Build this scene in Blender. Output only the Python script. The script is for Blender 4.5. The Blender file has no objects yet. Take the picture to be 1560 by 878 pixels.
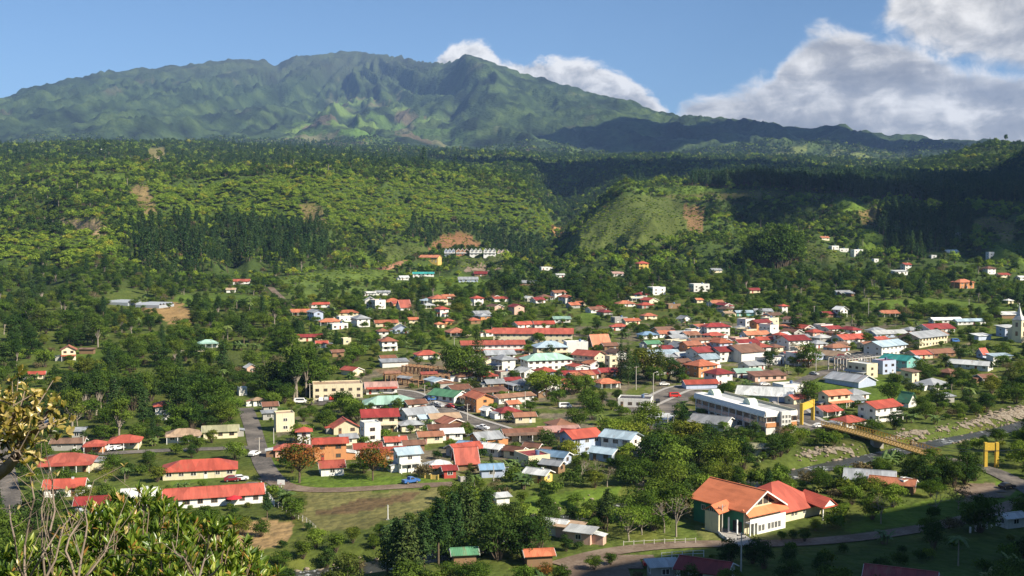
import bpy, bmesh, math, random
import numpy as np
from mathutils import Vector, Matrix
from math import radians, sin, cos, tan, pi, atan2, hypot

# ------------------------------------------------------------------ camera, sky, sun, exposure
scene = bpy.context.scene
COL = scene.collection
F = 1673.0                      # focal length in photo pixels (1560 x 878)
CAMZ = 64.0
PITCH = radians(2.77)
cam_d = bpy.data.cameras.new('camera')
cam = bpy.data.objects.new('camera', cam_d)
COL.objects.link(cam)
cam.location = (0, 0, CAMZ)
cam.rotation_euler = (radians(90) - PITCH, 0, 0)
cam_d.sensor_width = 36.0
cam_d.lens = 36.0 * F / 1560.0
cam_d.clip_start = 0.3
cam_d.clip_end = 60000
scene.camera = cam

SUN_AZ = radians(123)           # clockwise from the view direction (+Y)
SUN_EL = radians(37)
SUNV = Vector((sin(SUN_AZ) * cos(SUN_EL), cos(SUN_AZ) * cos(SUN_EL), sin(SUN_EL)))
world = bpy.data.worlds.new('World')
scene.world = world
world.use_nodes = True
sun_d = bpy.data.lights.new('sun', 'SUN')
sun_d.energy = 5.0
sun_d.angle = radians(0.5)
sun_d.color = (1.0, 0.905, 0.74)
sun = bpy.data.objects.new('sun', sun_d)
COL.objects.link(sun)
sun.rotation_euler = SUNV.to_track_quat('Z', 'Y').to_euler()
sun.location = (500, -300, 900)
scene.view_settings.view_transform = 'Standard'
scene.view_settings.look = 'None'
scene.view_settings.exposure = 0.92
scene.view_settings.gamma = 1.0
scene.view_settings.use_curve_mapping = False
SKY_STRENGTH = 0.056
HAZE_DENSITY = 4.2e-5
HAZE_COLOR = (0.34, 0.56, 1.0)
try:
    scene.cycles.max_bounces = 5
    scene.cycles.diffuse_bounces = 2
    scene.cycles.glossy_bounces = 2
    scene.cycles.transmission_bounces = 3
    scene.cycles.transparent_max_bounces = 6
    scene.cycles.volume_bounces = 0
    scene.cycles.caustics_reflective = False
    scene.cycles.caustics_refractive = False
    scene.cycles.use_denoising = True
    scene.cycles.denoiser = 'OPENIMAGEDENOISE'
    scene.cycles.denoising_input_passes = 'RGB_ALBEDO_NORMAL'
    scene.cycles.denoising_prefilter = 'ACCURATE'
    scene.cycles.use_adaptive_sampling = False
    scene.cycles.sample_clamp_indirect = 4
except Exception:
    pass

rng = np.random.default_rng(7)
rnd = random.Random(11)

# ------------------------------------------------------------------ node helpers
class NT:
    def __init__(self, tree):
        self.t = tree
        tree.nodes.clear()
    def n(self, typ, **kw):
        nd = self.t.nodes.new(typ)
        for k, v in kw.items():
            if k.startswith('i_'):
                key = k[2:]
                key = int(key) if key.isdigit() else key.replace('_', ' ')
                nd.inputs[key].default_value = v
            else:
                setattr(nd, k, v)
        return nd
    def l(self, a, b):
        self.t.links.new(a, b)
    def val(self, sock, v):
        if hasattr(v, 'is_output'):
            self.l(v, sock)
        else:
            sock.default_value = v
    def math(self, op, a, b=0.0, c=0.0, clamp=False):
        nd = self.t.nodes.new('ShaderNodeMath')
        nd.operation = op
        nd.use_clamp = clamp
        self.val(nd.inputs[0], a)
        self.val(nd.inputs[1], b)
        self.val(nd.inputs[2], c)
        return nd.outputs[0]
    def smooth(self, x, lo, hi, to0=0.0, to1=1.0):
        nd = self.t.nodes.new('ShaderNodeMapRange')
        nd.interpolation_type = 'SMOOTHSTEP'
        self.val(nd.inputs[0], x)
        for i, v in ((1, lo), (2, hi), (3, to0), (4, to1)):
            self.val(nd.inputs[i], v)
        return nd.outputs[0]
    def mix(self, fac, a, b, mode='MIX'):
        nd = self.t.nodes.new('ShaderNodeMix')
        nd.data_type = 'RGBA'
        nd.blend_type = mode
        nd.clamp_factor = True
        self.val(nd.inputs[0], fac)
        self.val(nd.inputs[6], a if hasattr(a, 'is_output') else (tuple(a) + (1,))[:4])
        self.val(nd.inputs[7], b if hasattr(b, 'is_output') else (tuple(b) + (1,))[:4])
        return nd.outputs[2]
    def noise(self, vec, scale, detail=4, rough=0.55, dist=0.0, out=0):
        nd = self.t.nodes.new('ShaderNodeTexNoise')
        if vec is not None:
            self.l(vec, nd.inputs['Vector'])
        nd.inputs['Scale'].default_value = scale
        nd.inputs['Detail'].default_value = detail
        nd.inputs['Roughness'].default_value = rough
        nd.inputs['Distortion'].default_value = dist
        return nd.outputs[out]
    def ramp(self, fac, stops):
        nd = self.t.nodes.new('ShaderNodeValToRGB')
        el = nd.color_ramp.elements
        while len(el) < len(stops):
            el.new(0.5)
        for e, (p, c) in zip(el, stops):
            e.position = p
            e.color = (tuple(c) + (1,))[:4]
        self.l(fac, nd.inputs[0])
        return nd.outputs[0]

# ------------------------------------------------------------------ projection between photo pixels and the ground
CP, SP = cos(PITCH), sin(PITCH)
def ray(u, v):
    u = np.asarray(u, float); v = np.asarray(v, float)
    a = (u - 780.0) / F
    b = (439.0 - v) / F
    return a, CP + b * SP, -SP + b * CP
def project(x, y, z):
    x = np.asarray(x, float); y = np.asarray(y, float); z = np.asarray(z, float) - CAMZ
    fwd = y * CP - z * SP
    up = y * SP + z * CP
    fwd = np.where(fwd > 0.5, fwd, 0.5)
    return 780.0 + F * x / fwd, 439.0 - F * up / fwd, fwd

# ------------------------------------------------------------------ sky with clouds
def build_sky():
    w = NT(world.node_tree)
    sky = w.n('ShaderNodeTexSky', sky_type='NISHITA')
    sky.sun_disc = False
    sky.sun_elevation = SUN_EL
    sky.sun_rotation = SUN_AZ
    sky.altitude = 1200
    sky.air_density = 1.0
    sky.dust_density = 0.25
    sky.ozone_density = 3.5
    tc = w.n('ShaderNodeTexCoord')
    sep = w.n('ShaderNodeSeparateXYZ')
    w.l(tc.outputs['Generated'], sep.inputs[0])
    X, Y, Z = sep.outputs
    az = w.math('MULTIPLY', w.math('ARCTAN2', X, Y), 180 / pi)        # degrees clockwise from +Y
    el = w.math('MULTIPLY', w.math('ARCSINE', Z), 180 / pi)
    comb = w.n('ShaderNodeCombineXYZ')
    w.l(az, comb.inputs[0])
    w.l(w.math('MULTIPLY', el, 1.35), comb.inputs[1])
    vec = comb.outputs[0]
    n1 = w.noise(vec, 0.46, 9, 0.60, 0.35)
    n2 = w.noise(vec, 0.16, 4, 0.5, 0.0)
    mp = w.n('ShaderNodeMapping')
    mp.inputs['Location'].default_value = (0.55, 0.75, 0.0)
    w.l(vec, mp.inputs['Vector'])
    n1s = w.noise(mp.outputs[0], 0.46, 7, 0.60, 0.35)                  # same field a step towards the sun
    def azel(u, v):
        a, b, c = ray(u, v)
        return math.degrees(atan2(a, b)), math.degrees(atan2(c, hypot(a, b)))
    AZ0, AZ1, EL0, EL1 = -40.0, 40.0, -2.0, 22.0
    def curve(pts):
        """elevation as a smooth function of azimuth through photo points"""
        nd = w.n('ShaderNodeFloatCurve')
        c = nd.mapping.curves[0]
        P = [azel(u, v) for u, v in pts]
        P = [((a - AZ0) / (AZ1 - AZ0), (e - EL0) / (EL1 - EL0)) for a, e in P]
        while len(c.points) < len(P):
            c.points.new(0.5, 0.5)
        for p, (x, y) in zip(c.points, P):
            p.location = (x, y)
            p.handle_type = 'AUTO_CLAMPED'
        nd.mapping.use_clip = False
        nd.mapping.update()
        w.l(w.math('MULTIPLY_ADD', az, 1 / (AZ1 - AZ0), -AZ0 / (AZ1 - AZ0)), nd.inputs[1])
        return w.math('MULTIPLY_ADD', nd.outputs[0], EL1 - EL0, EL0)
    def layer(top, bot, amp_t, amp_b, soft_t, soft_b):
        t = curve(top); b = curve(bot)
        d1 = w.math('SUBTRACT', w.math('MULTIPLY_ADD', w.math('SUBTRACT', n1, 0.5), amp_t, t), el)
        d2 = w.math('SUBTRACT', el, w.math('MULTIPLY_ADD', w.math('SUBTRACT', n1, 0.5), amp_b, b))
        m = w.math('MULTIPLY', w.smooth(d1, 0.0, soft_t), w.smooth(d2, 0.0, soft_b))
        return m, d1
    # cloud heads behind the summit ridge
    mA, dA = layer([(560, 330), (640, 140), (665, 84), (715, 60), (765, 74), (800, 90), (830, 90), (868, 82), (905, 92), (950, 112), (985, 140), (1030, 185), (1120, 330)],
                   [(560, 300), (640, 330), (900, 330), (1120, 280)], 2.4, 0.0, 0.45, 0.5)
    # the long grey bank to the right
    mB, dB = layer([(960, 330), (1020, 190), (1055, 140), (1110, 128), (1165, 112), (1205, 66), (1262, 36), (1320, 40), (1365, 52), (1430, 80), (1500, 96), (1600, 112), (1800, 60), (2100, 150)],
                   [(960, 320), (1060, 330), (2100, 330)], 2.5, 0.0, 0.9, 0.5)
    # the high cloud in the corner
    mC, dC = layer([(1270, 90), (1330, 18), (1380, -40), (1500, -80), (1700, -100), (2000, -60), (2150, 60)],
                   [(1270, 40), (1330, 52), (1380, 70), (1440, 94), (1520, 112), (1600, 118), (1800, 90), (2150, 80)], 3.0, -2.2, 1.0, 0.9)
    cb2 = w.n('ShaderNodeCombineXYZ'); w.l(az, cb2.inputs[0]); w.l(w.math('MULTIPLY', el, 4.2), cb2.inputs[1])
    nst = w.noise(cb2.outputs[0], 0.17, 5, 0.5, 0.4)                   # long level streaks of the grey bank
    lit = w.math('SUBTRACT', n1, n1s)                                  # >0 where the sun side thins out
    light = w.math('MULTIPLY_ADD', lit, 3.0, 0.46)
    light = w.math('ADD', light, w.math('MULTIPLY', w.math('SUBTRACT', n2, 0.5), 0.9))
    headA = w.math('ADD', light, w.smooth(dA, 0.0, 1.6, 0.60, 0.22))
    headB = w.math('ADD', w.math('MULTIPLY', light, 0.55), w.smooth(dB, 0.0, 1.1, 0.80, 0.06))
    headB = w.math('ADD', headB, w.math('MULTIPLY', w.math('SUBTRACT', nst, 0.45), 2.0))
    headB = w.math('ADD', headB, w.smooth(el, 4.6, 7.5, 0.10, 0.0))
    headC = w.math('ADD', w.math('MULTIPLY', light, 0.5), w.smooth(dC, 0.4, 3.5, 0.62, 0.40))
    headC = w.math('ADD', headC, w.math('MULTIPLY', w.math('SUBTRACT', nst, 0.5), 0.6))
    ccol = [(0.0, (0.34, 0.335, 0.335)), (0.36, (0.49, 0.475, 0.46)), (0.66, (0.76, 0.73, 0.68)), (1.0, (1.12, 1.07, 0.99))]
    skyc = w.mix(1.0, sky.outputs[0], (SKY_STRENGTH * 0.96, SKY_STRENGTH * 1.08, SKY_STRENGTH * 1.16), 'MULTIPLY')
    def gray(v):
        c = w.n('ShaderNodeCombineXYZ')
        for i in range(3):
            w.l(v, c.inputs[i])
        return c.outputs[0]
    CL = 0.56
    def lay(base, m, head, dens):
        c = w.ramp(head, ccol)
        c = w.mix(1.0, c, (CL, CL, CL), 'MULTIPLY')
        return w.mix(w.math('MULTIPLY', m, dens), base, c)
    col = lay(skyc, mC, headC, 0.97)
    col = lay(col, mB, headB, 0.97)
    col = lay(col, mA, headA, 0.97)
    bg = w.n('ShaderNodeBackground')
    w.l(col, bg.inputs['Color'])
    bg.inputs['Strength'].default_value = 1.0
    out = w.n('ShaderNodeOutputWorld')
    w.l(bg.outputs[0], out.inputs[0])
build_sky()

# ------------------------------------------------------------------ noise on arrays
_perm = np.random.default_rng(3).permutation(512)
_grad = np.stack([np.cos(np.arange(512) * 2.399963), np.sin(np.arange(512) * 2.399963)], 1)
def pnoise(x, y):
    xi = np.floor(x).astype(np.int64); yi = np.floor(y).astype(np.int64)
    xf = x - xi; yf = y - yi
    def g(ix, iy):
        h = _perm[(_perm[ix & 511] + iy) & 511]
        return _grad[h]
    def dot(ix, iy, fx, fy):
        gr = g(ix, iy)
        return gr[..., 0] * fx + gr[..., 1] * fy
    u = xf ** 3 * (xf * (xf * 6 - 15) + 10); v = yf ** 3 * (yf * (yf * 6 - 15) + 10)
    a = dot(xi, yi, xf, yf); b = dot(xi + 1, yi, xf - 1, yf)
    c = dot(xi, yi + 1, xf, yf - 1); d = dot(xi + 1, yi + 1, xf - 1, yf - 1)
    return 1.5 * ((a * (1 - u) + b * u) * (1 - v) + (c * (1 - u) + d * u) * v)
def fbm(x, y, octv=4, gain=0.5, lac=2.03):
    s = 0.0; amp = 1.0
    for i in range(octv):
        s = s + amp * pnoise(x + 17.3 * i, y - 9.1 * i)
        x = x * lac; y = y * lac; amp *= gain
    return s
def ridged(x, y, octv=4, gain=0.5, lac=2.1):
    s = 0.0; amp = 1.0; w = 1.0; tot = 0
    for i in range(octv):
        n = 1.0 - np.abs(pnoise(x + 31.7 * i, y + 5.3 * i))
        n = n * n
        s = s + amp * n * w
        w = np.clip(n * 1.6, 0, 1)
        x = x * lac; y = y * lac; tot += amp; amp *= gain
    return s / tot
def sstep(x, a, b):
    t = np.clip((x - a) / (b - a), 0, 1)
    return t * t * (3 - 2 * t)
def in_poly(u, v, poly):
    P = np.asarray(poly, float)
    inside = np.zeros(np.shape(u), bool)
    j = len(P) - 1
    for i in range(len(P)):
        xi, yi = P[i]; xj, yj = P[j]
        c = ((yi > v) != (yj > v)) & (u < (xj - xi) * (v - yi) / (yj - yi + 1e-12) + xi)
        inside ^= c
        j = i
    return inside
def pchip(xk, yk, x):
    """monotone cubic interpolation"""
    xk = np.asarray(xk, float); yk = np.asarray(yk, float)
    h = np.diff(xk); dl = np.diff(yk) / h
    m = np.zeros_like(yk)
    m[0] = dl[0]; m[-1] = dl[-1]
    for i in range(1, len(xk) - 1):
        if dl[i - 1] * dl[i] > 0:
            w1 = 2 * h[i] + h[i - 1]; w2 = h[i] + 2 * h[i - 1]
            m[i] = (w1 + w2) / (w1 / dl[i - 1] + w2 / dl[i])
    x = np.clip(x, xk[0], xk[-1])
    k = np.clip(np.searchsorted(xk, x, 'right') - 1, 0, len(xk) - 2)
    t = (x - xk[k]) / h[k]
    t2 = t * t; t3 = t2 * t
    return (2 * t3 - 3 * t2 + 1) * yk[k] + (t3 - 2 * t2 + t) * h[k] * m[k] + (-2 * t3 + 3 * t2) * yk[k + 1] + (t3 - t2) * h[k] * m[k + 1]

# ------------------------------------------------------------------ terrain: radial profiles (column in the photo: (distance, row) of the ground)
CENTER = [(240, 800), (275, 745), (330, 682), (400, 626), (494, 563), (600, 512), (750, 470), (900, 440)]
PROF = {
    -260: [(900, 440), (1000, 415), (1250, 352), (1500, 305), (1900, 268), (2500, 240), (3000, 226), (3800, 232), (4800, 232)],
    0:    [(800, 480), (950, 425), (1200, 352), (1450, 304), (1800, 268), (2400, 243), (3000, 226), (3700, 230), (4800, 230)],
    150:  [(800, 450), (950, 402), (1100, 350), (1230, 315), (1450, 276), (2200, 244), (3000, 219), (3700, 225), (4800, 232)],
    300:  [(900, 442), (970, 425), (1080, 390), (1250, 332), (1400, 296), (1600, 272), (2200, 254), (3000, 231), (3500, 221), (4200, 228), (4900, 232)],
    450:  [(900, 438), (1000, 420), (1120, 396), (1300, 336), (1480, 288), (1650, 264), (2000, 253), (2800, 238), (3600, 228), (5000, 233)],
    600:  [(900, 443), (1150, 410), (1250, 396), (1400, 344), (1550, 296), (1700, 274), (2200, 258), (3200, 242), (4200, 231), (5000, 226)],
    720:  [(900, 440), (1250, 400), (1370, 390), (1430, 384), (1520, 340), (1650, 300), (1800, 281), (2300, 265), (3200, 247), (4500, 235)],
    800:  [(900, 442), (1200, 408), (1350, 398), (1500, 384), (1600, 345), (1750, 307), (1900, 287), (2300, 268), (3300, 247), (4500, 235)],
    850:  [(900, 440), (1100, 415), (1300, 402), (1600, 376), (1900, 348), (2200, 322), (2500, 298), (2800, 277), (3500, 252), (4500, 237)],
    885:  [(900, 438), (1060, 404), (1160, 388), (1260, 354), (1330, 333), (1450, 342), (1650, 348), (1900, 338), (2300, 305), (2700, 283), (3500, 253), (4500, 238)],
    960:  [(900, 432), (1040, 402), (1120, 386), (1230, 344), (1320, 308), (1400, 293), (1480, 287), (1700, 287), (2100, 282), (2700, 263), (3500, 249), (4500, 238)],
    1060: [(900, 430), (1000, 410), (1100, 388), (1250, 350), (1400, 314), (1520, 298), (1700, 290), (2000, 284), (2400, 272), (3300, 253), (4500, 240)],
    1200: [(850, 442), (950, 420), (1060, 392), (1200, 362), (1350, 332), (1520, 304), (1700, 292), (2000, 282), (2500, 267), (3500, 251), (4500, 242)],
    1350: [(850, 440), (930, 428), (1020, 402), (1150, 372), (1300, 342), (1480, 313), (1700, 296), (2000, 284), (2600, 269), (3500, 255), (4500, 246)],
    1450: [(850, 444), (940, 424), (1060, 394), (1200, 360), (1380, 328), (1650, 306), (2000, 290), (2600, 268), (3100, 244), (3400, 238), (4500, 246)],
    1510: [(850, 448), (950, 422), (1080, 392), (1250, 352), (1400, 328), (1700, 304), (2000, 290), (2400, 276), (2900, 242), (3300, 221), (3600, 224), (4500, 240)],
    1560: [(850, 450), (950, 424), (1080, 392), (1250, 350), (1400, 326), (1700, 300), (2050, 278), (2400, 240), (2600, 232), (3000, 240), (3400, 226), (4500, 240)],
    1760: [(850, 450), (950, 420), (1080, 385), (1250, 340), (1500, 300), (1900, 240), (2200, 200), (2600, 190), (3400, 205), (4500, 230)],
}
CREST = [(-600, 240, 7000), (-260, 196, 7500), (0, 153, 8000), (60, 131, 8300), (120, 119, 8700), (180, 108, 9200), (235, 103, 9500), (300, 96, 9900), (340, 91, 10100), (365, 89, 10200), (405, 91, 10400), (424, 98, 10500), (445, 88, 10600),
         (510, 80, 10900), (550, 78, 11000), (600, 84, 10600), (650, 94, 9800), (690, 97, 9200), (715, 88, 8700), (735, 93, 8600), (760, 101, 8500), (800, 111, 8300), (850, 126, 8100), (900, 139, 7900), (950, 151, 7700), (1000, 166, 7500),
         (1050, 175, 7300), (1100, 181, 7200), (1150, 186, 7100), (1200, 191, 7000), (1240, 196, 6900), (1275, 190, 6800), (1300, 197, 6700), (1350, 203, 6600), (1400, 208, 6500), (1450, 213, 6500), (1560, 216, 6500), (1760, 205, 6500), (2200, 230, 6500)]
def u2az(u):
    return math.atan2((u - 780.0) / F, CP)
def knot(u, D, v):
    a, b, c = ray(u, v)
    t = D / float(b)
    return hypot(D, float(a) * t), CAMZ + float(c) * t
R0, R1, NR = 1.2, 14000.0, 1000
LR = np.linspace(math.log(R0), math.log(R1), NR)
RR = np.exp(LR)
FINE = radians(0.1)
az_in = np.arange(radians(-29), radians(29) + FINE / 2, FINE)
az_side = np.arange(radians(29.6), radians(75), radians(0.6))
az_back = np.arange(radians(76), radians(179.5), radians(3))
AZ = np.concatenate([[-pi], -az_back[::-1], -az_side[::-1], az_in, az_side, az_back, [pi]])
NA = len(AZ)
def build_table():
    us = sorted(PROF)
    cz = np.zeros((len(us), NR)); caz = np.array([u2az(u) for u in us])
    ck = np.array([c[0] for c in CREST], float)
    for i, u in enumerate(us):
        kn = [k for k in CENTER if k[0] < PROF[u][0][0] - 40] + PROF[u]
        pts = [(1.2, 62.3), (6.0, 60.2), (20, 50.5), (60, 30.0), (120, 9.5), (170, 1.2), (205, 0.0)] + [knot(u, D, v) for D, v in kn]
        r = np.array([p[0] for p in pts]); z = np.array([p[1] for p in pts])
        cz[i] = pchip(np.log(r), z, LR)
    T = np.zeros((NA, NR))
    for j in range(NR):
        T[:, j] = pchip(caz, cz[:, j], np.clip(AZ, caz[0], caz[-1]))
    # the volcano beyond
    caz2 = np.array([u2az(c[0]) for c in CREST])
    a = np.clip(AZ, caz2[0], caz2[-1])
    cres = np.array([knot(*[c[0], c[2], c[1]]) for c in CREST])
    rc = pchip(caz2, cres[:, 0], a); zc = pchip(caz2, cres[:, 1], a)
    rb = 4700.0
    zb = T[:, np.searchsorted(RR, rb)]
    A2, R2 = np.meshgrid(AZ, RR, indexing='ij')
    Xw, Yw = R2 * np.sin(A2), R2 * np.cos(A2)
    t = (R2 - rb) / (rc - rb)[:, None]
    tc = np.clip(t, 0, 1)
    Zm = zb[:, None] + (zc - zb)[:, None] * (0.40 * tc + 0.60 * tc ** 1.9)
    Zm = np.where(t > 1, zc[:, None] - (R2 - rc[:, None]) * 0.30, Zm)
    # erosion ridges that run down from the summit
    sx, sy = knot(560, 11500, 80)[0] * sin(u2az(560)), 11500.0
    dx, dy = Xw - sx, Yw - sy
    ph = np.arctan2(dx, -dy); rho = np.hypot(dx, dy)
    wx = fbm(Xw / 2100, Yw / 2100, 3) * 0.16
    rd = ridged(ph * 8.5 + wx * 3.4, rho / 5200 + wx, 5, 0.55)
    rd2 = ridged(Xw / 900 + wx, Yw / 1500, 4, 0.55)
    env = sstep(t, 0.02, 0.35) * (1 - sstep(t, 0.82, 1.02))
    damp = np.where(AZ < u2az(640), 1.0, 0.75)[:, None]
    Zm = Zm + env * damp * ((rd - 0.55) * 230 + (rd2 - 0.5) * 45)
    # the nearer spur that drops from the right-hand peak
    us_, ds_ = u2az(722), (A2 - u2az(722) + (t - 0.9) * 0.035)
    Zm = Zm + np.exp(-(ds_ / 0.035) ** 2) * sstep(t, 0.15, 0.7) * (1 - sstep(t, 0.9, 1.05)) * 80
    Zm = Zm + fbm(Xw / 150, Yw / 150, 4) * 20 * sstep(t, 0.0, 0.2) + fbm(Xw / 60, Yw / 60, 2) * 6 * sstep(t, 0.3, 0.9)
    k = sstep(R2, rb - 200, rb + 500)
    T = T * (1 - k) + np.where(R2 < rb, T, Zm) * k
    # rolling relief of the middle distance and small unevenness
    mid = sstep(R2, 900, 1700) * (1 - sstep(R2, 4300, 5200))
    T = T + mid * (fbm(Xw / 420, Yw / 420, 4) * 9 + (ridged(Xw / 300, Yw / 300, 3) - 0.5) * 12)
    slope = sstep(R2, 950, 1150) * (1 - sstep(R2, 1600, 1900))
    T = T + slope * ((ridged(A2 * 13 + fbm(Xw / 300, Yw / 300, 3) * 1.2, R2 / 1000 + fbm(Xw / 200, Yw / 200, 2) * 0.4, 3) - 0.5) * 30 + fbm(Xw / 60, Yw / 60, 3) * 3)
    T = T + sstep(R2, 230, 420) * (1 - sstep(R2, 900, 1500)) * fbm(Xw / 90, Yw / 90, 3) * 0.7
    # the spur beside the viewpoint that keeps the near corner in shade
    def spur(x0, y0, x1, y1, h, s):
        dxs, dys = x1 - x0, y1 - y0
        tt = np.clip(((Xw - x0) * dxs + (Yw - y0) * dys) / (dxs * dxs + dys * dys), 0, 1)
        d2 = (Xw - x0 - tt * dxs) ** 2 + (Yw - y0 - tt * dys) ** 2
        return h * np.exp(-d2 / (2 * s * s))
    T = np.maximum(T, spur(168, 104, 345, 214, 138, 30))
    return T, Xw, Yw
TZ, TX, TY = build_table()
def bil(az, lr):
    i = np.clip(np.searchsorted(AZ, az, 'right') - 1, 0, NA - 2)
    fa = np.clip((az - AZ[i]) / (AZ[i + 1] - AZ[i]), 0, 1)
    g = np.clip((lr - LR[0]) / (LR[1] - LR[0]), 0, NR - 1.001)
    j = g.astype(int); fr = g - j
    return (TZ[i, j] * (1 - fa) + TZ[i + 1, j] * fa) * (1 - fr) + (TZ[i, j + 1] * (1 - fa) + TZ[i + 1, j + 1] * fa) * fr
def H(x, y):
    x = np.asarray(x, float); y = np.asarray(y, float)
    return bil(np.arctan2(x, y), np.log(np.maximum(np.hypot(x, y), R0)))
def ground(u, v, far=13000.0, near=175.0):
    """where the sight line through a photo pixel meets the ground"""
    u = np.atleast_1d(np.asarray(u, float)); v = np.atleast_1d(np.asarray(v, float))
    a, b, c = ray(u, v)
    ts = np.exp(np.linspace(math.log(near), math.log(far), 900))
    X = a[:, None] * ts; Y = b[:, None] * ts; Z = CAMZ + c[:, None] * ts
    below = Z - H(X, Y) <= 0
    k = np.argmax(below, 1)
    k = np.where(below.any(1), np.maximum(k, 1), len(ts) - 1)
    lo = ts[k - 1].copy(); hi = ts[k].copy()
    for _ in range(24):
        m = 0.5 * (lo + hi)
        bl = CAMZ + c * m - H(a * m, b * m) <= 0
        hi = np.where(bl, m, hi); lo = np.where(bl, lo, m)
    return np.stack([a * hi, b * hi, H(a * hi, b * hi)], 1)
def G(u, v):
    return ground(u, v)[0]
def gpoly(pts):
    return ground([p[0] for p in pts], [p[1] for p in pts])
def polydist(X, Y, path):
    """distance of points to a polyline in plan"""
    d = np.full(np.shape(X), 1e9)
    for (x0, y0), (x1, y1) in zip(path[:-1], path[1:]):
        dx, dy = x1 - x0, y1 - y0
        t = np.clip(((X - x0) * dx + (Y - y0) * dy) / (dx * dx + dy * dy + 1e-9), 0, 1)
        d = np.minimum(d, np.hypot(X - x0 - t * dx, Y - y0 - t * dy))
    return d

# river bed: carve a shallow channel along the course seen in the photo
RIVER_PIX = [(1640, 618), (1560, 640), (1500, 653), (1440, 664), (1380, 676), (1320, 690), (1262, 700), (1200, 716), (1120, 732), (1040, 748), (985, 752), (930, 766), (870, 777), (800, 792), (740, 815), (690, 830), (640, 838), (560, 852), (480, 862), (400, 872)]
RIVER = gpoly(RIVER_PIX)
RIVXY = RIVER[:, :2]
rz = np.minimum.accumulate(RIVER[:, 2])
near_r = (TY > 150) & (TY < 520) & (np.abs(TX) < 420)
dr = polydist(TX[near_r], TY[near_r], RIVXY)
upr = sstep(TX[near_r], 165, 215)
hw = 4.5 + 4.0 * upr
TZ[near_r] -= 2.6 * (1 - sstep(dr, hw - 2.0, hw + 5.0 + 7 * upr))
# ------------------------------------------------------------------ object helpers
def tag(o, label=None, cat=None, group=None, kind=None):
    if label: o['label'] = label
    if cat: o['category'] = cat
    if group: o['group'] = group
    if kind: o['kind'] = kind
    return o
def link(name, me, parent=None, loc=None, rotz=None):
    o = bpy.data.objects.new(name, me)
    COL.objects.link(o)
    if parent is not None: o.parent = parent
    if loc is not None: o.location = loc
    if rotz is not None: o.rotation_euler = (0, 0, rotz)
    return o
def empty(name, loc, rotz=0.0):
    o = bpy.data.objects.new(name, None)
    COL.objects.link(o)
    o.location = loc; o.rotation_euler = (0, 0, rotz)
    o.empty_display_size = 0.3
    return o
def mesh_np(name, verts, faces, mats=(), smooth=False, mat_idx=None):
    """faces: (n,4) or (n,3) int array"""
    me = bpy.data.meshes.new(name)
    verts = np.asarray(verts, np.float32); faces = np.asarray(faces, np.int32)
    k = faces.shape[1]
    me.vertices.add(len(verts)); me.vertices.foreach_set('co', verts.ravel())
    me.loops.add(faces.size); me.loops.foreach_set('vertex_index', faces.ravel())
    me.polygons.add(len(faces))
    me.polygons.foreach_set('loop_start', np.arange(0, faces.size, k, dtype=np.int32))
    if smooth:
        me.polygons.foreach_set('use_smooth', np.ones(len(faces), bool))
    for m in mats: me.materials.append(m)
    if mat_idx is not None:
        me.polygons.foreach_set('material_index', np.asarray(mat_idx, np.int32))
    me.update(calc_edges=True)
    return me
def vcol(me, name, cols):
    at = me.attributes.new(name, 'FLOAT_COLOR', 'POINT')
    c = np.ones((len(cols), 4), np.float32); c[:, :3] = cols
    at.data.foreach_set('color', c.ravel())
MATS = {}
def new_mat(name):
    m = bpy.data.materials.new(name); m.use_nodes = True
    nt = NT(m.node_tree)
    out = nt.n('ShaderNodeOutputMaterial')
    return m, nt, out
def principled(nt, out, col, rough=0.8, metal=0.0, bump=None, bump_s=0.3, bump_d=0.1, spec=0.3):
    p = nt.n('ShaderNodeBsdfPrincipled')
    nt.val(p.inputs['Base Color'], col if hasattr(col, 'is_output') else (tuple(col) + (1,))[:4])
    nt.val(p.inputs['Roughness'], rough)
    p.inputs['Metallic'].default_value = metal
    p.inputs['Specular IOR Level'].default_value = spec
    if bump is not None:
        b = nt.n('ShaderNodeBump')
        b.inputs['Strength'].default_value = bump_s; b.inputs['Distance'].default_value = bump_d
        nt.l(bump, b.inputs['Height']); nt.l(b.outputs[0], p.inputs['Normal'])
    nt.l(p.outputs[0], out.inputs['Surface'])
    return p

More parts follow.
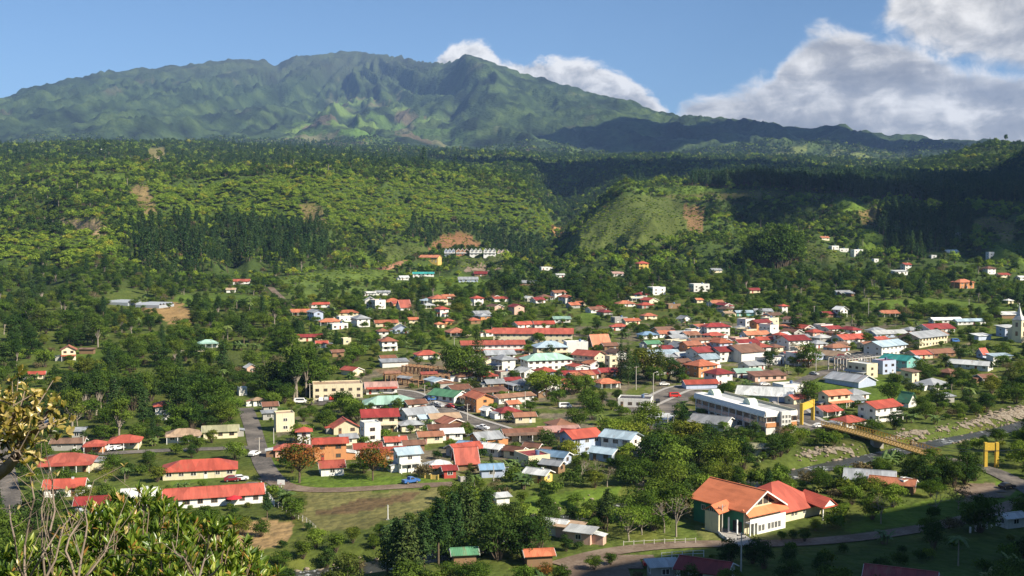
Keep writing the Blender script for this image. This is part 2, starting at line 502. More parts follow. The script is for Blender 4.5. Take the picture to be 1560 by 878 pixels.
# ------------------------------------------------------------------ ground colours
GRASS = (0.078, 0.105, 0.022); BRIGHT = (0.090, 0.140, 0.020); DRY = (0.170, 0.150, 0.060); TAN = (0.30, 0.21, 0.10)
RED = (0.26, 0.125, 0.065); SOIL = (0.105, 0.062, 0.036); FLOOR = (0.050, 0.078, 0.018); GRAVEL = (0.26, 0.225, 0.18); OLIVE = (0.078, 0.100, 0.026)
ZONES = [  # polygon in the photo, ground colour, nearest and farthest distance
    ([(860, 392), (872, 362), (905, 325), (950, 298), (1010, 295), (1060, 318), (1062, 350), (1000, 372), (930, 388)], OLIVE, 900, 1500),
    ([(1030, 285), (1130, 290), (1290, 296), (1290, 304), (1150, 304), (1060, 306), (1000, 298)], (0.10, 0.095, 0.035), 1300, 1800),
    ([(960, 288), (1060, 283), (1130, 290), (1060, 296), (990, 297)], BRIGHT, 1350, 1900),
    ([(1040, 312), (1075, 318), (1070, 350), (1045, 345)], (0.16, 0.10, 0.05), 1200, 1500),
    ([(85, 338), (130, 333), (160, 340), (162, 356), (130, 358), (95, 350)], (0.30, 0.22, 0.13), 900, 1500),
    ([(195, 285), (225, 280), (240, 320), (225, 335), (205, 310)], (0.20, 0.15, 0.07), 1000, 1700),
    ([(135, 268), (200, 264), (205, 276), (190, 282), (150, 279)], BRIGHT, 1300, 1900),
    ([(225, 226), (252, 226), (252, 242), (225, 242)], DRY, 1900, 3500),
    ([(455, 310), (490, 315), (498, 345), (470, 350)], (0.20, 0.16, 0.07), 1000, 1700),
    ([(675, 358), (700, 356), (725, 366), (735, 380), (680, 382), (660, 390), (640, 392)], (0.20, 0.105, 0.055), 1100, 1600),
    ([(580, 376), (640, 372), (660, 385), (600, 412), (585, 408)], OLIVE, 1000, 1600),
    ([(548, 388), (575, 385), (592, 402), (560, 410)], BRIGHT, 1000, 1500),
    ([(690, 390), (770, 388), (770, 410), (700, 412)], (0.075, 0.095, 0.03), 1000, 1600),
    ([(838, 342), (850, 332), (864, 342), (858, 355), (840, 356)], (0.36, 0.19, 0.085), 1200, 1900),
    ([(842, 326), (860, 334), (850, 340)], BRIGHT, 1200, 2100),
    ([(1265, 300), (1300, 302), (1335, 322), (1300, 326), (1275, 318)], BRIGHT, 1100, 1700),
    ([(1305, 322), (1345, 318), (1350, 340), (1320, 345)], (0.17, 0.13, 0.05), 1000, 1600),
    ([(1305, 342), (1335, 350), (1352, 380), (1330, 388), (1308, 368)], BRIGHT, 900, 1500),
    ([(1475, 335), (1520, 330), (1556, 350), (1540, 366), (1490, 358)], (0.19, 0.155, 0.06), 900, 1500),
    ([(1505, 372), (1570, 366), (1570, 402), (1515, 400)], BRIGHT, 800, 1400),
    ([(1225, 372), (1260, 376), (1290, 392), (1270, 402), (1230, 398)], OLIVE, 800, 1300),
    ([(270, 450), (340, 448), (420, 452), (425, 462), (300, 468), (262, 462)], BRIGHT, 600, 1000),
    ([(210, 468), (262, 460), (275, 462), (310, 484), (300, 492), (258, 492), (225, 475)], (0.30, 0.195, 0.085), 500, 950),
    ([(420, 425), (520, 410), (600, 412), (620, 440), (560, 455), (470, 458), (430, 445)], (0.10, 0.145, 0.03), 700, 1200),
    ([(640, 425), (720, 420), (760, 440), (700, 452), (650, 446)], BRIGHT, 700, 1200),
    ([(110, 530), (165, 535), (170, 550), (118, 552)], BRIGHT, 400, 800),
    ([(290, 540), (380, 540), (395, 556), (300, 560)], OLIVE, 400, 800),
    ([(1290, 458), (1440, 456), (1500, 462), (1545, 470), (1500, 480), (1380, 474), (1300, 472)], BRIGHT, 500, 1000),
    ([(880, 478), (930, 474), (930, 484), (890, 492)], BRIGHT, 500, 1000),
    ([(1245, 585), (1340, 575), (1390, 592), (1395, 615), (1310, 615), (1250, 602)], BRIGHT, 300, 600),
    ([(755, 555), (800, 558), (815, 572), (770, 575)], DRY, 350, 650),
    ([(575, 560), (690, 560), (700, 588), (600, 590)], (0.20, 0.14, 0.085), 350, 650),
    ([(390, 700), (402, 660), (430, 690), (440, 735), (410, 722)], BRIGHT, 230, 420),
    ([(458, 752), (560, 750), (690, 742), (660, 762), (620, 790), (560, 806), (470, 806), (455, 785)], (0.150, 0.142, 0.055), 200, 360),
    ([(466, 780), (520, 765), (570, 756), (640, 753), (620, 764), (565, 776), (500, 786)], (0.122, 0.086, 0.046), 200, 360),
    ([(430, 735), (520, 722), (650, 728), (690, 734), (600, 742), (500, 746)], BRIGHT, 220, 380),
    ([(310, 806), (420, 795), (455, 800), (440, 830), (380, 845), (320, 830)], (0.28, 0.19, 0.095), 180, 320),
    ([(55, 690), (190, 688), (200, 696), (120, 702), (60, 700)], OLIVE, 230, 420),
    ([(80, 760), (150, 745), (160, 762), (100, 775)], (0.12, 0.13, 0.035), 200, 360),
    ([(255, 738), (330, 722), (368, 722), (260, 742)], BRIGHT, 220, 380),
    ([(1280, 800), (1380, 770), (1560, 720), (1560, 780), (1420, 800), (1300, 812)], BRIGHT, 180, 360),
    ([(1440, 742), (1500, 732), (1545, 742), (1535, 760), (1460, 764)], (0.21, 0.16, 0.10), 200, 380),
    ([(1060, 800), (1120, 800), (1200, 822), (1180, 830), (1080, 822)], (0.13, 0.14, 0.045), 180, 300),
    ([(790, 760), (870, 752), (940, 740), (940, 756), (870, 772), (800, 785)], BRIGHT, 200, 360),
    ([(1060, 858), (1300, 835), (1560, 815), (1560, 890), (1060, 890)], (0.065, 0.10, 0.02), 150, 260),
]
def ground_colours(X, Y, Z, R):
    u, v, fwd = project(X, Y, Z)
    n1 = fbm(X / 60, Y / 60, 4); n2 = fbm(X / 19 + 40, Y / 19, 3); n3 = fbm(X / 300 + 9, Y / 300, 3)
    g = np.asarray(GRASS)[None] * (1 + 0.35 * n1[:, None]) + np.array([0.03, 0.012, 0.004]) * np.clip(n2[:, None] + 0.1, 0, 1)
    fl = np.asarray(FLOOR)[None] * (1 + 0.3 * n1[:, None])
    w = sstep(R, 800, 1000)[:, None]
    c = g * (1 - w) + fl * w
    jit = np.clip(700 / np.maximum(R, 100), 0.25, 2.5)
    uj = u + 9 * jit * fbm(X / 25, Y / 25 + 7, 3); vj = v + 3.0 * jit * fbm(X / 25 + 50, Y / 25, 3)
    core = in_poly(uj, vj, [(470, 610), (560, 560), (700, 530), (860, 500), (1000, 490), (1200, 490), (1400, 495), (1480, 520), (1400, 570), (1330, 575), (1240, 580), (1240, 640), (1180, 650), (1000, 640), (880, 660), (800, 690), (690, 725), (540, 715), (480, 690), (400, 690)]) & (Y < 800)
    kt = (core * sstep(fbm(X / 14 + 90, Y / 14, 4), -0.12, 0.22))[:, None] * 0.85
    c = c * (1 - kt) + (np.array([0.165, 0.135, 0.105])[None] * (1 + 0.35 * n2[:, None])) * kt
    for poly, col, d0, d1 in ZONES:
        m = (Y > d0) & (Y < d1)
        idx = np.nonzero(m)[0]
        ins = in_poly(uj[idx], vj[idx], poly)
        k = idx[ins]
        c[k] = np.asarray(col)[None] * (1 + 0.25 * n1[k, None] + 0.2 * n2[k, None])
    return np.clip(c, 0.004, 0.6)
def mountain_colours(X, Y, Z, R):
    u, v, fwd = project(X, Y, Z)
    n1 = fbm(X / 500, Y / 500, 5); n2 = fbm(X / 170 + 40, Y / 170, 4); n3 = fbm(X / 1500 + 3, Y / 1500, 3)
    base = np.array([0.030, 0.050, 0.019])[None] * np.clip(1.05 + 0.6 * n1[:, None] + 0.75 * n2[:, None] + 0.35 * fbm(X / 55, Y / 55, 3)[:, None], 0.25, 3)
    light = np.array([0.070, 0.100, 0.030])
    up = np.array([0.060, 0.066, 0.040])
    k = sstep(n2 + n1 * 0.6, 0.15, 0.55)[:, None]
    c = base * (1 - 0.55 * k) + light * 0.55 * k
    h = sstep(Z, 1150, 1750)[:, None]
    c = c * (1 - h * 0.55) + up * (0.55 * h)
    # scars of bare earth high on the slopes
    scar = (sstep(ridged(X / 420, Y / 1100 + 4, 4), 0.74, 0.86) * sstep(fbm(X / 700 + 80, Y / 700, 3), 0.08, 0.35))[:, None]
    c = c * (1 - 0.3 * scar) + np.array([0.17, 0.15, 0.10]) * 0.3 * scar
    # cultivated patches of the lower middle slope
    cs = 150.0
    jx = X / cs + 0.45 * fbm(X / 210, Y / 210, 3); jy = Y / (cs * 2.0) + 0.45 * fbm(X / 210 + 30, Y / 210, 3)
    ix = np.floor(jx).astype(int); iy = np.floor(jy).astype(int)
    hsh = (_perm[(_perm[ix & 511] + iy) & 511] / 512.0)
    pal = np.array([[0.085, 0.15, 0.03], [0.11, 0.165, 0.04], [0.095, 0.080, 0.050], [0.06, 0.10, 0.025], [0.12, 0.12, 0.06], [0.10, 0.145, 0.04], [0.05, 0.075, 0.02]])
    pc = pal[(hsh * 997).astype(int) % 7]
    uj = u + 26 * n1; vj = v + 9 * n2
    zone = in_poly(uj, vj, [(425, 222), (470, 178), (520, 150), (570, 150), (620, 165), (665, 182), (720, 205), (760, 216), (720, 226), (520, 226)]) | in_poly(uj, vj, [(780, 222), (900, 226), (960, 232), (900, 238), (780, 236)])
    zone |= in_poly(uj, vj, [(600, 140), (640, 140), (640, 152), (605, 152)])
    put = zone & (hsh > 0.34) & (hsh < 0.97)
    c[put] = pc[put] * 1.05 * (1 + 0.25 * n2[put, None])
    # strips of pasture low on the right-hand flank
    st = in_poly(uj, v + 2 * n2, [(1110, 240), (1200, 222), (1300, 226), (1380, 236), (1340, 248), (1180, 246)]) & (fbm(X / 250, Y / 90 + 2, 3) > 0.10)
    c[st] = np.array([0.15, 0.18, 0.055]) * (1 + 0.2 * n2[st, None])
    return np.clip(c, 0.006, 0.6)

def ground_material(name, forest_scale, bump_d):
    m, nt, out = new_mat(name)
    at = nt.n('ShaderNodeAttribute', attribute_name='Col')
    geo = nt.n('ShaderNodeNewGeometry')
    pos = geo.outputs['Position']
    f1 = nt.noise(pos, forest_scale, 5, 0.62)
    f2 = nt.noise(pos, forest_scale * 7, 3, 0.6)
    k = nt.math('ADD', nt.math('MULTIPLY', f1, 1.1), nt.math('MULTIPLY', f2, 0.7))
    kk = nt.math('ADD', k, 0.1)
    comb = nt.n('ShaderNodeCombineXYZ')
    nt.l(nt.math('MULTIPLY_ADD', f1, 0.25, nt.math('SUBTRACT', kk, 0.12)), comb.inputs[0]); nt.l(kk, comb.inputs[1]); nt.l(nt.math('MULTIPLY', kk, 0.95), comb.inputs[2])
    col = nt.mix(1.0, at.outputs['Color'], comb.outputs[0], 'MULTIPLY')
    vor = nt.n('ShaderNodeTexVoronoi'); vor.inputs['Scale'].default_value = forest_scale * 2.2
    nt.l(pos, vor.inputs['Vector'])
    hgt = nt.math('ADD', nt.math('MULTIPLY', vor.outputs['Distance'], -0.8), f1)
    principled(nt, out, col, 0.95, bump=hgt, bump_s=0.9, bump_d=bump_d, spec=0.1)
    return m

def build_ground():
    split = np.searchsorted(RR, 4700)
    sides = (AZ > radians(-60)) & (AZ < radians(60))
    def sheet(name, j0, j1, cols, cfun, mat):
        ii = np.nonzero(cols)[0] if cols is not None else np.arange(NA)
        n = len(ii); m = j1 - j0
        X = TX[ii, j0:j1]; Y = TY[ii, j0:j1]; Z = TZ[ii, j0:j1]
        V = np.stack([X.ravel(), Y.ravel(), Z.ravel()], 1)
        a = np.arange(n - 1)[:, None] * m + np.arange(m - 1)[None]
        q = np.stack([a, a + 1, a + m + 1, a + m], -1).reshape(-1, 4)
        me = mesh_np(name, V, q, [mat], smooth=True)
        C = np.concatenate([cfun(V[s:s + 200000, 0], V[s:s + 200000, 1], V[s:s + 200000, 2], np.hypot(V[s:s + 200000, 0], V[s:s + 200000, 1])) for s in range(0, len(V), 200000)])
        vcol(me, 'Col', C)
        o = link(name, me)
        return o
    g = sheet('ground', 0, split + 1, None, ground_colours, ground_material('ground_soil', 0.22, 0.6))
    tag(g, 'valley floor and foothills of grass, earth and forest soil', 'ground', kind='structure')
    mt = sheet('mountain', split, NR, None, mountain_colours, ground_material('mountain_forest', 0.022, 7.0))
    tag(mt, 'long forested volcano with eroded ridges and a jagged crest', 'mountain', kind='structure')
build_ground()

def build_haze():
    S = 14300.0; z0, z1 = float(TZ.min()) - 1.0, float(TZ.max()) + 25.0
    V = [(x, y, z) for z in (z0, z1) for y in (-S, S) for x in (-S, S)]
    Fc = [(0, 2, 3, 1), (4, 5, 7, 6), (0, 1, 5, 4), (2, 6, 7, 3), (0, 4, 6, 2), (1, 3, 7, 5)]
    m = bpy.data.materials.new('haze_air'); m.use_nodes = True
    nt = NT(m.node_tree)
    out = nt.n('ShaderNodeOutputMaterial')
    pv = nt.n('ShaderNodeVolumePrincipled')
    pv.inputs['Color'].default_value = HAZE_COLOR + (1,)
    pv.inputs['Density'].default_value = HAZE_DENSITY
    pv.inputs['Anisotropy'].default_value = 0.0
    nt.l(pv.outputs[0], out.inputs['Volume'])
    me = mesh_np('haze', V, Fc, [m])
    o = link('haze', me)
    tag(o, 'thin blue air between the town and the volcano', 'haze', kind='stuff')
    return z1
HAZE_TOP = build_haze()

# ------------------------------------------------------------------ clouds overhead, out of the picture, whose shadows lie on the hills
def build_clouds():
    m, nt, out = new_mat('cloud_white')
    principled(nt, out, (0.9, 0.9, 0.9), 1.0, spec=0.0)
    groups = [
        [(1080, 272, 190), (1150, 268, 230), (1230, 266, 240), (1320, 268, 240), (1400, 272, 260), (1480, 282, 240), (1560, 290, 240), (1640, 300, 260), (1230, 292, 130), (1380, 300, 150), (1470, 318, 150), (1560, 330, 150), (1410, 340, 70), (1590, 360, 120), (1180, 322, 60), (1400, 372, 60), (1560, 392, 80), (1620, 400, 120)],
        [(830, 262, 260), (900, 258, 300), (980, 256, 330), (1040, 250, 330), (870, 290, 120), (800, 248, 200), (740, 246, 150)],
        [(1010, 205, 520), (1070, 200, 560), (1130, 205, 560), (1190, 210, 520), (1250, 210, 450), (1310, 214, 400), (1400, 216, 400)],
    ]
    base_z = HAZE_TOP + 350
    for gi, g in enumerate(groups):
        bm = bmesh.new()
        for (u, v, r) in g:
            p = G(u, v)
            t = (base_z + r * 0.35 - p[2]) / SUNV.z
            c = Vector(p) + SUNV * t
            mat = Matrix.Translation(c) @ Matrix.Diagonal((r, r * 0.9, r * 0.35, 1))
            bmesh.ops.create_icosphere(bm, subdivisions=4, radius=1.0, matrix=mat)
        me = bpy.data.meshes.new('cloud'); 
        for vtx in bm.verts:
            pass
        bm.to_mesh(me); bm.free()
        co = np.zeros(len(me.vertices) * 3, np.float32); me.vertices.foreach_get('co', co); co = co.reshape(-1, 3)
        nx = fbm(co[:, 0] / 160, co[:, 1] / 160, 4); ny = fbm(co[:, 0] / 160 + 77, co[:, 1] / 160, 4); nz = fbm(co[:, 0] / 160, co[:, 1] / 160 + 33, 4)
        co += np.stack([nx * 75, ny * 75, nz * 30], 1)
        if gi == 2:
            co[:, 0] += 260 * fbm(co[:, 0] / 520, co[:, 1] / 520 + 7, 4); co[:, 1] += 260 * fbm(co[:, 0] / 520 + 40, co[:, 1] / 520, 4)
        me.vertices.foreach_set('co', co.ravel()); me.update()
        me.materials.append(m)
        o = link('cloud', me)
        o['kind'] = 'structure'
build_clouds()
# ------------------------------------------------------------------ vegetation: materials
def leaf_material(name, c_dark, c_light, transl=0.25, gloss=0.0, hue=0.75):
    m, nt, out = new_mat(name)
    at = nt.n('ShaderNodeAttribute', attribute_name='Col')
    sp = nt.n('ShaderNodeSeparateColor'); nt.l(at.outputs['Color'], sp.inputs[0])
    oi = nt.n('ShaderNodeObjectInfo')
    col = nt.mix(sp.outputs[0], c_dark, c_light)
    # whole plants differ a little in tone: yellower, browner, darker
    r = oi.outputs['Random']
    tint = nt.ramp(r, [(0.0, (0.42, 0.52, 0.46)), (0.25, (0.72, 0.84, 0.74)), (0.5, (1.0, 1.0, 1.0)), (0.75, (1.18, 1.12, 0.95)), (0.90, (1.36, 1.16, 1.0)), (1.0, (1.75, 1.15, 1.1))])
    tint = nt.mix(hue, (1, 1, 1), tint)
    col = nt.mix(1.0, col, tint, 'MULTIPLY')
    d = nt.n('ShaderNodeBsdfDiffuse'); nt.l(col, d.inputs[0])
    t = nt.n('ShaderNodeBsdfTranslucent')
    nt.l(nt.mix(1.0, col, (1.25, 1.3, 0.6), 'MULTIPLY'), t.inputs[0])
    mx = nt.n('ShaderNodeMixShader'); mx.inputs[0].default_value = transl
    nt.l(d.outputs[0], mx.inputs[1]); nt.l(t.outputs[0], mx.inputs[2])
    last = mx.outputs[0]
    if gloss > 0:
        g = nt.n('ShaderNodeBsdfGlossy'); g.inputs['Roughness'].default_value = 0.38
        g.inputs[0].default_value = (1, 1, 1, 1)
        m2 = nt.n('ShaderNodeMixShader'); m2.inputs[0].default_value = gloss
        nt.l(last, m2.inputs[1]); nt.l(g.outputs[0], m2.inputs[2]); last = m2.outputs[0]
    nt.l(last, out.inputs['Surface'])
    return m
L_BROAD = leaf_material('broad_leaves', (0.040, 0.074, 0.014), (0.140, 0.205, 0.034), 0.30)
L_LIGHT = leaf_material('light_leaves', (0.110, 0.180, 0.024), (0.330, 0.430, 0.066), 0.34)  # pale leaves, kept bright so the bluff looks sunlit
L_FRESH = leaf_material('fresh_leaves', (0.066, 0.115, 0.018), (0.200, 0.285, 0.045), 0.30)
L_DARK = leaf_material('dark_leaves', (0.020, 0.046, 0.013), (0.072, 0.122, 0.028), 0.24)
L_PINE = leaf_material('pine_needles', (0.022, 0.052, 0.018), (0.075, 0.130, 0.042), 0.22)
L_DRY = leaf_material('dry_leaves', (0.085, 0.070, 0.035), (0.20, 0.165, 0.090), 0.2, hue=0.3)
L_PALM = leaf_material('palm_leaves', (0.06, 0.105, 0.02), (0.20, 0.27, 0.07), 0.25, gloss=0.04)
L_BANANA = leaf_material('banana_leaves', (0.06, 0.12, 0.02), (0.20, 0.28, 0.08), 0.35, gloss=0.05)
L_FLOWER = leaf_material('flowering_leaves', (0.045, 0.080, 0.016), (0.34, 0.12, 0.035), 0.2, hue=0.2)
def bark_material(name, c1, c2):
    m, nt, out = new_mat(name)
    tc = nt.n('ShaderNodeTexCoord')
    f = nt.noise(tc.outputs['Object'], 3.0, 4)
    principled(nt, out, nt.mix(f, c1, c2), 0.9)
    return m
BARK = bark_material('bark', (0.07, 0.05, 0.032), (0.17, 0.13, 0.09))
BARK_PALE = bark_material('pale_bark', (0.19, 0.16, 0.12), (0.36, 0.31, 0.25))

# ------------------------------------------------------------------ vegetation: shapes
def tubes(segs, sides=5):
    """list of ((p0, r0), (p1, r1)) -> verts, quads"""
    V = []; Q = []
    for (p0, r0), (p1, r1) in segs:
        p0 = np.asarray(p0, float); p1 = np.asarray(p1, float)
        d = p1 - p0; L = np.linalg.norm(d)
        if L < 1e-6: continue
        d /= L
        a = np.cross(d, [0, 0, 1.0]) if abs(d[2]) < 0.95 else np.cross(d, [1.0, 0, 0])
        a /= np.linalg.norm(a); b = np.cross(d, a)
        k = len(V)
        for p, r in ((p0, r0), (p1, r1)):
            for i in range(sides):
                t = 2 * pi * i / sides
                V.append(p + r * (cos(t) * a + sin(t) * b))
        for i in range(sides):
            j = (i + 1) % sides
            Q.append((k + i, k + j, k + sides + j, k + sides + i))
    return np.array(V), np.array(Q)
def leaf_quads(P, N, size, asp=0.6, rg=rng):
    """bent leaf-clump faces at points P, facing roughly N"""
    n = len(P)
    N = N + rg.normal(0, 0.42, (n, 3)); N /= np.linalg.norm(N, axis=1, keepdims=True) + 1e-9
    A = np.cross(N, rg.normal(0, 1, (n, 3))); A /= np.linalg.norm(A, axis=1, keepdims=True) + 1e-9
    B = np.cross(N, A)
    s = (size * rg.uniform(0.6, 1.35, n))[:, None]
    v0 = P - A * s * 0.5; v2 = P + A * s * 0.5 - N * s * 0.12
    v1 = P + B * s * asp * 0.5 + N * s * 0.10; v3 = P - B * s * asp * 0.5 + N * s * 0.05
    V = np.stack([v0, v1, v2, v3], 1).reshape(-1, 3)
    Q = np.arange(4 * n).reshape(-1, 4)
    return V, Q
def crown_points(lobes, per, rg, shell=0.55):
    P = []; N = []; C = []
    tot = sum(l[1][0] * l[1][1] + l[1][0] * l[1][2] for l in lobes)
    for c, r in lobes:
        r = np.asarray(r, float)
        n = max(6, int(per * (r[0] * r[1] + r[0] * r[2]) / tot))
        d = rg.normal(0, 1, (n, 3)); d /= np.linalg.norm(d, axis=1, keepdims=True)
        d[:, 2] = np.where(d[:, 2] < -0.45, -d[:, 2] * 0.5, d[:, 2])
        rad = rg.uniform(shell, 1.0, n) ** 0.6
        rad *= 1 + 0.22 * rg.normal(0, 1, n)
        p = np.asarray(c) + d * r * rad[:, None]
        nn = d / r; nn /= np.linalg.norm(nn, axis=1, keepdims=True)
        tone = np.clip(rg.normal(0.5 + 0.18 * rg.normal(), 0.22, n), 0, 1)
        P.append(p); N.append(nn); C.append(tone)
    return np.concatenate(P), np.concatenate(N), np.concatenate(C)
class Proto:
    def __init__(self, crown, trunk=None):
        self.crown = crown; self.trunk = trunk
def leaf_mesh(name, V, Q, tone, mat):
    me = mesh_np(name, V, Q, [mat])
    t = np.repeat(tone, 4)
    vcol(me, 'Col', np.stack([t, t, t], 1))
    return me
def make_broadleaf(h, w, n_lobes, per, size, mat, seed, trunk_frac=0.3, flat=0.75, bark=None, spread=1.0, narrow_top=0.0):
    rg = np.random.default_rng(seed)
    z0 = h * trunk_frac
    lobes = []; segs = [((0, 0, -0.6), (h * 0.028 + 0.05)), ]
    lean = rg.normal(0, 0.03 * h, 2)
    top = np.array([lean[0], lean[1], z0 * 1.15])
    tr = [(((0, 0, -0.6), h * 0.020 + 0.05), ((lean[0] * 0.5, lean[1] * 0.5, z0 * 0.6), h * 0.022 + 0.03)), (((lean[0] * 0.5, lean[1] * 0.5, z0 * 0.6), h * 0.022 + 0.03), (top, h * 0.018 + 0.02))]
    for i in range(n_lobes):
        a = i * 2.39996 + rg.uniform(-0.4, 0.4)
        rr = math.sqrt((i + 0.5) / n_lobes) * (w * 0.5) * 0.68 * spread
        hh = rg.uniform(0.0, 1.0)
        zc = z0 + (h - z0) * (0.30 + 0.50 * (1 - (rr / (w * 0.5)) ** 1.6) * hh + 0.10 * hh)
        rr *= 1 - narrow_top * (zc - z0) / (h - z0)
        c = np.array([lean[0] + rr * cos(a), lean[1] + rr * sin(a), zc])
        r = w * rg.uniform(0.15, 0.27)
        lobes.append((c, (r * rg.uniform(0.9, 1.2), r * rg.uniform(0.9, 1.2), r * flat)))
        tr.append(((top, h * 0.012 + 0.015), (c - np.array([0, 0, r * 0.2]), 0.02)))
    P, N, T = crown_points(lobes, per, rg)
    V, Q = leaf_quads(P, N, size, 0.65, rg)
    cm = leaf_mesh('crown', V, Q, T, mat)
    tv, tq = tubes(tr, 5)
    tm = mesh_np('trunk', tv, tq, [bark or BARK], smooth=True)
    return Proto(cm, tm)
def make_pine(h, w, per, size, mat, seed, bare=0.35, layers=11, bark=None, droop=-0.1, ragged=0.25):
    rg = np.random.default_rng(seed)
    P = []; N = []; T = []
    tr = [(((0, 0, -0.6), 0.016 * h + 0.06), ((0, 0, h * 0.55), 0.011 * h + 0.03)), (((0, 0, h * 0.55), 0.011 * h + 0.03), ((0, 0, h * 0.97), 0.02))]
    for i in range(layers):
        t = i / (layers - 1)
        z = h * (bare + (1 - bare) * (0.03 + 0.94 * t))
        prof = (1 - t) ** 0.8 * (0.55 + 0.45 * min(1, (t + 0.08) * 5))
        R = 0.5 * w * max(prof, 0.07) * rg.uniform(1 - ragged, 1 + ragged)
        nb = 6 if t < 0.7 else 4
        for b in range(nb):
            a = 2 * pi * b / nb + i * 1.1 + rg.uniform(-0.3, 0.3)
            L = R * rg.uniform(0.7, 1.15)
            n = max(3, int(per / (layers * nb) * (0.4 + 1.1 * prof)))
            s = rg.uniform(0.18, 1.0, n) ** 0.8
            p = np.stack([cos(a) * L * s, sin(a) * L * s, z + droop * L * s + rg.normal(0, 0.018 * h, n)], 1) + rg.normal(0, 0.09 * w, (n, 3)) * np.array([1, 1, 0.35])
            P.append(p); N.append(np.tile([cos(a) * 0.5, sin(a) * 0.5, 0.85], (n, 1)))
            T.append(np.clip(rg.normal(0.5, 0.28, n), 0, 1))
            if b % 2 == 0 and prof > 0.2:
                tr.append((((0, 0, z), 0.035), ((cos(a) * L * 0.8, sin(a) * L * 0.8, z + droop * L), 0.012)))
    P = np.concatenate(P); N = np.concatenate(N); T = np.concatenate(T)
    V, Q = leaf_quads(P, N, size, 0.55, rg)
    tv, tq = tubes(tr, 5)
    return Proto(leaf_mesh('crown', V, Q, T, mat), mesh_np('trunk', tv, tq, [bark or BARK], smooth=True))
def make_column(h, w, per, size, mat, seed):
    rg = np.random.default_rng(seed)
    lob = []
    for i in range(16):
        t = i / 15
        r = 0.5 * w * (min(1, 0.45 + t * 2.2) if t < 0.4 else (1 - ((t - 0.4) / 0.62) ** 1.5))
        r = max(r, 0.08 * w)
        a = i * 2.4
        lob.append(((cos(a) * r * 0.3, sin(a) * r * 0.3, h * (0.08 + 0.88 * t)), (r, r, h * 0.09)))
    P, N, T = crown_points(lob, per, rg, 0.7)
    V, Q = leaf_quads(P, N, size, 0.5, rg)
    tv, tq = tubes([(((0, 0, -0.5), 0.25), ((0, 0, h * 0.7), 0.08))], 5)
    return Proto(leaf_mesh('crown', V, Q, T, mat), mesh_np('trunk', tv, tq, [BARK], smooth=True))
def frond(rg, base, a, L, up, droop, n=9, width=0.5, mat_tone=0.5):
    """a strip of leaflets along an arching rib"""
    V = []; Q = []; T = []
    prev = None
    d = np.array([cos(a), sin(a), 0.0]); side = np.array([-sin(a), cos(a), 0.0])
    for i in range(n):
        t0 = i / n; t1 = (i + 0.95) / n
        p = [base + d * (L * t) + np.array([0, 0, up * L * t - droop * L * t * t]) for t in (t0, t1)]
        wd = width * math.sin(pi * min(0.97, 0.18 + 0.82 * t0)) + 0.03
        for s in (-1, 1):
            k = len(V)
            dr = np.array([0, 0, -0.35 * wd])
            V += [p[0], p[1], p[1] + side * s * wd + dr + d * 0.15 * L / n, p[0] + side * s * wd + dr + d * 0.25 * L / n]
            Q.append((k, k + 1, k + 2, k + 3)); T.append(float(np.clip(rg.normal(mat_tone, 0.2), 0, 1)))
    return V, Q, T
def make_palm(h, seed, nf=16, L=3.2, banana=False):
    rg = np.random.default_rng(seed)
    V = []; Q = []; T = []
    lean = rg.normal(0, 0.04 * h, 2)
    top = np.array([lean[0], lean[1], h])
    for i in range(nf):
        a = i * 2.39996
        e = rg.uniform(0.1, 1.0)
        if banana:
            v, q, t = frond(rg, top + rg.normal(0, 0.15, 3) - np.array([0, 0, rg.uniform(0, 0.5 * h)]), a, L * rg.uniform(0.7, 1.1), 0.9 * e + 0.35, 0.9 * rg.uniform(0.5, 1.1), 5, 0.42, 0.55)
        else:
            v, q, t = frond(rg, top, a, L * rg.uniform(0.8, 1.1), 0.75 * e, 0.85 * rg.uniform(0.6, 1.1), 8, 0.5)
        k = len(V); V += v; Q += [tuple(x + k for x in f) for f in q]; T += t
    tv, tq = tubes([(((0, 0, -0.5), 0.22), ((lean[0] * 0.4, lean[1] * 0.4, h * 0.5), 0.17)), (((lean[0] * 0.4, lean[1] * 0.4, h * 0.5), 0.17), (top, 0.13))], 6)
    return Proto(leaf_mesh('crown', np.array(V), np.array(Q), np.array(T), L_BANANA if banana else L_PALM), mesh_np('trunk', tv, tq, [BARK_PALE], smooth=True))
def make_banana_clump(seed):
    rg = np.random.default_rng(seed)
    V = []; Q = []; T = []; segs = []
    for s in range(4):
        b = np.array([rg.normal(0, 0.9), rg.normal(0, 0.9), 0.0]); h = rg.uniform(1.6, 2.8)
        segs.append(((np.array([0, 0, -0.5]), 0.10), (b * 0.8 + np.array([0, 0, 0.25]), 0.13))); segs.append(((b * 0.8 + np.array([0, 0, 0.2]), 0.13), (b + np.array([0, 0, h]), 0.08)))
        for i in range(8):
            v, q, t = frond(rg, b + np.array([0, 0, h - 0.12 * i * rg.uniform(0.5, 1)]), i * 2.4 + s, rg.uniform(1.5, 2.3), rg.uniform(0.5, 1.4), rg.uniform(0.6, 1.1), 5, 0.36, 0.55)
            k = len(V); V += v; Q += [tuple(x + k for x in f) for f in q]; T += t
    tv, tq = tubes(segs, 5)
    return Proto(leaf_mesh('crown', np.array(V), np.array(Q), np.array(T), L_BANANA), mesh_np('trunk', tv, tq, [BARK], smooth=True))
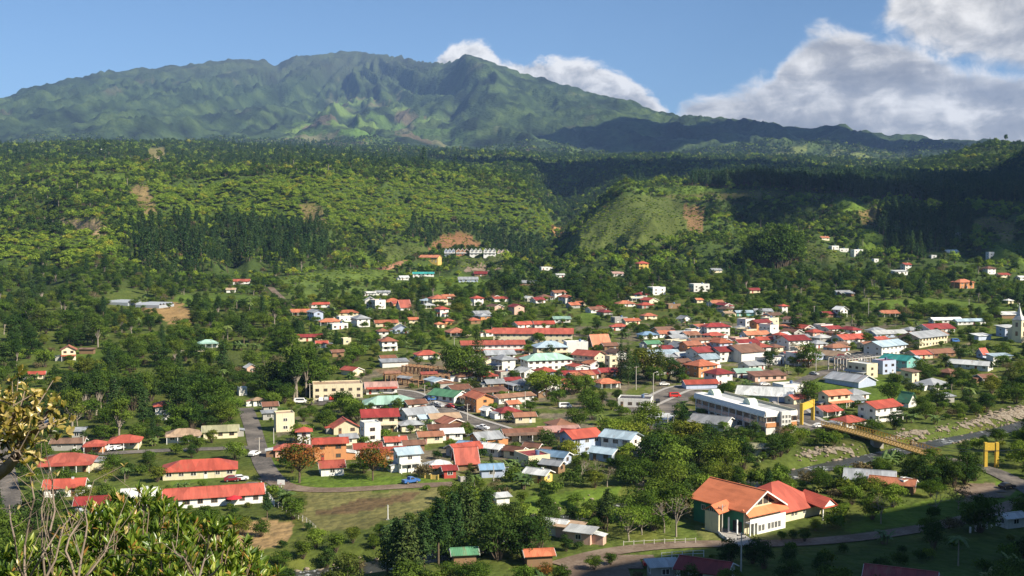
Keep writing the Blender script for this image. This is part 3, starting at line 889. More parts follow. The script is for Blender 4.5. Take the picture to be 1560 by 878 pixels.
def make_bare(h, seed, dry=160):
    rg = np.random.default_rng(seed)
    segs = []; tips = []
    def grow(p, d, L, r, lev):
        q = p + d * L
        segs.append(((p, r), (q, r * 0.62)))
        if lev == 0:
            tips.append(q); return
        for _ in range(3 if lev > 1 else 3):
            nd = d + rg.normal(0, 0.48, 3); nd[2] = abs(nd[2]) * 0.9 + 0.1
            nd /= np.linalg.norm(nd)
            grow(q, nd, L * rg.uniform(0.6, 0.82), r * 0.6, lev - 1)
    grow(np.array([0, 0, -0.4]), np.array([0, 0, 1.0]), h * 0.34, h * 0.028, 4)
    tv, tq = tubes(segs, 4)
    tips = np.array(tips)
    P = tips[rg.integers(0, len(tips), dry)] + rg.normal(0, 0.3, (dry, 3))
    V, Q = leaf_quads(P, rg.normal(0, 1, (dry, 3)), 0.34, 0.6, rg)
    return Proto(leaf_mesh('crown', V, Q, np.clip(rg.normal(0.5, 0.25, dry), 0, 1), L_DRY), mesh_np('trunk', tv, tq, [BARK_PALE], smooth=True))
def make_bush(w, h, per, size, mat, seed, n=7):
    rg = np.random.default_rng(seed)
    lob = []
    for i in range(n):
        a = i * 2.4; r = w * 0.30 * math.sqrt((i + 0.3) / n)
        lob.append(((r * cos(a), r * sin(a), h * rg.uniform(0.35, 0.62)), (w * rg.uniform(0.2, 0.3), w * rg.uniform(0.2, 0.3), h * rg.uniform(0.34, 0.42))))
    P, N, T = crown_points(lob, per, rg)
    V, Q = leaf_quads(P, N, size, 0.65, rg)
    return Proto(leaf_mesh('foliage', V, Q, T, mat))
# near shapes, one unit = one metre
NEAR = {
    'round': [make_broadleaf(9, 9.5, 15, 2600, 0.52, L_BROAD, 1, -0.06), make_broadleaf(11, 10, 18, 3000, 0.55, L_BROAD, 2, -0.02), make_broadleaf(8, 8, 12, 2300, 0.48, L_FRESH, 3, -0.06), make_broadleaf(10, 11.5, 16, 2900, 0.55, L_BROAD, 4, 0.04, 0.6)],
    'dark': [make_broadleaf(11, 9, 16, 2700, 0.52, L_DARK, 5, -0.10), make_broadleaf(13, 9.5, 18, 3000, 0.55, L_DARK, 6, -0.10, 0.95)],
    'tall': [make_broadleaf(17, 8.5, 20, 2700, 0.6, L_BROAD, 7, 0.22, 1.1, BARK_PALE, 0.9), make_broadleaf(19, 8, 20, 2600, 0.6, L_DARK, 8, 0.26, 1.1, BARK_PALE, 0.85, 0.3)],
    'grove': [make_broadleaf(18, 10, 26, 3200, 0.75, L_BROAD, 33, -0.25, 1.1, BARK), make_broadleaf(20, 9, 26, 3000, 0.75, L_BROAD, 34, -0.22, 1.2, BARK)],
    'open': [make_broadleaf(8, 9, 11, 1100, 0.42, L_FRESH, 9, 0.18, 0.5, BARK_PALE), make_broadleaf(9, 9, 10, 900, 0.42, L_DRY, 10, 0.2, 0.55, BARK_PALE)],
    'flower': [make_broadleaf(11, 9, 14, 2300, 0.5, L_FLOWER, 31, 0.2, 0.85)],
    'pine': [make_pine(17, 7.5, 1900, 0.75, L_PINE, 11, 0.30), make_pine(20, 8.0, 2100, 0.8, L_PINE, 12, 0.42), make_pine(15, 8.5, 1900, 0.75, L_PINE, 13, 0.15)],
    'cypress': [make_column(15, 3.6, 2000, 0.42, L_PINE, 14), make_column(18, 4.6, 2400, 0.46, L_DARK, 15)],
    'palm': [make_palm(7, 16), make_palm(10, 17)],
    'banana': [make_banana_clump(18), make_banana_clump(19)],
    'bare': [make_bare(8.5, 20), make_bare(10, 21, 260)],
    'bush': [make_bush(3.6, 2.6, 900, 0.34, L_BROAD, 22), make_bush(3.2, 2.2, 800, 0.32, L_FRESH, 23), make_bush(4.4, 3.2, 1000, 0.36, L_DARK, 24)],
    'drybush': [make_bush(3.8, 2.8, 800, 0.32, L_DRY, 25)],
}
# coarser shapes for woods that are seen from far off
FAR = {
    'round': [make_broadleaf(10, 10, 9, 330, 1.35, L_LIGHT, 41, 0.12, 0.8), make_broadleaf(11, 10, 10, 350, 1.4, L_BROAD, 42, 0.12, 0.8), make_broadleaf(9, 9, 8, 300, 1.3, L_BROAD, 43, 0.12, 0.9), make_broadleaf(10, 11, 9, 320, 1.4, L_LIGHT, 44, 0.15, 0.7)],
    'dark': [make_broadleaf(11, 9.5, 9, 330, 1.35, L_DARK, 45, 0.1, 0.9), make_broadleaf(12, 9, 9, 320, 1.35, L_DARK, 46, 0.12, 1.0)],
    'tall': [make_broadleaf(17, 8, 12, 420, 1.3, L_BROAD, 47, 0.35, 1.0, BARK_PALE, 0.85)],
    'open': [make_broadleaf(9, 9, 8, 200, 1.1, L_DRY, 48, 0.3, 0.6, BARK_PALE)],
    'pine': [make_pine(19, 7.5, 420, 1.5, L_PINE, 49, 0.25, 9), make_pine(22, 7.5, 420, 1.5, L_PINE, 50, 0.35, 9)],
    'palm': [make_palm(8, 51, 11)],
    'banana': [make_banana_clump(52)],
    'bush': [make_bush(4.5, 2.8, 150, 0.95, L_LIGHT, 53, 5), make_bush(5, 3, 150, 1.0, L_BROAD, 54, 5)],
    'cypress': [make_column(15, 4, 300, 1.0, L_PINE, 55)],
}
def joined(pr, name):
    """crown and trunk of a far shape in one mesh for scattering"""
    o = []
    mats = []
    V = []; Q = []; C = []; MI = []
    off = 0
    for k, me in enumerate([pr.crown, pr.trunk]):
        if me is None: continue
        n = len(me.vertices)
        co = np.zeros(n * 3, np.float32); me.vertices.foreach_get('co', co)
        V.append(co.reshape(-1, 3))
        lv = np.zeros(len(me.loops), np.int32); me.loops.foreach_get('vertex_index', lv)
        Q.append(lv.reshape(-1, 4) + off); off += n
        if k == 0:
            c = np.zeros(n * 4, np.float32); me.attributes['Col'].data.foreach_get('color', c); C.append(c.reshape(-1, 4)[:, :3])
        else:
            C.append(np.full((n, 3), 0.5))
        mats.append(me.materials[0]); MI.append(np.full(len(lv) // 4, len(mats) - 1))
    me = mesh_np(name, np.concatenate(V), np.concatenate(Q), mats, mat_idx=np.concatenate(MI))
    vcol(me, 'Col', np.concatenate(C))
    return me

# ------------------------------------------------------------------ scattered woods (one object each)
SRC = bpy.data.collections.new('plant_sources')     # never linked to the scene: only drawn through the woods below
SRC_LIST = []
def src_index(kind, pool, i):
    key = (kind, id(pool), i)
    for j, (k, _) in enumerate(SRC_LIST):
        if k == key: return j
    nm = 'plant_source_%03d' % len(SRC_LIST)
    o = bpy.data.objects.new(nm, joined(pool[kind][i], nm))
    SRC.objects.link(o)
    SRC_LIST.append((key, o))
    return len(SRC_LIST) - 1
def scatter_object(name, label, cat, P, S, R, I):
    """P points, S scale, R rotation about z, I index of the plant shape"""
    me = bpy.data.meshes.new(name)
    me.vertices.add(len(P)); me.vertices.foreach_set('co', np.asarray(P, np.float32).ravel())
    a = me.attributes.new('sc', 'FLOAT_VECTOR', 'POINT')
    a.data.foreach_set('vector', np.asarray(S, np.float32).ravel())
    a = me.attributes.new('rt', 'FLOAT_VECTOR', 'POINT')
    rv = np.zeros((len(P), 3), np.float32); rv[:, 2] = R
    a.data.foreach_set('vector', rv.ravel())
    a = me.attributes.new('ix', 'INT', 'POINT')
    a.data.foreach_set('value', np.asarray(I, np.int32))
    me.update()
    o = link(name, me)
    tag(o, label, cat, kind='stuff')
    ng = bpy.data.node_groups.new(name + '_scatter', 'GeometryNodeTree')
    ng.interface.new_socket('Geometry', in_out='INPUT', socket_type='NodeSocketGeometry')
    ng.interface.new_socket('Geometry', in_out='OUTPUT', socket_type='NodeSocketGeometry')
    N = ng.nodes
    gi = N.new('NodeGroupInput'); go = N.new('NodeGroupOutput')
    ci = N.new('GeometryNodeCollectionInfo')
    ci.inputs['Collection'].default_value = SRC
    ci.inputs['Separate Children'].default_value = True
    ci.inputs['Reset Children'].default_value = True
    ip = N.new('GeometryNodeInstanceOnPoints')
    ip.inputs['Pick Instance'].default_value = True
    def attr(nm, ty):
        n = N.new('GeometryNodeInputNamedAttribute'); n.data_type = ty
        n.inputs['Name'].default_value = nm
        return n.outputs[0]
    L = ng.links
    L.new(gi.outputs[0], ip.inputs['Points'])
    L.new(ci.outputs[0], ip.inputs['Instance'])
    L.new(attr('ix', 'INT'), ip.inputs['Instance Index'])
    L.new(attr('rt', 'FLOAT_VECTOR'), ip.inputs['Rotation'])
    L.new(attr('sc', 'FLOAT_VECTOR'), ip.inputs['Scale'])
    L.new(ip.outputs[0], go.inputs[0])
    md = o.modifiers.new('scatter', 'NODES'); md.node_group = ng
    return o
# ------------------------------------------------------------------ buildings
def wall_mat(key, c):
    m, nt, out = new_mat('wall_' + key)
    tc = nt.n('ShaderNodeTexCoord'); oi = nt.n('ShaderNodeObjectInfo')
    f = nt.noise(tc.outputs['Object'], 0.9, 5, 0.65)
    mp = nt.n('ShaderNodeMapping'); mp.inputs['Scale'].default_value = (1.6, 1.6, 0.22); nt.l(tc.outputs['Object'], mp.inputs[0])
    st = nt.noise(mp.outputs[0], 1.5, 4, 0.6)
    dirt = nt.math('MULTIPLY', nt.smooth(st, 0.50, 0.78), 0.42)
    k = nt.math('MULTIPLY_ADD', oi.outputs['Random'], 0.22, 0.80)
    kk = nt.math('MULTIPLY', k, nt.math('MULTIPLY_ADD', f, 0.30, 0.83))
    cb = nt.n('ShaderNodeCombineXYZ')
    for i in range(3): nt.l(kk, cb.inputs[i])
    col = nt.mix(1.0, c, cb.outputs[0], 'MULTIPLY')
    col = nt.mix(dirt, col, (0.16, 0.14, 0.115))
    principled(nt, out, col, 0.85, spec=0.2)
    return m
def roof_mat(key, c, kind):
    m, nt, out = new_mat('roof_' + key)
    tc = nt.n('ShaderNodeTexCoord'); oi = nt.n('ShaderNodeObjectInfo')
    ad = nt.n('ShaderNodeVectorMath', operation='ADD')
    nt.l(tc.outputs['Object'], ad.inputs[0])
    sc = nt.n('ShaderNodeVectorMath', operation='SCALE'); sc.inputs[0].default_value = (37, 91, 13); nt.l(oi.outputs['Random'], sc.inputs['Scale'])
    nt.l(sc.outputs[0], ad.inputs[1])
    big = nt.noise(ad.outputs[0], 0.22, 4, 0.6)
    mp = nt.n('ShaderNodeMapping'); mp.inputs['Scale'].default_value = (1.25, 0.16, 0.16); nt.l(ad.outputs[0], mp.inputs[0])
    st = nt.noise(mp.outputs[0], 1.0, 5, 0.65)
    wv = nt.n('ShaderNodeTexWave', wave_type='BANDS', bands_direction='X'); wv.inputs['Scale'].default_value = 0.9 if kind == 'tin' else 1.2
    nt.l(tc.outputs['Object'], wv.inputs[0])
    k = nt.math('MULTIPLY_ADD', oi.outputs['Random'], 0.38, 0.70)
    k = nt.math('MULTIPLY', k, nt.math('MULTIPLY_ADD', st, 0.55, 0.66))
    k = nt.math('MULTIPLY', k, nt.math('MULTIPLY_ADD', big, 0.8, 0.62))
    vo = nt.n('ShaderNodeTexVoronoi'); vm = nt.n('ShaderNodeMapping'); vm.inputs['Scale'].default_value = (0.75, 0.20, 0.20); nt.l(ad.outputs[0], vm.inputs[0]); nt.l(vm.outputs[0], vo.inputs['Vector']); vo.inputs['Scale'].default_value = 1.0
    vs = nt.n('ShaderNodeSeparateColor'); nt.l(vo.outputs['Color'], vs.inputs[0])
    k = nt.math('MULTIPLY', k, nt.math('MULTIPLY_ADD', vs.outputs[0], 0.36 if kind == 'tin' else 0.12, 0.80))
    k = nt.math('MULTIPLY', k, nt.math('MULTIPLY_ADD', wv.outputs[0], 0.12, 0.94))
    cb = nt.n('ShaderNodeCombineXYZ')
    for i in range(3): nt.l(k, cb.inputs[i])
    col = nt.mix(1.0, c, cb.outputs[0], 'MULTIPLY')
    rust = nt.math('MULTIPLY', nt.smooth(nt.math('ADD', st, nt.math('MULTIPLY', nt.math('SUBTRACT', big, 0.5), 0.9)), 0.60, 0.78), 0.5 if kind == 'tin' else 0.25)
    col = nt.mix(rust, col, (0.20, 0.095, 0.055) if kind == 'tin' else (0.20, 0.11, 0.08))
    hue = nt.mix(nt.math('MULTIPLY', nt.math('FRACT', nt.math('MULTIPLY', oi.outputs['Random'], 7.31)), 0.30 if kind == 'tin' else 0.0), col, nt.mix(1.0, col, (0.80, 1.9, 2.2) if c[0] > 2 * c[1] else (0.85, 0.83, 0.80), 'MULTIPLY'))
    col = hue
    principled(nt, out, col, 0.6 if kind == 'tin' else 0.8, bump=wv.outputs[0], bump_s=0.35, bump_d=0.04, spec=0.35 if kind == 'tin' else 0.2)
    return m
WALLC = {'white': (0.80, 0.79, 0.75), 'cream': (0.76, 0.68, 0.47), 'yellow': (0.72, 0.50, 0.14), 'pink': (0.72, 0.46, 0.36), 'orange': (0.66, 0.30, 0.13), 'bluew': (0.48, 0.55, 0.70), 'green': (0.25, 0.50, 0.34),
         'grey': (0.40, 0.39, 0.36), 'wood': (0.26, 0.16, 0.09), 'dgreen': (0.055, 0.23, 0.13), 'turq': (0.18, 0.42, 0.38), 'red': (0.45, 0.08, 0.06), 'lime': (0.60, 0.68, 0.20), 'mintw': (0.66, 0.78, 0.62), 'lilac': (0.52, 0.50, 0.60)}
ROOFC = {'red': (0.46, 0.088, 0.055), 'orange': (0.56, 0.17, 0.085), 'brick': (0.44, 0.135, 0.075), 'maroon': (0.30, 0.040, 0.035), 'brown': (0.21, 0.095, 0.060), 'rust': (0.34, 0.14, 0.08), 'grey': (0.34, 0.36, 0.38),
         'lgrey': (0.60, 0.62, 0.61), 'blue': (0.22, 0.36, 0.52), 'pblue': (0.42, 0.54, 0.62), 'mint': (0.36, 0.56, 0.46), 'green': (0.10, 0.26, 0.14), 'turq': (0.05, 0.36, 0.33), 'white': (0.80, 0.80, 0.77), 'olive': (0.34, 0.33, 0.20), 'tan': (0.44, 0.31, 0.20), 'pink': (0.52, 0.25, 0.20), 'dark': (0.10, 0.09, 0.085)}
def WM(k):
    if ('w', k) not in MATS: MATS[('w', k)] = wall_mat(k, WALLC[k])
    return MATS[('w', k)]
def RM(k):
    if ('r', k) not in MATS: MATS[('r', k)] = roof_mat(k, ROOFC[k], 'tin')
    return MATS[('r', k)]
def plain(key, c, rough=0.7, metal=0.0, noise=0.25):
    if key not in MATS:
        m, nt, out = new_mat(key)
        tc = nt.n('ShaderNodeTexCoord')
        f = nt.noise(tc.outputs['Object'], 2.0, 4)
        principled(nt, out, nt.mix(f, tuple(x * (1 - noise) for x in c), tuple(min(1, x * (1 + noise)) for x in c)), rough, metal)
        MATS[key] = m
    return MATS[key]
def glass_mat():
    if 'glass' not in MATS:
        m, nt, out = new_mat('window_glass')
        oi = nt.n('ShaderNodeObjectInfo')
        c = nt.mix(oi.outputs['Random'], (0.018, 0.022, 0.028), (0.09, 0.085, 0.075))
        principled(nt, out, c, 0.12, spec=0.6)
        MATS['glass'] = m
    return MATS['glass']
FRAME_W = plain('white_frame', (0.75, 0.74, 0.70)); FRAME_D = plain('brown_frame', (0.16, 0.09, 0.055))
TRIM = plain('white_trim', (0.78, 0.77, 0.74)); CONCRETE = plain('concrete', (0.36, 0.34, 0.31), 0.9); DARKIN = plain('opening_shade', (0.03, 0.028, 0.025), 0.9)
DOORM = [plain('brown_door', (0.20, 0.10, 0.05)), plain('white_door', (0.7, 0.69, 0.66)), plain('red_door', (0.36, 0.06, 0.04)), plain('orange_door', (0.55, 0.26, 0.06))]

class MB:
    """collects boxes and faces for one mesh"""
    def __init__(self): self.V = []; self.F = []; self.M = []
    def face(self, pts, mi=0):
        k = len(self.V); self.V += [tuple(map(float, p)) for p in pts]; self.F.append(tuple(range(k, k + len(pts)))); self.M.append(mi)
    def box(self, x0, x1, y0, y1, z0, z1, mi=0):
        p = [(x0, y0, z0), (x1, y0, z0), (x1, y1, z0), (x0, y1, z0), (x0, y0, z1), (x1, y0, z1), (x1, y1, z1), (x0, y1, z1)]
        k = len(self.V); self.V += p
        for f in ((3, 2, 1, 0), (4, 5, 6, 7), (0, 1, 5, 4), (1, 2, 6, 5), (2, 3, 7, 6), (3, 0, 4, 7)):
            self.F.append(tuple(k + i for i in f)); self.M.append(mi)
    def slab(self, pts, t, mi=0):
        """a sheet of thickness t under the polygon pts (counter-clockwise seen from above)"""
        n = len(pts); top = [Vector(p) for p in pts]; bot = [p - Vector((0, 0, t)) for p in top]
        k = len(self.V); self.V += [tuple(p) for p in top + bot]
        self.F.append(tuple(range(k, k + n))); self.M.append(mi)
        self.F.append(tuple(range(k + 2 * n - 1, k + n - 1, -1))); self.M.append(mi)
        for i in range(n):
            j = (i + 1) % n
            self.F.append((k + j, k + i, k + n + i, k + n + j)); self.M.append(mi)
    def tube(self, p0, p1, r0, r1=None, n=6, mi=0):
        v, q = tubes([((p0, r0), (p1, r0 if r1 is None else r1))], n)
        k = len(self.V); self.V += [tuple(x) for x in v]
        for f in q: self.F.append(tuple(int(i) + k for i in f)); self.M.append(mi)
        self.F.append(tuple(k + i for i in range(n - 1, -1, -1))); self.M.append(mi)
        self.F.append(tuple(k + n + i for i in range(n))); self.M.append(mi)
    def mesh(self, name, mats):
        me = bpy.data.meshes.new(name)
        me.from_pydata(self.V, [], self.F)
        for m in mats: me.materials.append(m)
        me.polygons.foreach_set('material_index', self.M)
        me.update()
        return me
    def build(self, name, mats, parent=None, loc=None, rotz=None):
        return link(name, self.mesh(name, mats if isinstance(mats, (list, tuple)) else [mats]), parent, loc, rotz)
def window_mesh(kind):
    """1 m x 1 m, facing -Y, scaled per window"""
    if ('win', kind) not in MATS:
        b = MB()
        f = 0.07
        b.box(-0.5, 0.5, -0.05, 0.02, -0.5, -0.5 + f, 0); b.box(-0.5, 0.5, -0.05, 0.02, 0.5 - f, 0.5, 0)
        b.box(-0.5, -0.5 + f, -0.05, 0.02, -0.5 + f, 0.5 - f, 0); b.box(0.5 - f, 0.5, -0.05, 0.02, -0.5 + f, 0.5 - f, 0)
        b.box(-0.03, 0.03, -0.045, 0.02, -0.5 + f, 0.5 - f, 0)
        b.box(-0.5 + f, -0.03, -0.02, 0.02, -0.5 + f, 0.5 - f, 1); b.box(0.03, 0.5 - f, -0.02, 0.02, -0.5 + f, 0.5 - f, 1)
        MATS[('win', kind)] = b.mesh('window', [FRAME_W if kind == 'w' else FRAME_D, glass_mat()])
    return MATS[('win', kind)]
def door_mesh(i):
    if ('door', i) not in MATS:
        b = MB()
        b.box(-0.5, 0.5, -0.045, 0.02, 0, 1, 0); b.box(-0.36, 0.36, -0.06, -0.045, 0.55, 0.92, 1)
        MATS[('door', i)] = b.mesh('door', [DOORM[i], glass_mat() if i != 3 else DOORM[i]])
    return MATS[('door', i)]
SIDES = {'f': 0.0, 'r': pi / 2, 'b': pi, 'l': -pi / 2}
def put_window(parent, L, W, side, s, z, w, h, kind='w', name='window'):
    o = link(name, window_mesh(kind), parent)
    wall_place(o, L, W, side, s, z); o.scale = (w, 1, h)
    return o
def wall_place(o, L, W, side, s, z):
    if side == 'f': o.location = (s, -W / 2 - 0.02, z)
    elif side == 'b': o.location = (-s, W / 2 + 0.02, z)
    elif side == 'r': o.location = (L / 2 + 0.02, s, z)
    else: o.location = (-L / 2 - 0.02, -s, z)
    o.rotation_euler = (0, 0, SIDES[side])
def walls_mb(L, W, h, rise=0.0, gable=None, base=-3.0, x=None):
    """wall box of length L (X) and depth W (Y); gable 'x' closes triangles at the X ends, 'y' at the Y ends"""
    b = MB()
    b.box(-L / 2, L / 2, -W / 2, W / 2, base, h)
    if gable == 'x' and rise > 0:
        for s in (-1, 1):
            xx = s * L / 2
            t = 0.12
            p = [(xx, -W / 2, h), (xx, W / 2, h), (xx, 0, h + rise)]; q = [(xx - s * t, a[1], a[2]) for a in p]
            b.face(p if s > 0 else p[::-1]); b.face(q[::-1] if s > 0 else q)
    if gable == 'y' and rise > 0:
        for s in (-1, 1):
            yy = s * W / 2
            p = [(-L / 2, yy, h), (L / 2, yy, h), (0, yy, h + rise)]; q = [(a[0], yy - s * 0.12, a[2]) for a in p]
            b.face(p if s < 0 else p[::-1]); b.face(q[::-1] if s < 0 else q)
    return b
def roof_mb(kind, L, W, h, rise, ov=0.55, t=0.14):
    b = MB()
    l, w = L / 2 + ov, W / 2 + ov
    e = h - rise * ov / (W / 2)
    if kind == 'g':
        b.slab([(-l, -w, e), (l, -w, e), (l, 0, h + rise), (-l, 0, h + rise)], t); b.slab([(l, w, e), (-l, w, e), (-l, 0, h + rise), (l, 0, h + rise)], t)
        b.box(-l, l, -0.16, 0.16, h + rise - 0.05, h + rise + 0.07)
    elif kind == 'x':
        e = h - rise * ov / (L / 2)
        b.slab([(l, -w, e), (l, w, e), (0, w, h + rise), (0, -w, h + rise)], t); b.slab([(-l, w, e), (-l, -w, e), (0, -w, h + rise), (0, w, h + rise)], t)
        b.box(-0.16, 0.16, -w, w, h + rise - 0.05, h + rise + 0.07)
    elif kind == 'h':
        if L >= W:
            r = max(0.1, l - w)
            A, B = (-r, 0, h + rise), (r, 0, h + rise)
            b.slab([(-l, -w, e), (l, -w, e), B, A], t); b.slab([(l, w, e), (-l, w, e), A, B], t)
            b.slab([(l, -w, e), (l, w, e), B], t); b.slab([(-l, w, e), (-l, -w, e), A], t)
        else:
            r = max(0.1, w - l)
            A, B = (0, -r, h + rise), (0, r, h + rise)
            b.slab([(l, -w, e), (l, w, e), B, A], t); b.slab([(-l, w, e), (-l, -w, e), A, B], t)
            b.slab([(-l, -w, e), (l, -w, e), A], t); b.slab([(l, w, e), (-l, w, e), B], t)
    elif kind == 's':
        b.slab([(-l, -w, h - 0.0), (l, -w, h), (l, w, h + rise), (-l, w, h + rise)], t)
    elif kind == 'f':
        b.slab([(-L / 2 + 0.25, -W / 2 + 0.25, h + 0.02), (L / 2 - 0.25, -W / 2 + 0.25, h + 0.02), (L / 2 - 0.25, W / 2 - 0.25, h + 0.02), (-L / 2 + 0.25, W / 2 - 0.25, h + 0.02)], 0.015)
    return b
HOUSES = []          # (object, pixel box, distance, short words) for the planting and the plant labels
DEG = pi / 180
def register(o, L, W, h, label):
    c, s = cos(o.rotation_euler[2]), sin(o.rotation_euler[2])
    P = []
    for x in (-L / 2, L / 2):
        for y in (-W / 2, W / 2):
            for z in (0, h):
                P.append((o.location[0] + x * c - y * s, o.location[1] + x * s + y * c, o.location[2] + z))
    P = np.array(P)
    u, v, f = project(P[:, 0], P[:, 1], P[:, 2])
    HOUSES.append(dict(o=o, box=(u.min(), v.min(), u.max(), v.max()), y=float(P[:, 1].min()), ym=float(o.location[1]), xy=(o.location[0], o.location[1]), L=L, W=W, rz=o.rotation_euler[2], label=label))
def footprint(u, v, wpx, k, yaw):
    p = G(u, v)
    th = yaw * DEG
    dist = hypot(p[0], p[1])
    va = atan2(p[0], p[1])
    rel = th + va                      # yaw relative to the line of sight
    L = wpx * p[1] / F * cos(va) / (abs(cos(rel)) + k * abs(sin(rel)))
    L = max(L, 3.2)
    W = L * k
    dep = L * abs(sin(rel)) + W * abs(cos(rel))
    c = (p[0] + sin(va) * dep * 0.42, p[1] + cos(va) * dep * 0.42)
    return (c[0], c[1], float(p[2])), th, L, W
def house(u, v, wpx, k, yaw, st, roof, rc, wc, flags, label, name=None, cat=None, hs=2.5):
    k = min(k * 1.2, 0.95)
    loc, th, L, W = footprint(u, v, wpx, k, yaw)
    big = L > 17
    name = name or ('building' if big else 'house')
    t = empty(name, loc, th)
    tag(t, label, cat or name)
    rg = random.Random(int(u * 31 + v * 7))
    h = st * hs + (0.3 if st > 1 else 0)
    pitch = {'g': 0.40, 'x': 0.55, 'h': 0.42, 's': 0.0, 'f': 0.0}[roof]
    if 'S' in flags: pitch = 1.25
    if 'l' in flags: pitch = 0.22
    half = (L if roof == 'x' else min(L, W)) / 2
    rise = min(pitch * half, 7.0)
    if roof == 's': rise = 0.16 * W
    wb = walls_mb(L, W, h + (0.5 if roof == 'f' else 0.0), rise, 'x' if roof == 'g' else ('y' if roof == 'x' else None))
    if roof == 's':
        wb.face([(-L / 2, W / 2, h), (L / 2, W / 2, h), (L / 2, W / 2, h + rise - 0.15), (-L / 2, W / 2, h + rise - 0.15)])
        for s in (-1, 1):
            wb.face([(s * L / 2, -W / 2, h), (s * L / 2, W / 2, h), (s * L / 2, W / 2, h + rise - 0.15)])
    wb.build('wall', WM(wc), t)
    rb = roof_mb(roof, L, W, h + (0.5 if roof == 'f' else 0.02), rise, 0.0 if roof == 'f' else (0.8 if st > 1 else 0.6))
    rb.build('roof', RM(rc), t)
    if roof == 'g':
        for s in (-1, 1):                           # white barge boards along the gable edges
            fb = MB()
            x = s * (L / 2 + 0.62); w2 = W / 2 + 0.6; e = h + 0.02 - rise * 0.6 / (W / 2)
            for sg in (-1, 1):
                a = [(x - 0.04, sg * w2, e - 0.02), (x + 0.04, sg * w2, e - 0.02), (x + 0.04, 0, h + rise), (x - 0.04, 0, h + rise)]
                fb.slab(a if sg < 0 else a[::-1], 0.24)
            fb.build('barge_board', TRIM, t)
    wk = 'w' if rg.random() < 0.6 else 'd'
    D = loc[1]
    step = 3.0 if D < 700 else 3.6
    if 'n' not in flags:
        nf = max(1, min(14, int(L / step)))
        ne = max(1, min(6, int(W / (step + 0.6))))
        door_at = rg.randrange(nf) if nf > 1 else None
        for s in range(st):
            z = s * hs + 1.45
            for i in range(nf):
                x = (i + 0.5) / nf * L - L / 2
                if s == 0 and i == door_at:
                    d = link('door', door_mesh(rg.randrange(3)), t); wall_place(d, L, W, 'f', x, 0.0); d.scale = (0.95, 1, 2.1)
                    continue
                put_window(t, L, W, 'f', x, z, min(1.5, L / nf * 0.6) * rg.uniform(0.8, 1.1), 1.1, wk)
            for sd in ('r', 'l'):
                for i in range(ne):
                    y = (i + 0.5) / ne * W - W / 2
                    put_window(t, L, W, sd, y, z, min(1.3, W / ne * 0.55), 1.05, wk)
    if 'p' in flags:                                 # veranda on posts along the front
        d = 2.2
        pb = MB(); pb.slab([(-L / 2 - 0.3, -W / 2 - d, 2.25), (L / 2 + 0.3, -W / 2 - d, 2.25), (L / 2 + 0.3, -W / 2 - 0.03, 2.72), (-L / 2 - 0.3, -W / 2 - 0.03, 2.72)], 0.1)
        pb.build('porch_roof', RM(rc), t)
        n = max(2, int(L / 3.2) + 1)
        me = None
        for i in range(n):
            x = -L / 2 + 0.1 + (L - 0.2) * i / (n - 1)
            if me is None:
                q = MB(); q.box(-0.09, 0.09, -0.09, 0.09, -2.0, 2.22); me = q.mesh('post', [TRIM])
            link('post', me, t, (x, -W / 2 - d + 0.25, 0))
    if rg.random() < 0.42 and L < 17 and roof != 'f' and 'n' not in flags:      # lean-to added at one side
        sg = rg.choice([-1, 1]); d = rg.uniform(1.8, 3.0); y0, y1 = -W * rg.uniform(0.1, 0.45), W * rg.uniform(0.2, 0.48); xa = sg * L / 2
        q = MB(); q.box(min(xa + sg * 0.02, xa + sg * d), max(xa + sg * 0.02, xa + sg * d), y0, y1, -2.5, 1.95); ann = q.build('annex', WM(rg.choice(['grey', 'wood', wc, wc])), t)
        q = MB(); e = [(xa + sg * (d + 0.35), y0 - 0.3, 1.97), (xa + sg * (d + 0.35), y1 + 0.3, 1.97), (xa + sg * 0.03, y1 + 0.3, 2.35), (xa + sg * 0.03, y0 - 0.3, 2.35)]
        q.slab(e if sg > 0 else e[::-1], 0.08); q.build('annex_roof', RM(rg.choice(['rust', 'grey', 'lgrey', rc])), ann)
    if 'b' in flags and st > 1:                      # balcony along the upper floor
        d = 1.4; z = hs + 0.05
        q = MB(); q.box(-L / 2, L / 2, -W / 2 - d, -W / 2 - 0.02, z - 0.2, z); q.build('balcony', WM(wc), t)
        q = MB(); q.box(-L / 2, L / 2, -W / 2 - d, -W / 2 - d + 0.06, z + 0.85, z + 0.95)
        for i in range(int(L / 0.6) + 1): 
            x = -L / 2 + i * 0.6; q.box(x, x + 0.05, -W / 2 - d + 0.005, -W / 2 - d + 0.055, z, z + 0.85)
        q.build('railing', TRIM, t)
        for x in (-L / 2 + 0.15, 0, L / 2 - 0.15):
            q = MB(); q.box(x - 0.12, x + 0.12, -W / 2 - d + 0.1, -W / 2 - d + 0.34, -2, z - 0.2); q.build('post', TRIM, t)
    if 'a' in flags:                                 # awning over the ground floor
        q = MB(); q.slab([(-L / 2, -W / 2 - 1.5, 2.2), (L / 2, -W / 2 - 1.5, 2.2), (L / 2, -W / 2 - 0.03, 2.75), (-L / 2, -W / 2 - 0.03, 2.75)], 0.07)
        q.build('awning', RM('red' if 'A' not in flags else 'grey'), t)
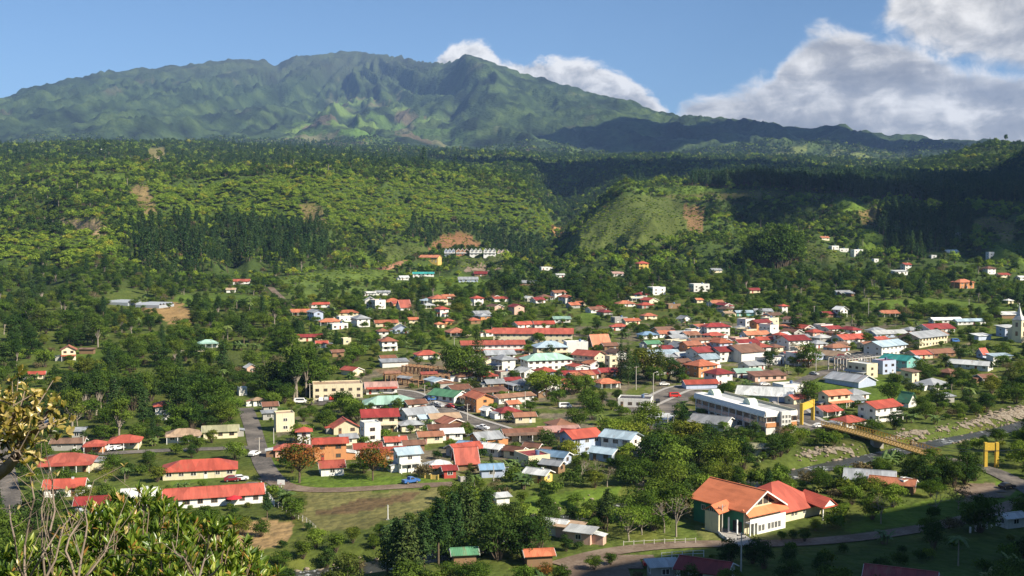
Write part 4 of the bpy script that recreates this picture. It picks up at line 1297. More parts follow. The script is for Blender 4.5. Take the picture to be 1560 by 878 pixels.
    if roof == 'f':
        q = MB()
        for (x0, x1, y0, y1) in ((-L / 2, L / 2, -W / 2, -W / 2 + 0.2), (-L / 2, L / 2, W / 2 - 0.2, W / 2), (-L / 2, -L / 2 + 0.2, -W / 2 + 0.2, W / 2 - 0.2), (L / 2 - 0.2, L / 2, -W / 2 + 0.2, W / 2 - 0.2)):
            q.box(x0 - (0.02 if y1 - y0 < 0.3 else 0), x1 + (0.02 if y1 - y0 < 0.3 else 0), y0, y1, h + 0.5, h + 0.85)
        q.build('parapet', WM(wc), t)
        if rg.random() < 0.7 and L > 6:
            q = MB(); q.tube((L * 0.22, W * 0.1, h + 0.5), (L * 0.22, W * 0.1, h + 1.7), 0.6, n=10); q.build('water_tank', plain('tank_blue', (0.10, 0.16, 0.28)), t)
    elif rg.random() < 0.12:
        q = MB()                                      # a low vent or skylight strip on the roof plane
        q.box(-0.3 + L * 0.2, 0.3 + L * 0.2, -0.3, 0.3, h + rise * 0.8, h + rise + 0.35)
        if roof in 'gh': q.build('roof_vent', RM('lgrey'), t)
    register(t, L, W, h + rise, label)
    return t
TABLE = """
514 609 78 .45 12 2 f tan cream A|cream two storey shop block with grey awning and flat brown roof
580 600 50 .6 12 1 g pink white a|shops with pink and white striped roofs beside the timber yard
594 625 84 .45 12 1 h mint white|white market hall with a broad mint green roof
683 614 62 .6 -35 1 g green white|white hall with a plain green roof
578 658 56 .6 12 2 g maroon cream b|cream two storey house with smooth maroon roof and balcony
812 523 122 .22 -3 2 g red cream|very long red roofed school with two rows of windows
750 541 98 .2 8 2 g red white a|long white school wing with red roof and red awning
796 673 66 .36 14 1 g brown cream p|brown roofed cream end of the long two tone building
850 669 66 .36 14 1 g pink white|pink roofed white end of the long two tone building
968 621 54 .6 -12 1 f dark white|white corner building with dark flat roof at the avenue
105 549 22 .9 20 2 x brick cream p|cream chalet with orange trim alone on the lawn below the dark wood
133 540 25 .3 0 1 s brown wood n|low brown open shed on the lawn beside the cream chalet
317 530 32 .6 20 1 h mint white p|white bungalow with a mint green tin roof next to banana plants
50 579 38 .4 20 1 g red cream|low red roof nearly hidden in bushes above the crooked branch
250 640 28 .8 20 2 h red white|lone white two storey house with a bright red roof among dark trees
382 568 20 .9 29 1 x lgrey pink|small pale pink gabled hut in trees above the paved lane
369 603 15 .8 29 1 f grey white n|tiny white flat hut beside the trees above the paved lane
392 619 19 .7 29 1 h tan white|small white house at the top of the paved lane
280 674 52 .55 15 1 h tan white p|long house with a faded tan roof behind the street of red roofs
336 668 52 .5 15 1 g olive cream|low house with a flat olive grey roof beside the paved lane
66 655 32 .6 20 1 g grey wood|grey tin hut behind the leafy crooked branch
564 469 18 1 10 2 x white white|white house with a steep gable front on the slope above town
598 465 30 .7 15 1 h orange cream p|cream house with a hipped orange roof on the slope above town
615 473 22 .8 29 1 gS red white|small house with a steep bright red roof under the orange hipped one
487 469 30 .35 20 1 g red white|long thin red roofed house at the end of the upper farm road
460 481 36 .45 20 1 g orange cream p|cream house with long orange roof below the upper farm road
530 482 32 .45 15 1 h orange cream|low house with an orange hip roof among palms on the slope
503 496 34 .5 15 1 h orange cream p|cream house with bright orange hip roof and porch among trees
667 466 30 .8 20 2 h brick cream b|two tier terracotta roofed house on the slope above town
588 498 36 .4 15 1 g orange cream|long orange roof half hidden behind the blue grey gable
611 508 26 .9 15 1 x grey bluew|barn like house with a big blue grey tin gable
629 493 16 .8 15 1 g orange cream|small orange roofed house just beyond the blue grey gable
583 519 18 .9 20 2 h brick white|narrow two storey white house with terracotta roof in the palms
591 535 28 .8 20 2 h brick white b|white arched house with small terracotta roof above the timber yard
527 525 16 .9 29 1 f lgrey cream|small cream flat roofed house among garden trees
669 500 16 .8 29 1 h orange cream|little orange roofed cottage left of the terracotta villa
682 495 18 .8 29 1 h red orange|little red roofed orange cottage above the terracotta villa
695 513 36 .8 20 1 h brick cream p|broad terracotta villa with several hips beside the long school
744 513 19 .8 29 1 g red white|red roofed annex touching the end of the long red school
513 544 22 .6 29 1 g brown wood|brown roofed cottage among the tall conifers
590 553 26 .5 25 1 g rust cream|rust brown roof behind trees above the timber yard
600 560 44 .4 20 1 s grey white n|long grey shed roof at the back of the timber yard
472 520 38 .35 15 1 g maroon cream|long dark red roof low in the trees on the slope
490 530 18 .7 15 1 g red white|small red roof peeping out under the long dark red one
650 548 40 .6 20 1 h red white A|white house with red striped roof right behind the timber yard
760 548 50 .5 15 1 g grey white|low grey roofed hall in front of the long white school wing
536 573 34 .6 -40 1 g red cream n|bright red roof behind the cream shops
632 625 36 .55 29 1 g brown white|white house with brown gable roof in front of the green roofed hall
645 634 31 .7 29 1 h brown cream|cream house with dark brown hip roof below the mint roofed market
676 648 50 .45 20 1 g tan white|long white house with tan roof on the sloping main street
646 648 24 .8 29 1 g pblue white|small white house with pale blue tin roof by the maroon house
625 658 38 .6 20 1 h grey cream|cream house with grey hip roof in front of the maroon house
683 664 64 .28 12 1 g brown white|very long low white house with dark brown roof
720 616 40 .5 20 1 h rust cream p|rusty brown roofed house at the bend of the main street
742 635 20 .9 40 1 x white white|tiny white gabled shop at the bend of the main street
780 625 24 .7 29 1 g orange white|small orange roofed house behind the tree on the main street
798 645 36 .5 15 1 g rust cream|red brown roofed row beside the long two tone building
752 593 32 .7 20 1 g grey wood|brown walled house with blue grey tin roof in the dry garden
741 581 32 .6 20 1 h red white p|white house with red orange roof beside the tall cypress
780 588 28 .5 20 1 g maroon cream|dark red roof between dry garden and big trees
411 628 24 .9 20 1 g brown grey|grey walled house with brown roof at the lane corner
409 640 20 .6 20 1 s grey grey|grey lean to house just below the lane corner
433 658 32 .8 20 2 f tan cream|cream two storey flat roofed house beside the paved lane
525 662 44 .6 20 1 x red cream|long house with three small red gables behind the white block
564 674 32 .8 25 2 f lgrey white|bright white two storey block with flat roof
503 684 30 .6 25 1 h brown cream|cream house with brown hip roof behind the orange building
530 679 28 .7 25 1 g grey cream|cream house with plain grey roof beside the bright white block
560 695 42 .5 12 1 g red white|white house with a straight red roof above the small chalet garden
602 684 34 .6 15 1 g red white|white house with bright red roof behind the pale blue roofed one
598 701 40 .55 15 1 g red orange|red roofed house squeezed behind the pale blue roofed villa
620 720 42 .75 24 2 g pblue white b|two storey white villa with pale blue roof and balcony
668 724 42 .7 15 1 h lgrey cream a|cream house with grey roof and dark red awning by the track
709 717 38 .9 15 1 gS red wood|steep red A frame cabin at the edge of the sports field
684 729 15 .8 15 1 g maroon red|little maroon kiosk beside the A frame cabin
717 693 44 .5 -30 1 g blue white|house with broad blue grey tin roof behind the A frame cabin
748 696 46 .5 -30 1 g white white|row of white tin roofs beyond the A frame cabin
785 700 36 .6 -30 1 g brown cream|brown roofed house between the white tin roofs and the palms
748 728 36 .6 10 1 g blue bluew|low house with a blue tin roof in front of the palms
630 689 34 .5 15 1 g brown wood|dark brown roofed cottage below the very long low house
655 676 40 .5 15 1 g rust cream|rust roofed house behind the A frame cabin garden
688 671 34 .6 12 1 g white white|white roofed white house below the very long low house
503 702 50 .42 12 2 g red orange|orange two storey building with white bands and red roof
446 696 54 .4 12 1 h red pink|pink building with red hip roof behind the tree with orange blossom
463 682 20 .9 12 2 h red white|short tower house with red roof behind the orange building
505 725 38 .8 15 1 g red white|small white chalet with red roof on the mown lawn
764 773 20 .6 20 1 s lgrey white n|broken white shack in the weeds near the river
707 862 38 .6 10 1 g green wood n|green tin roof low under the pines by the river
105 687 54 .4 8 1 g brown grey|weathered grey house with long brown roof in the street of red roofs
119 669 24 .8 8 1 s grey grey|small grey roof behind the weathered brown roofed house
146 690 34 .7 12 1 h red orange p|orange walled house with red roof and cars at the street
192 684 50 .6 12 1 h red cream p|cream house with red roof and carport at the street
104 720 90 .6 12 1 h red cream p|big L shaped house with red roof and shaded porch
100 757 66 .6 14 1 g red white|white cottage with orange red roof beside the lawn
143 783 56 .6 14 1 g maroon bluew|dark red roofed hut just above the leafy foreground bush
214 772 56 .7 14 1 g white white|house with glaring pale tin roof partly behind the foreground bush
305 729 114 .40 14 1 h red cream|long cream building with a red hip roof and blooming shrub
326 771 152 .28 17 1 g red white|longest white building with orange doors and a long bright red roof
828 500 34 .5 10 1 g red white|small white house with red roof directly behind the long red school
855 492 28 .5 10 1 g mint white|pale mint roofed house behind the long red school
882 467 14 .8 20 1 g orange cream|tiny orange roofed cottage on the wooded slope
914 475 17 .9 30 1 x red wood|red gabled cottage on the wooded slope
952 468 32 .6 15 1 h orange white|white house with orange red hip roof above the town
943 492 26 .6 20 1 f grey grey|unfinished grey flat roofed house above the town
961 495 28 .5 20 1 g brick cream|brick roofed house next to the unfinished grey one
988 487 26 .6 20 1 h brick cream|terracotta roofed house in trees above the town
943 504 30 .5 10 1 h red white|house with vivid red hip roof at the upper edge of town
1042 492 22 .8 30 1 x grey white|small white house with grey gable at the upper edge of town
1090 467 28 .7 20 1 g orange white|orange roofed house in the trees above the road to the plateau
1064 462 14 .8 20 1 g orange cream|small orange roof beside the orange roofed house in the trees
1108 483 18 .7 20 1 g tan cream|small cream house by the cleared lawn
1133 482 30 .4 10 1 g pblue turq|long turquoise walled house by the cleared lawn
1161 480 32 .5 10 1 g grey white|grey roofed house next to the long turquoise one
1127 507 28 .8 35 1 h grey cream|cream house with grey hip roof behind the maroon roofed inn
1090 512 44 .45 15 2 h maroon white|white two storey inn with maroon roof
912 533 36 .7 20 1 gS orange wood|steep orange roofed hall beside the white flat block
928 534 28 .6 20 1 g brown wood|brown roof leaning against the steep orange hall
838 545 54 .6 10 2 h pblue cream b|cream two storey building with pale blue hip roof and gallery
877 540 38 .6 10 2 f white white n|blank white flat roofed block behind the mint school
832 566 80 .42 18 2 h mint white|white two storey school with mint green hip roof and window rows
897 559 50 .6 -38 2 g red cream b|cream two storey building with red roof and open galleries
931 563 20 .9 29 2 f tan cream|narrow cream flat block in front of the conifers
882 579 60 .3 15 1 g maroon white|roofless white walls and maroon roof behind the round trees
925 575 36 .6 20 1 g maroon wood|dark maroon roofed house in front of the conifers
923 592 38 .6 20 1 h orange white p|white house with glowing orange roof among round trees
986 517 32 .6 20 1 h blue white|white house with a blue hip roof behind the town conifers
1014 515 34 .5 20 1 g brick white|white house with terracotta roof behind the grey gabled shed
1036 516 40 .45 20 1 g grey white|long grey roofed house next to the terracotta one
1055 533 34 .6 25 1 h red white|house with clean red hip roof in the middle of town
1034 537 38 .8 30 1 x grey bluew|big blue grey tin shed with a gable end in town
1084 535 36 .6 25 1 g orange white|orange red roofed house behind the maroon twins
992 531 30 .6 25 1 g green white|low green roof behind the town conifers
1006 548 60 .4 15 1 g pblue white|long pale blue roof behind the town conifers
1041 550 36 .6 25 1 g lgrey lilac|lilac house with pale roof beside the maroon twins
1066 553 44 .7 32 2 g maroon white|white twin house with maroon cross roof, nearer to the conifers
1098 552 38 .8 32 2 g maroon white|white twin house with maroon roof, beside the big brown hall
1131 553 66 .8 32 2 g brown white n|tall white hall with big brown roof and blank walls
1150 517 46 .45 20 1 g orange white|long orange red roof at the back of town
1163 525 36 .5 20 1 g red white|red roofed row house in front of the long orange red roof
1188 525 20 .8 30 2 h red white|small two storey white house with red hip roof
1136 530 42 .5 20 1 g maroon lime|lime walled house with dark red roof
1068 575 50 .7 32 2 h orange orange|orange two storey shop house with orange roof by the plaza
1038 560 30 .7 30 1 g brown wood|brown roofed house behind the orange shop house
1094 588 44 .7 32 2 h maroon white|white two storey shop with flat maroon eaves by the plaza
1066 594 56 .35 10 1 g red bluew n|long low red roof at the plaza corner
1138 576 48 .45 12 1 g mint white|low building with pale mint roof behind the plaza
1168 582 60 .4 15 1 s brown pink|pink row of shops with sagging brown roof
1145 565 42 .6 32 1 g grey white|white walled house with grey roof below the tall white hall
1005 650 46 .6 -20 1 s lgrey white n|round ended pale grey roof beside the white arcade
1085 657 74 .6 -35 1 g grey white n|big folded grey roof in front of the white arcade
1166 612 90 .5 -20 1 g lgrey bluew n|wide pale grey green roof behind the white arcade
1200 599 48 .7 20 1 f white white n|blank white flat roofed store by the big round tree
1193 478 14 .9 20 2 h red white|narrow white tower house with small red roof
1280 484 22 .9 30 2 x white white|white gabled house in the dark trees above town
1262 484 28 .5 20 1 g maroon wood|dark red roof beside the white gabled house in dark trees
1352 483 36 .5 15 1 g orange cream p|orange roofed ranch house on the bright green meadow
1288 452 26 .5 15 1 g grey wood|grey tin roof under the trees of the meadow edge
1440 494 52 .25 12 1 g white white|long white roofed shed at the far end of the meadow
1476 496 52 .25 12 1 g pblue white|long pale blue roofed shed near the dark cypress
1536 486 46 .5 10 1 s white wood n|wide white tin canopy behind the church
1536 463 16 .9 20 1 h white cream|little cream kiosk with pale roof on the meadow
1424 508 62 .5 25 1 g maroon white|large white store with maroon roof and stepped front
1534 514 34 .5 25 2 s lgrey bluew|pale blue two storey block in front of the church
1494 519 32 .5 25 1 s lgrey bluew n|grey shade roof over an open yard
1294 524 58 .5 25 1 g red white|white house with wide red roof and shaded porch at the back street
1352 516 62 .3 20 1 g lgrey bluew|long silvery tin roof at the back street
1353 531 40 .5 25 1 g red wood|red roofed hall in front of the long silvery roof
1406 530 76 .35 40 2 g grey cream|long cream two storey block with grey roof
1348 544 66 .4 38 2 g pblue white|white two storey hotel with pale mint blue roof
1208 534 50 .6 25 2 g maroon white|white shop house with maroon roof and red ground floor
1268 550 58 .5 -50 1 g tan white|white walled store with brown grey roof near the round tree
1280 532 24 .7 25 1 g brown cream|small brown roofed house behind the brown grey store
1295 556 46 .6 -45 1 g maroon white|white gabled house with maroon roof near the concrete frame
1403 548 48 .5 20 1 g red cream|cluster of red roofs beside the turquoise house
1430 546 50 .5 20 1 g rust wood|rusty roofs beyond the turquoise house
1369 566 56 .55 -50 2 g turq turq|two storey turquoise house with turquoise roof
1295 590 80 .55 -55 1 g grey bluew n|big grey warehouse roof beside the green plot
1386 586 28 .8 40 2 s brown cream|slim cream two storey house with flat brown roof
1419 595 54 .7 35 1 h grey white|white house with grey hip roof at the end of the green plot
1444 576 34 .9 35 1 h brown wood|brown pyramid roofed house among dark trees
1478 564 70 .35 -40 1 g lgrey white|long pale grey roofed hall with white gable end
1496 546 18 .9 30 1 gS red bluew|tiny steep bright red roof by the pool
1522 551 40 .4 15 1 s pblue white n|flat pale blue roof by the tiny red gable
1500 584 34 .6 20 1 g brown grey|grey weathered house in the trees above the river bank
1382 621 28 .9 35 1 xS green white|A shaped house with green roof and white gable near the river
1339 644 66 .5 32 2 g red white b|two storey white house with red roof at the bridge
1293 654 54 .6 30 1 h red white|low white house with bright red roof at the near end of the bridge
1258 636 44 .6 28 1 g red white p|red roofed house right behind the yellow portal at town end
1213 617 36 .6 28 1 g red cream|red roofed house between the big round tree and the white arcade
1272 616 48 .5 20 1 g lgrey white|pale roofed shed at the edge of the green plot
1295 620 44 .5 20 1 g grey bluew|grey tin sheds at the edge of the green plot
1440 614 28 .7 20 1 s grey grey n|grey shack in the bushes above the river bank
946 695 62 .6 -34 2 g pblue white|white house with light blue roof and blank gable by the grove
921 704 48 .6 -34 1 g pblue bluew|lower light blue roof in front of the white gabled house
845 709 52 .5 -30 1 g blue bluew|blue tin roof with a big rust patch
842 722 38 .6 -30 1 g grey wood|small grey tin roof below the rust patched blue one
820 737 44 .6 -30 1 g lgrey yellow|yellow walled house with pale tin roof near the river
874 672 38 .5 -15 1 g maroon white|white edged maroon roof behind the round garden tree
812 694 30 .7 -25 1 g brown cream|cream house with brown roof beside the narrow street
1155 695 34 .6 -15 1 g olive cream|cream bungalow with olive roof in the grove
845 818 46 .6 -25 1 g lgrey white n|round shouldered pale tin shack beside the river
868 822 44 .5 -25 1 s tan pink n|tan roofed shack wedged beside the river shack
885 830 46 .5 -25 1 s lgrey pink|pink edged tin roof at the end of the river shacks
820 864 44 .5 10 1 g orange wood n|bright orange roof half hidden in flowering bushes
1010 884 50 .5 10 1 s lgrey grey|ribbed pale roof beside the parked red car
1075 892 92 .6 -28 1 g maroon white|dark red roofs at the bottom edge beside the parking place
1325 745 76 .6 -20 1 g grey bluew|sprawling house with a blue grey roof by the river grove
1360 752 72 .4 -28 1 g orange wood|orange tin roof half in shade of a great dark tree
1378 752 30 .7 25 1 f white white n|plain white box hut below the orange tin roof
1372 902 110 .4 -24 1 g maroon mintw|maroon roofed house in the deep shade at the bottom edge
1540 806 44 .5 20 1 g white white|pale house deep in the shade beside a row of white posts
615 427 16 .8 20 1 g lgrey white|small white house below the red dirt road
645 421 32 .3 5 1 g turq white|thin long turquoise roof below the red dirt road
713 430 30 .5 5 1 g grey bluew|blue grey roofed house at the foot of the sports ground terrace
732 421 20 .7 5 1 g maroon wood|dark red roof behind the blue grey house of the terrace
803 435 28 .5 5 1 g grey wood|grey roofed house on the small green mound
832 412 20 .7 10 1 f white white|white flat house at the mouth of the gorge
853 423 14 .6 10 1 g white white|small white shed below the gorge mouth
978 410 20 .8 15 2 h red yellow|yellow walled house with red roof under the grassy knoll
940 421 20 .6 15 1 g pink white|pale pink roofed house under the grassy knoll
1000 450 28 .7 20 2 f white white|white two storey modern house above the town
563 451 18 .4 10 1 g white white|low white shed on the upper farm slope
583 450 22 .4 10 1 g grey white|low grey shed on the upper farm slope
656 400 34 .45 -18 2 g orange yellow|yellow walled clubhouse with orange roof on the red earth
368 433 26 .5 10 1 g red white|white farmhouse with red roof below the pine wood
352 446 14 .7 10 1 g tan white|small pale shed below the pine wood
1255 366 17 .7 15 1 g orange cream|small orange roofed house high on the shaded slope
1270 380 16 .7 15 1 f white white|topmost white box house in the chain on the shaded slope
1283 384 20 .6 15 1 f white white|wide white house second in the chain on the shaded slope
1305 390 19 .6 15 2 f white white|two storey white house third in the chain on the shaded slope
1333 400 11 .8 15 1 f white white|lowest white box house in the chain on the shaded slope
1380 412 18 .9 20 2 g red white|white house with bright red roof on the shaded slope
1370 418 26 .4 20 1 s lgrey white|pale low roof at the foot of the bright red roofed one
1448 387 24 .5 10 1 g white white|long white house high on the dark right slope
1460 359 10 .8 10 1 f white white|single white speck of a house below the tan clearing
1506 418 22 .7 20 2 h brown white|white two storey house beside the red roofs of the dark slope
1527 423 24 .5 20 1 g red cream|long red roof on the dark slope
1466 440 36 .6 20 2 h orange orange|large orange villa with orange hip roof on the dark slope
1421 394 12 .7 10 1 f white white|small white cube house on the dark slope
1508 394 13 .8 10 2 f white white|tall white cube house at the lit edge of the dark slope
1283 450 26 .4 10 1 g grey bluew|grey blue shed under the trees at the foot of the slope
1090 416 20 .7 15 1 g grey cream|cream hut with grey roof beside the great eucalyptus
1065 445 32 .6 15 2 f lgrey white|white stepped terrace house below the great eucalyptus
1147 447 24 .6 20 1 g maroon cream|maroon roofed house in the trees below the great eucalyptus
1555 427 18 .7 20 1 g white white|white house at the far edge of the dark slope
233 244 20 .5 5 1 g tan cream|lone cream house on the forest plateau
160 230 14 .4 5 1 g white white|white sheds on the forest plateau near the skyline
"""
def build_table_houses():
    for line in TABLE.strip().splitlines():
        spec, label = line.split('|')
        p = spec.split()
        u, v, w, k, yaw = map(float, p[:5])
        roof = p[6][0]; fl = p[6][1:] + (p[9] if len(p) > 9 else '')
        house(u, v, w, k, yaw, int(p[5]), roof, p[7], p[8], fl, label.strip())
build_table_houses()
# ------------------------------------------------------------------ landmark buildings
def corner_frame(pa, pb):
    """origin at pixel-ground pa, yaw along pa -> pb; returns origin, yaw, length"""
    a, b = G(*pa), G(*pb)
    return a, atan2(b[1] - a[1], b[0] - a[0]), float(hypot(b[0] - a[0], b[1] - a[1]))
def part_box(parent, name, mats, *boxes):
    q = MB()
    for b in boxes: q.box(*b)
    return q.build(name, mats, parent)
TILE = roof_mat('clay_tiles', (0.86, 0.27, 0.125), 'tile')
def school():
    p = G(1134, 815); th = radians(36)
    L, W, h = 11.5, 15.0, 5.6                      # front width, depth, eaves height
    cx = p[0] + cos(th) * L / 2 - sin(th) * W / 2; cy = p[1] + sin(th) * L / 2 + cos(th) * W / 2
    t = empty('school_hall', (cx, cy, float(p[2])), th)
    tag(t, 'cream and dark green school hall with a big orange tiled gable roof', 'school')
    rise = 3.3
    walls_mb(L, W, h, rise, 'y').build('wall', WM('cream'), t)
    part_box(t, 'side_wall', WM('dgreen'), (-L / 2 - 0.06, -L / 2 - 0.01, -W / 2 + 0.3, W / 2, -1, h - 0.1))
    rb = MB(); l = L / 2 + 0.9; e = h - rise * 0.9 / (L / 2)
    rb.slab([(l, -W / 2 - 1.2, e), (l, W / 2 + 0.7, e), (0, W / 2 + 0.7, h + rise), (0, -W / 2 - 1.2, h + rise)], 0.18)
    rb.slab([(-l, W / 2 + 0.7, e), (-l, -W / 2 - 1.2, e), (0, -W / 2 - 1.2, h + rise), (0, W / 2 + 0.7, h + rise)], 0.18)
    rb.box(-0.15, 0.15, -W / 2 - 1.2, W / 2 + 0.7, h + rise - 0.05, h + rise + 0.1)
    rb.build('roof', TILE, t)
    bb = MB()
    for sg in (-1, 1):
        a = [(sg * l, -W / 2 - 1.30, e + 0.02), (sg * l, -W / 2 - 1.22, e + 0.02), (0, -W / 2 - 1.22, h + rise + 0.04), (0, -W / 2 - 1.30, h + rise + 0.04)]
        bb.slab(a if sg < 0 else a[::-1], 0.36)
    bb.build('barge_board', TRIM, t)
    for x0, x1, z0, za, zb in ((-3.6, -1.9, h + 0.25, 0.55, 1.55), (-1.7, -0.15, h + 0.25, 1.65, 2.55), (0.15, 1.7, h + 0.25, 2.55, 1.65), (1.9, 3.6, h + 0.25, 1.55, 0.55)):
        q = MB(); y = -W / 2 - 0.03
        q.face([(x0, y, z0), (x1, y, z0), (x1, y, h + zb), (x0, y, h + za)])
        q.build('gable_window', glass_mat(), t)
    q = MB(); q.slab([(-L / 2 - 0.7, -W / 2 - 1.9, h - 1.35), (L / 2 + 0.7, -W / 2 - 1.9, h - 1.35), (L / 2 + 0.7, -W / 2 - 0.03, h - 0.1), (-L / 2 - 0.7, -W / 2 - 0.03, h - 0.1)], 0.14)
    q.build('skirt_roof', TILE, t)
    # upper gallery over the ground floor window band
    part_box(t, 'gallery', TRIM, (-L / 2 + 0.1, L / 2, -W / 2 - 1.5, -W / 2 - 0.02, 2.55, 2.75), (-L / 2 + 0.1, L / 2, -W / 2 - 1.5, -W / 2 - 1.4, 2.75, 3.5))
    part_box(t, 'ground_floor_bay', WM('white'), (-L / 2 + 2.4, L / 2, -W / 2 - 1.45, -W / 2 - 0.02, -1, 2.55))
    for x in (-2.6, -1.5, 0.4, 1.5, 2.6, 3.7):
        o = link('window', window_mesh('w'), t, (x, -W / 2 - 1.47, 1.3)); o.scale = (0.85, 1, 1.5)
    for x in (-2.0, 0.0, 2.0):
        o = link('window', window_mesh('d'), t, (x, -W / 2 - 0.04, 3.7)); o.scale = (0.8, 1, 0.9)
    for x, y in ((-L / 2 + 0.2, -W / 2 - 1.4), (-L / 2 + 1.4, -W / 2 - 1.4), (-L / 2 - 1.6, -W / 2 + 3.0), (-L / 2 - 1.6, -W / 2 + 0.6)):
        q = MB(); q.box(x - 0.13, x + 0.13, y - 0.13, y + 0.13, -1, 3.4 if y > -W / 2 else 2.5); q.build('post', TRIM, t)
    # entrance canopy on the dark side
    x0, x1, ya, yb = -L / 2 - 4.2, -L / 2 + 0.6, -W / 2 + 3.4, -W / 2 + 8.2
    q = MB(); ym = (ya + yb) / 2
    q.slab([(x0, ya, 4.4), (x1, ya, 4.9), (x1, ym, 6.5), (x0, ym, 5.9)], 0.14); q.slab([(x1, yb, 4.9), (x0, yb, 4.4), (x0, ym, 5.9), (x1, ym, 6.5)], 0.14)
    q.build('entrance_roof', TILE, t)
    part_box(t, 'entrance_wall', WM('cream'), (-L / 2 - 3.9, -L / 2 - 3.5, ya + 0.4, yb - 0.4, -1, 4.4))
    part_box(t, 'entrance_shade_panel', DARKIN, (-L / 2 - 0.14, -L / 2 - 0.07, -W / 2 + 0.6, -W / 2 + 3.2, 0, 2.6))  # solid dark panel painted as the shade inside an open entrance
    for y in (2.0, 4.5):
        o = link('window', window_mesh('w'), t); wall_place(o, L + 0.14, W, 'l', -y, 3.6); o.scale = (1.2, 1, 1.2)
    register(t, L + 4, W, h + rise, t['label'])
    # the lower red roofed wing
    ca, sa = cos(th), sin(th)
    ox = cx + ca * (L / 2 + 8.0) - sa * 1.0; oy = cy + sa * (L / 2 + 8.0) + ca * 1.0
    w = empty('school_wing', (ox, oy, float(H(ox, oy)) + 0.1), th)
    tag(w, 'cream school wing under a bright red hip roof with a shaded porch', 'school')
    L2, W2, h2, r2 = 16.0, 13.5, 3.0, 4.3
    walls_mb(L2, W2, h2).build('wall', WM('cream'), w)
    roof_mb('h', L2, W2, h2, r2, 1.0).build('roof', RM('red'), w)
    q = MB(); q.slab([(L2 / 2 - 4.5, -W2 / 2 - 4.2, 2.7), (L2 / 2 + 0.9, -W2 / 2 - 4.2, 2.7), (L2 / 2 - 1.8, -W2 / 2 + 3.2, 5.2)], 0.14)
    for x0, x1 in ((L2 / 2 - 4.5, L2 / 2 - 1.8), (L2 / 2 + 0.9, L2 / 2 - 1.8)):
        a = [(x0, -W2 / 2 - 4.2, 2.65), (x1, -W2 / 2 - 4.2, 4.6), (x1, -W2 / 2 + 3.2, 5.3), (x0, -W2 / 2 + 3.2, 3.6)]
        q.slab(a if x0 < x1 else a[::-1], 0.14)
    q.build('porch_roof', RM('red'), w)
    q = MB(); q.face([(L2 / 2 - 4.1, -W2 / 2 - 3.9, 2.5), (L2 / 2 + 0.5, -W2 / 2 - 3.9, 2.5), (L2 / 2 - 1.8, -W2 / 2 - 3.9, 4.3)]); q.build('porch_gable', TRIM, w)
    for x in (L2 / 2 - 4.0, L2 / 2 + 0.4):
        q = MB(); q.box(x - 0.12, x + 0.12, -W2 / 2 - 3.9, -W2 / 2 - 3.66, -1.5, 2.6); q.build('post', TRIM, w)
    for x in (-6.2, -4.6, -1.8, -0.6, 2.2):
        put_window(w, L2, W2, 'f', x, 1.6, 0.9, 1.5)
    for y in (-3.5, 0, 3.5): put_window(w, L2, W2, 'r', y, 1.6, 1.2, 1.3)
    register(w, L2, W2, h2 + r2, w['label'])
school()

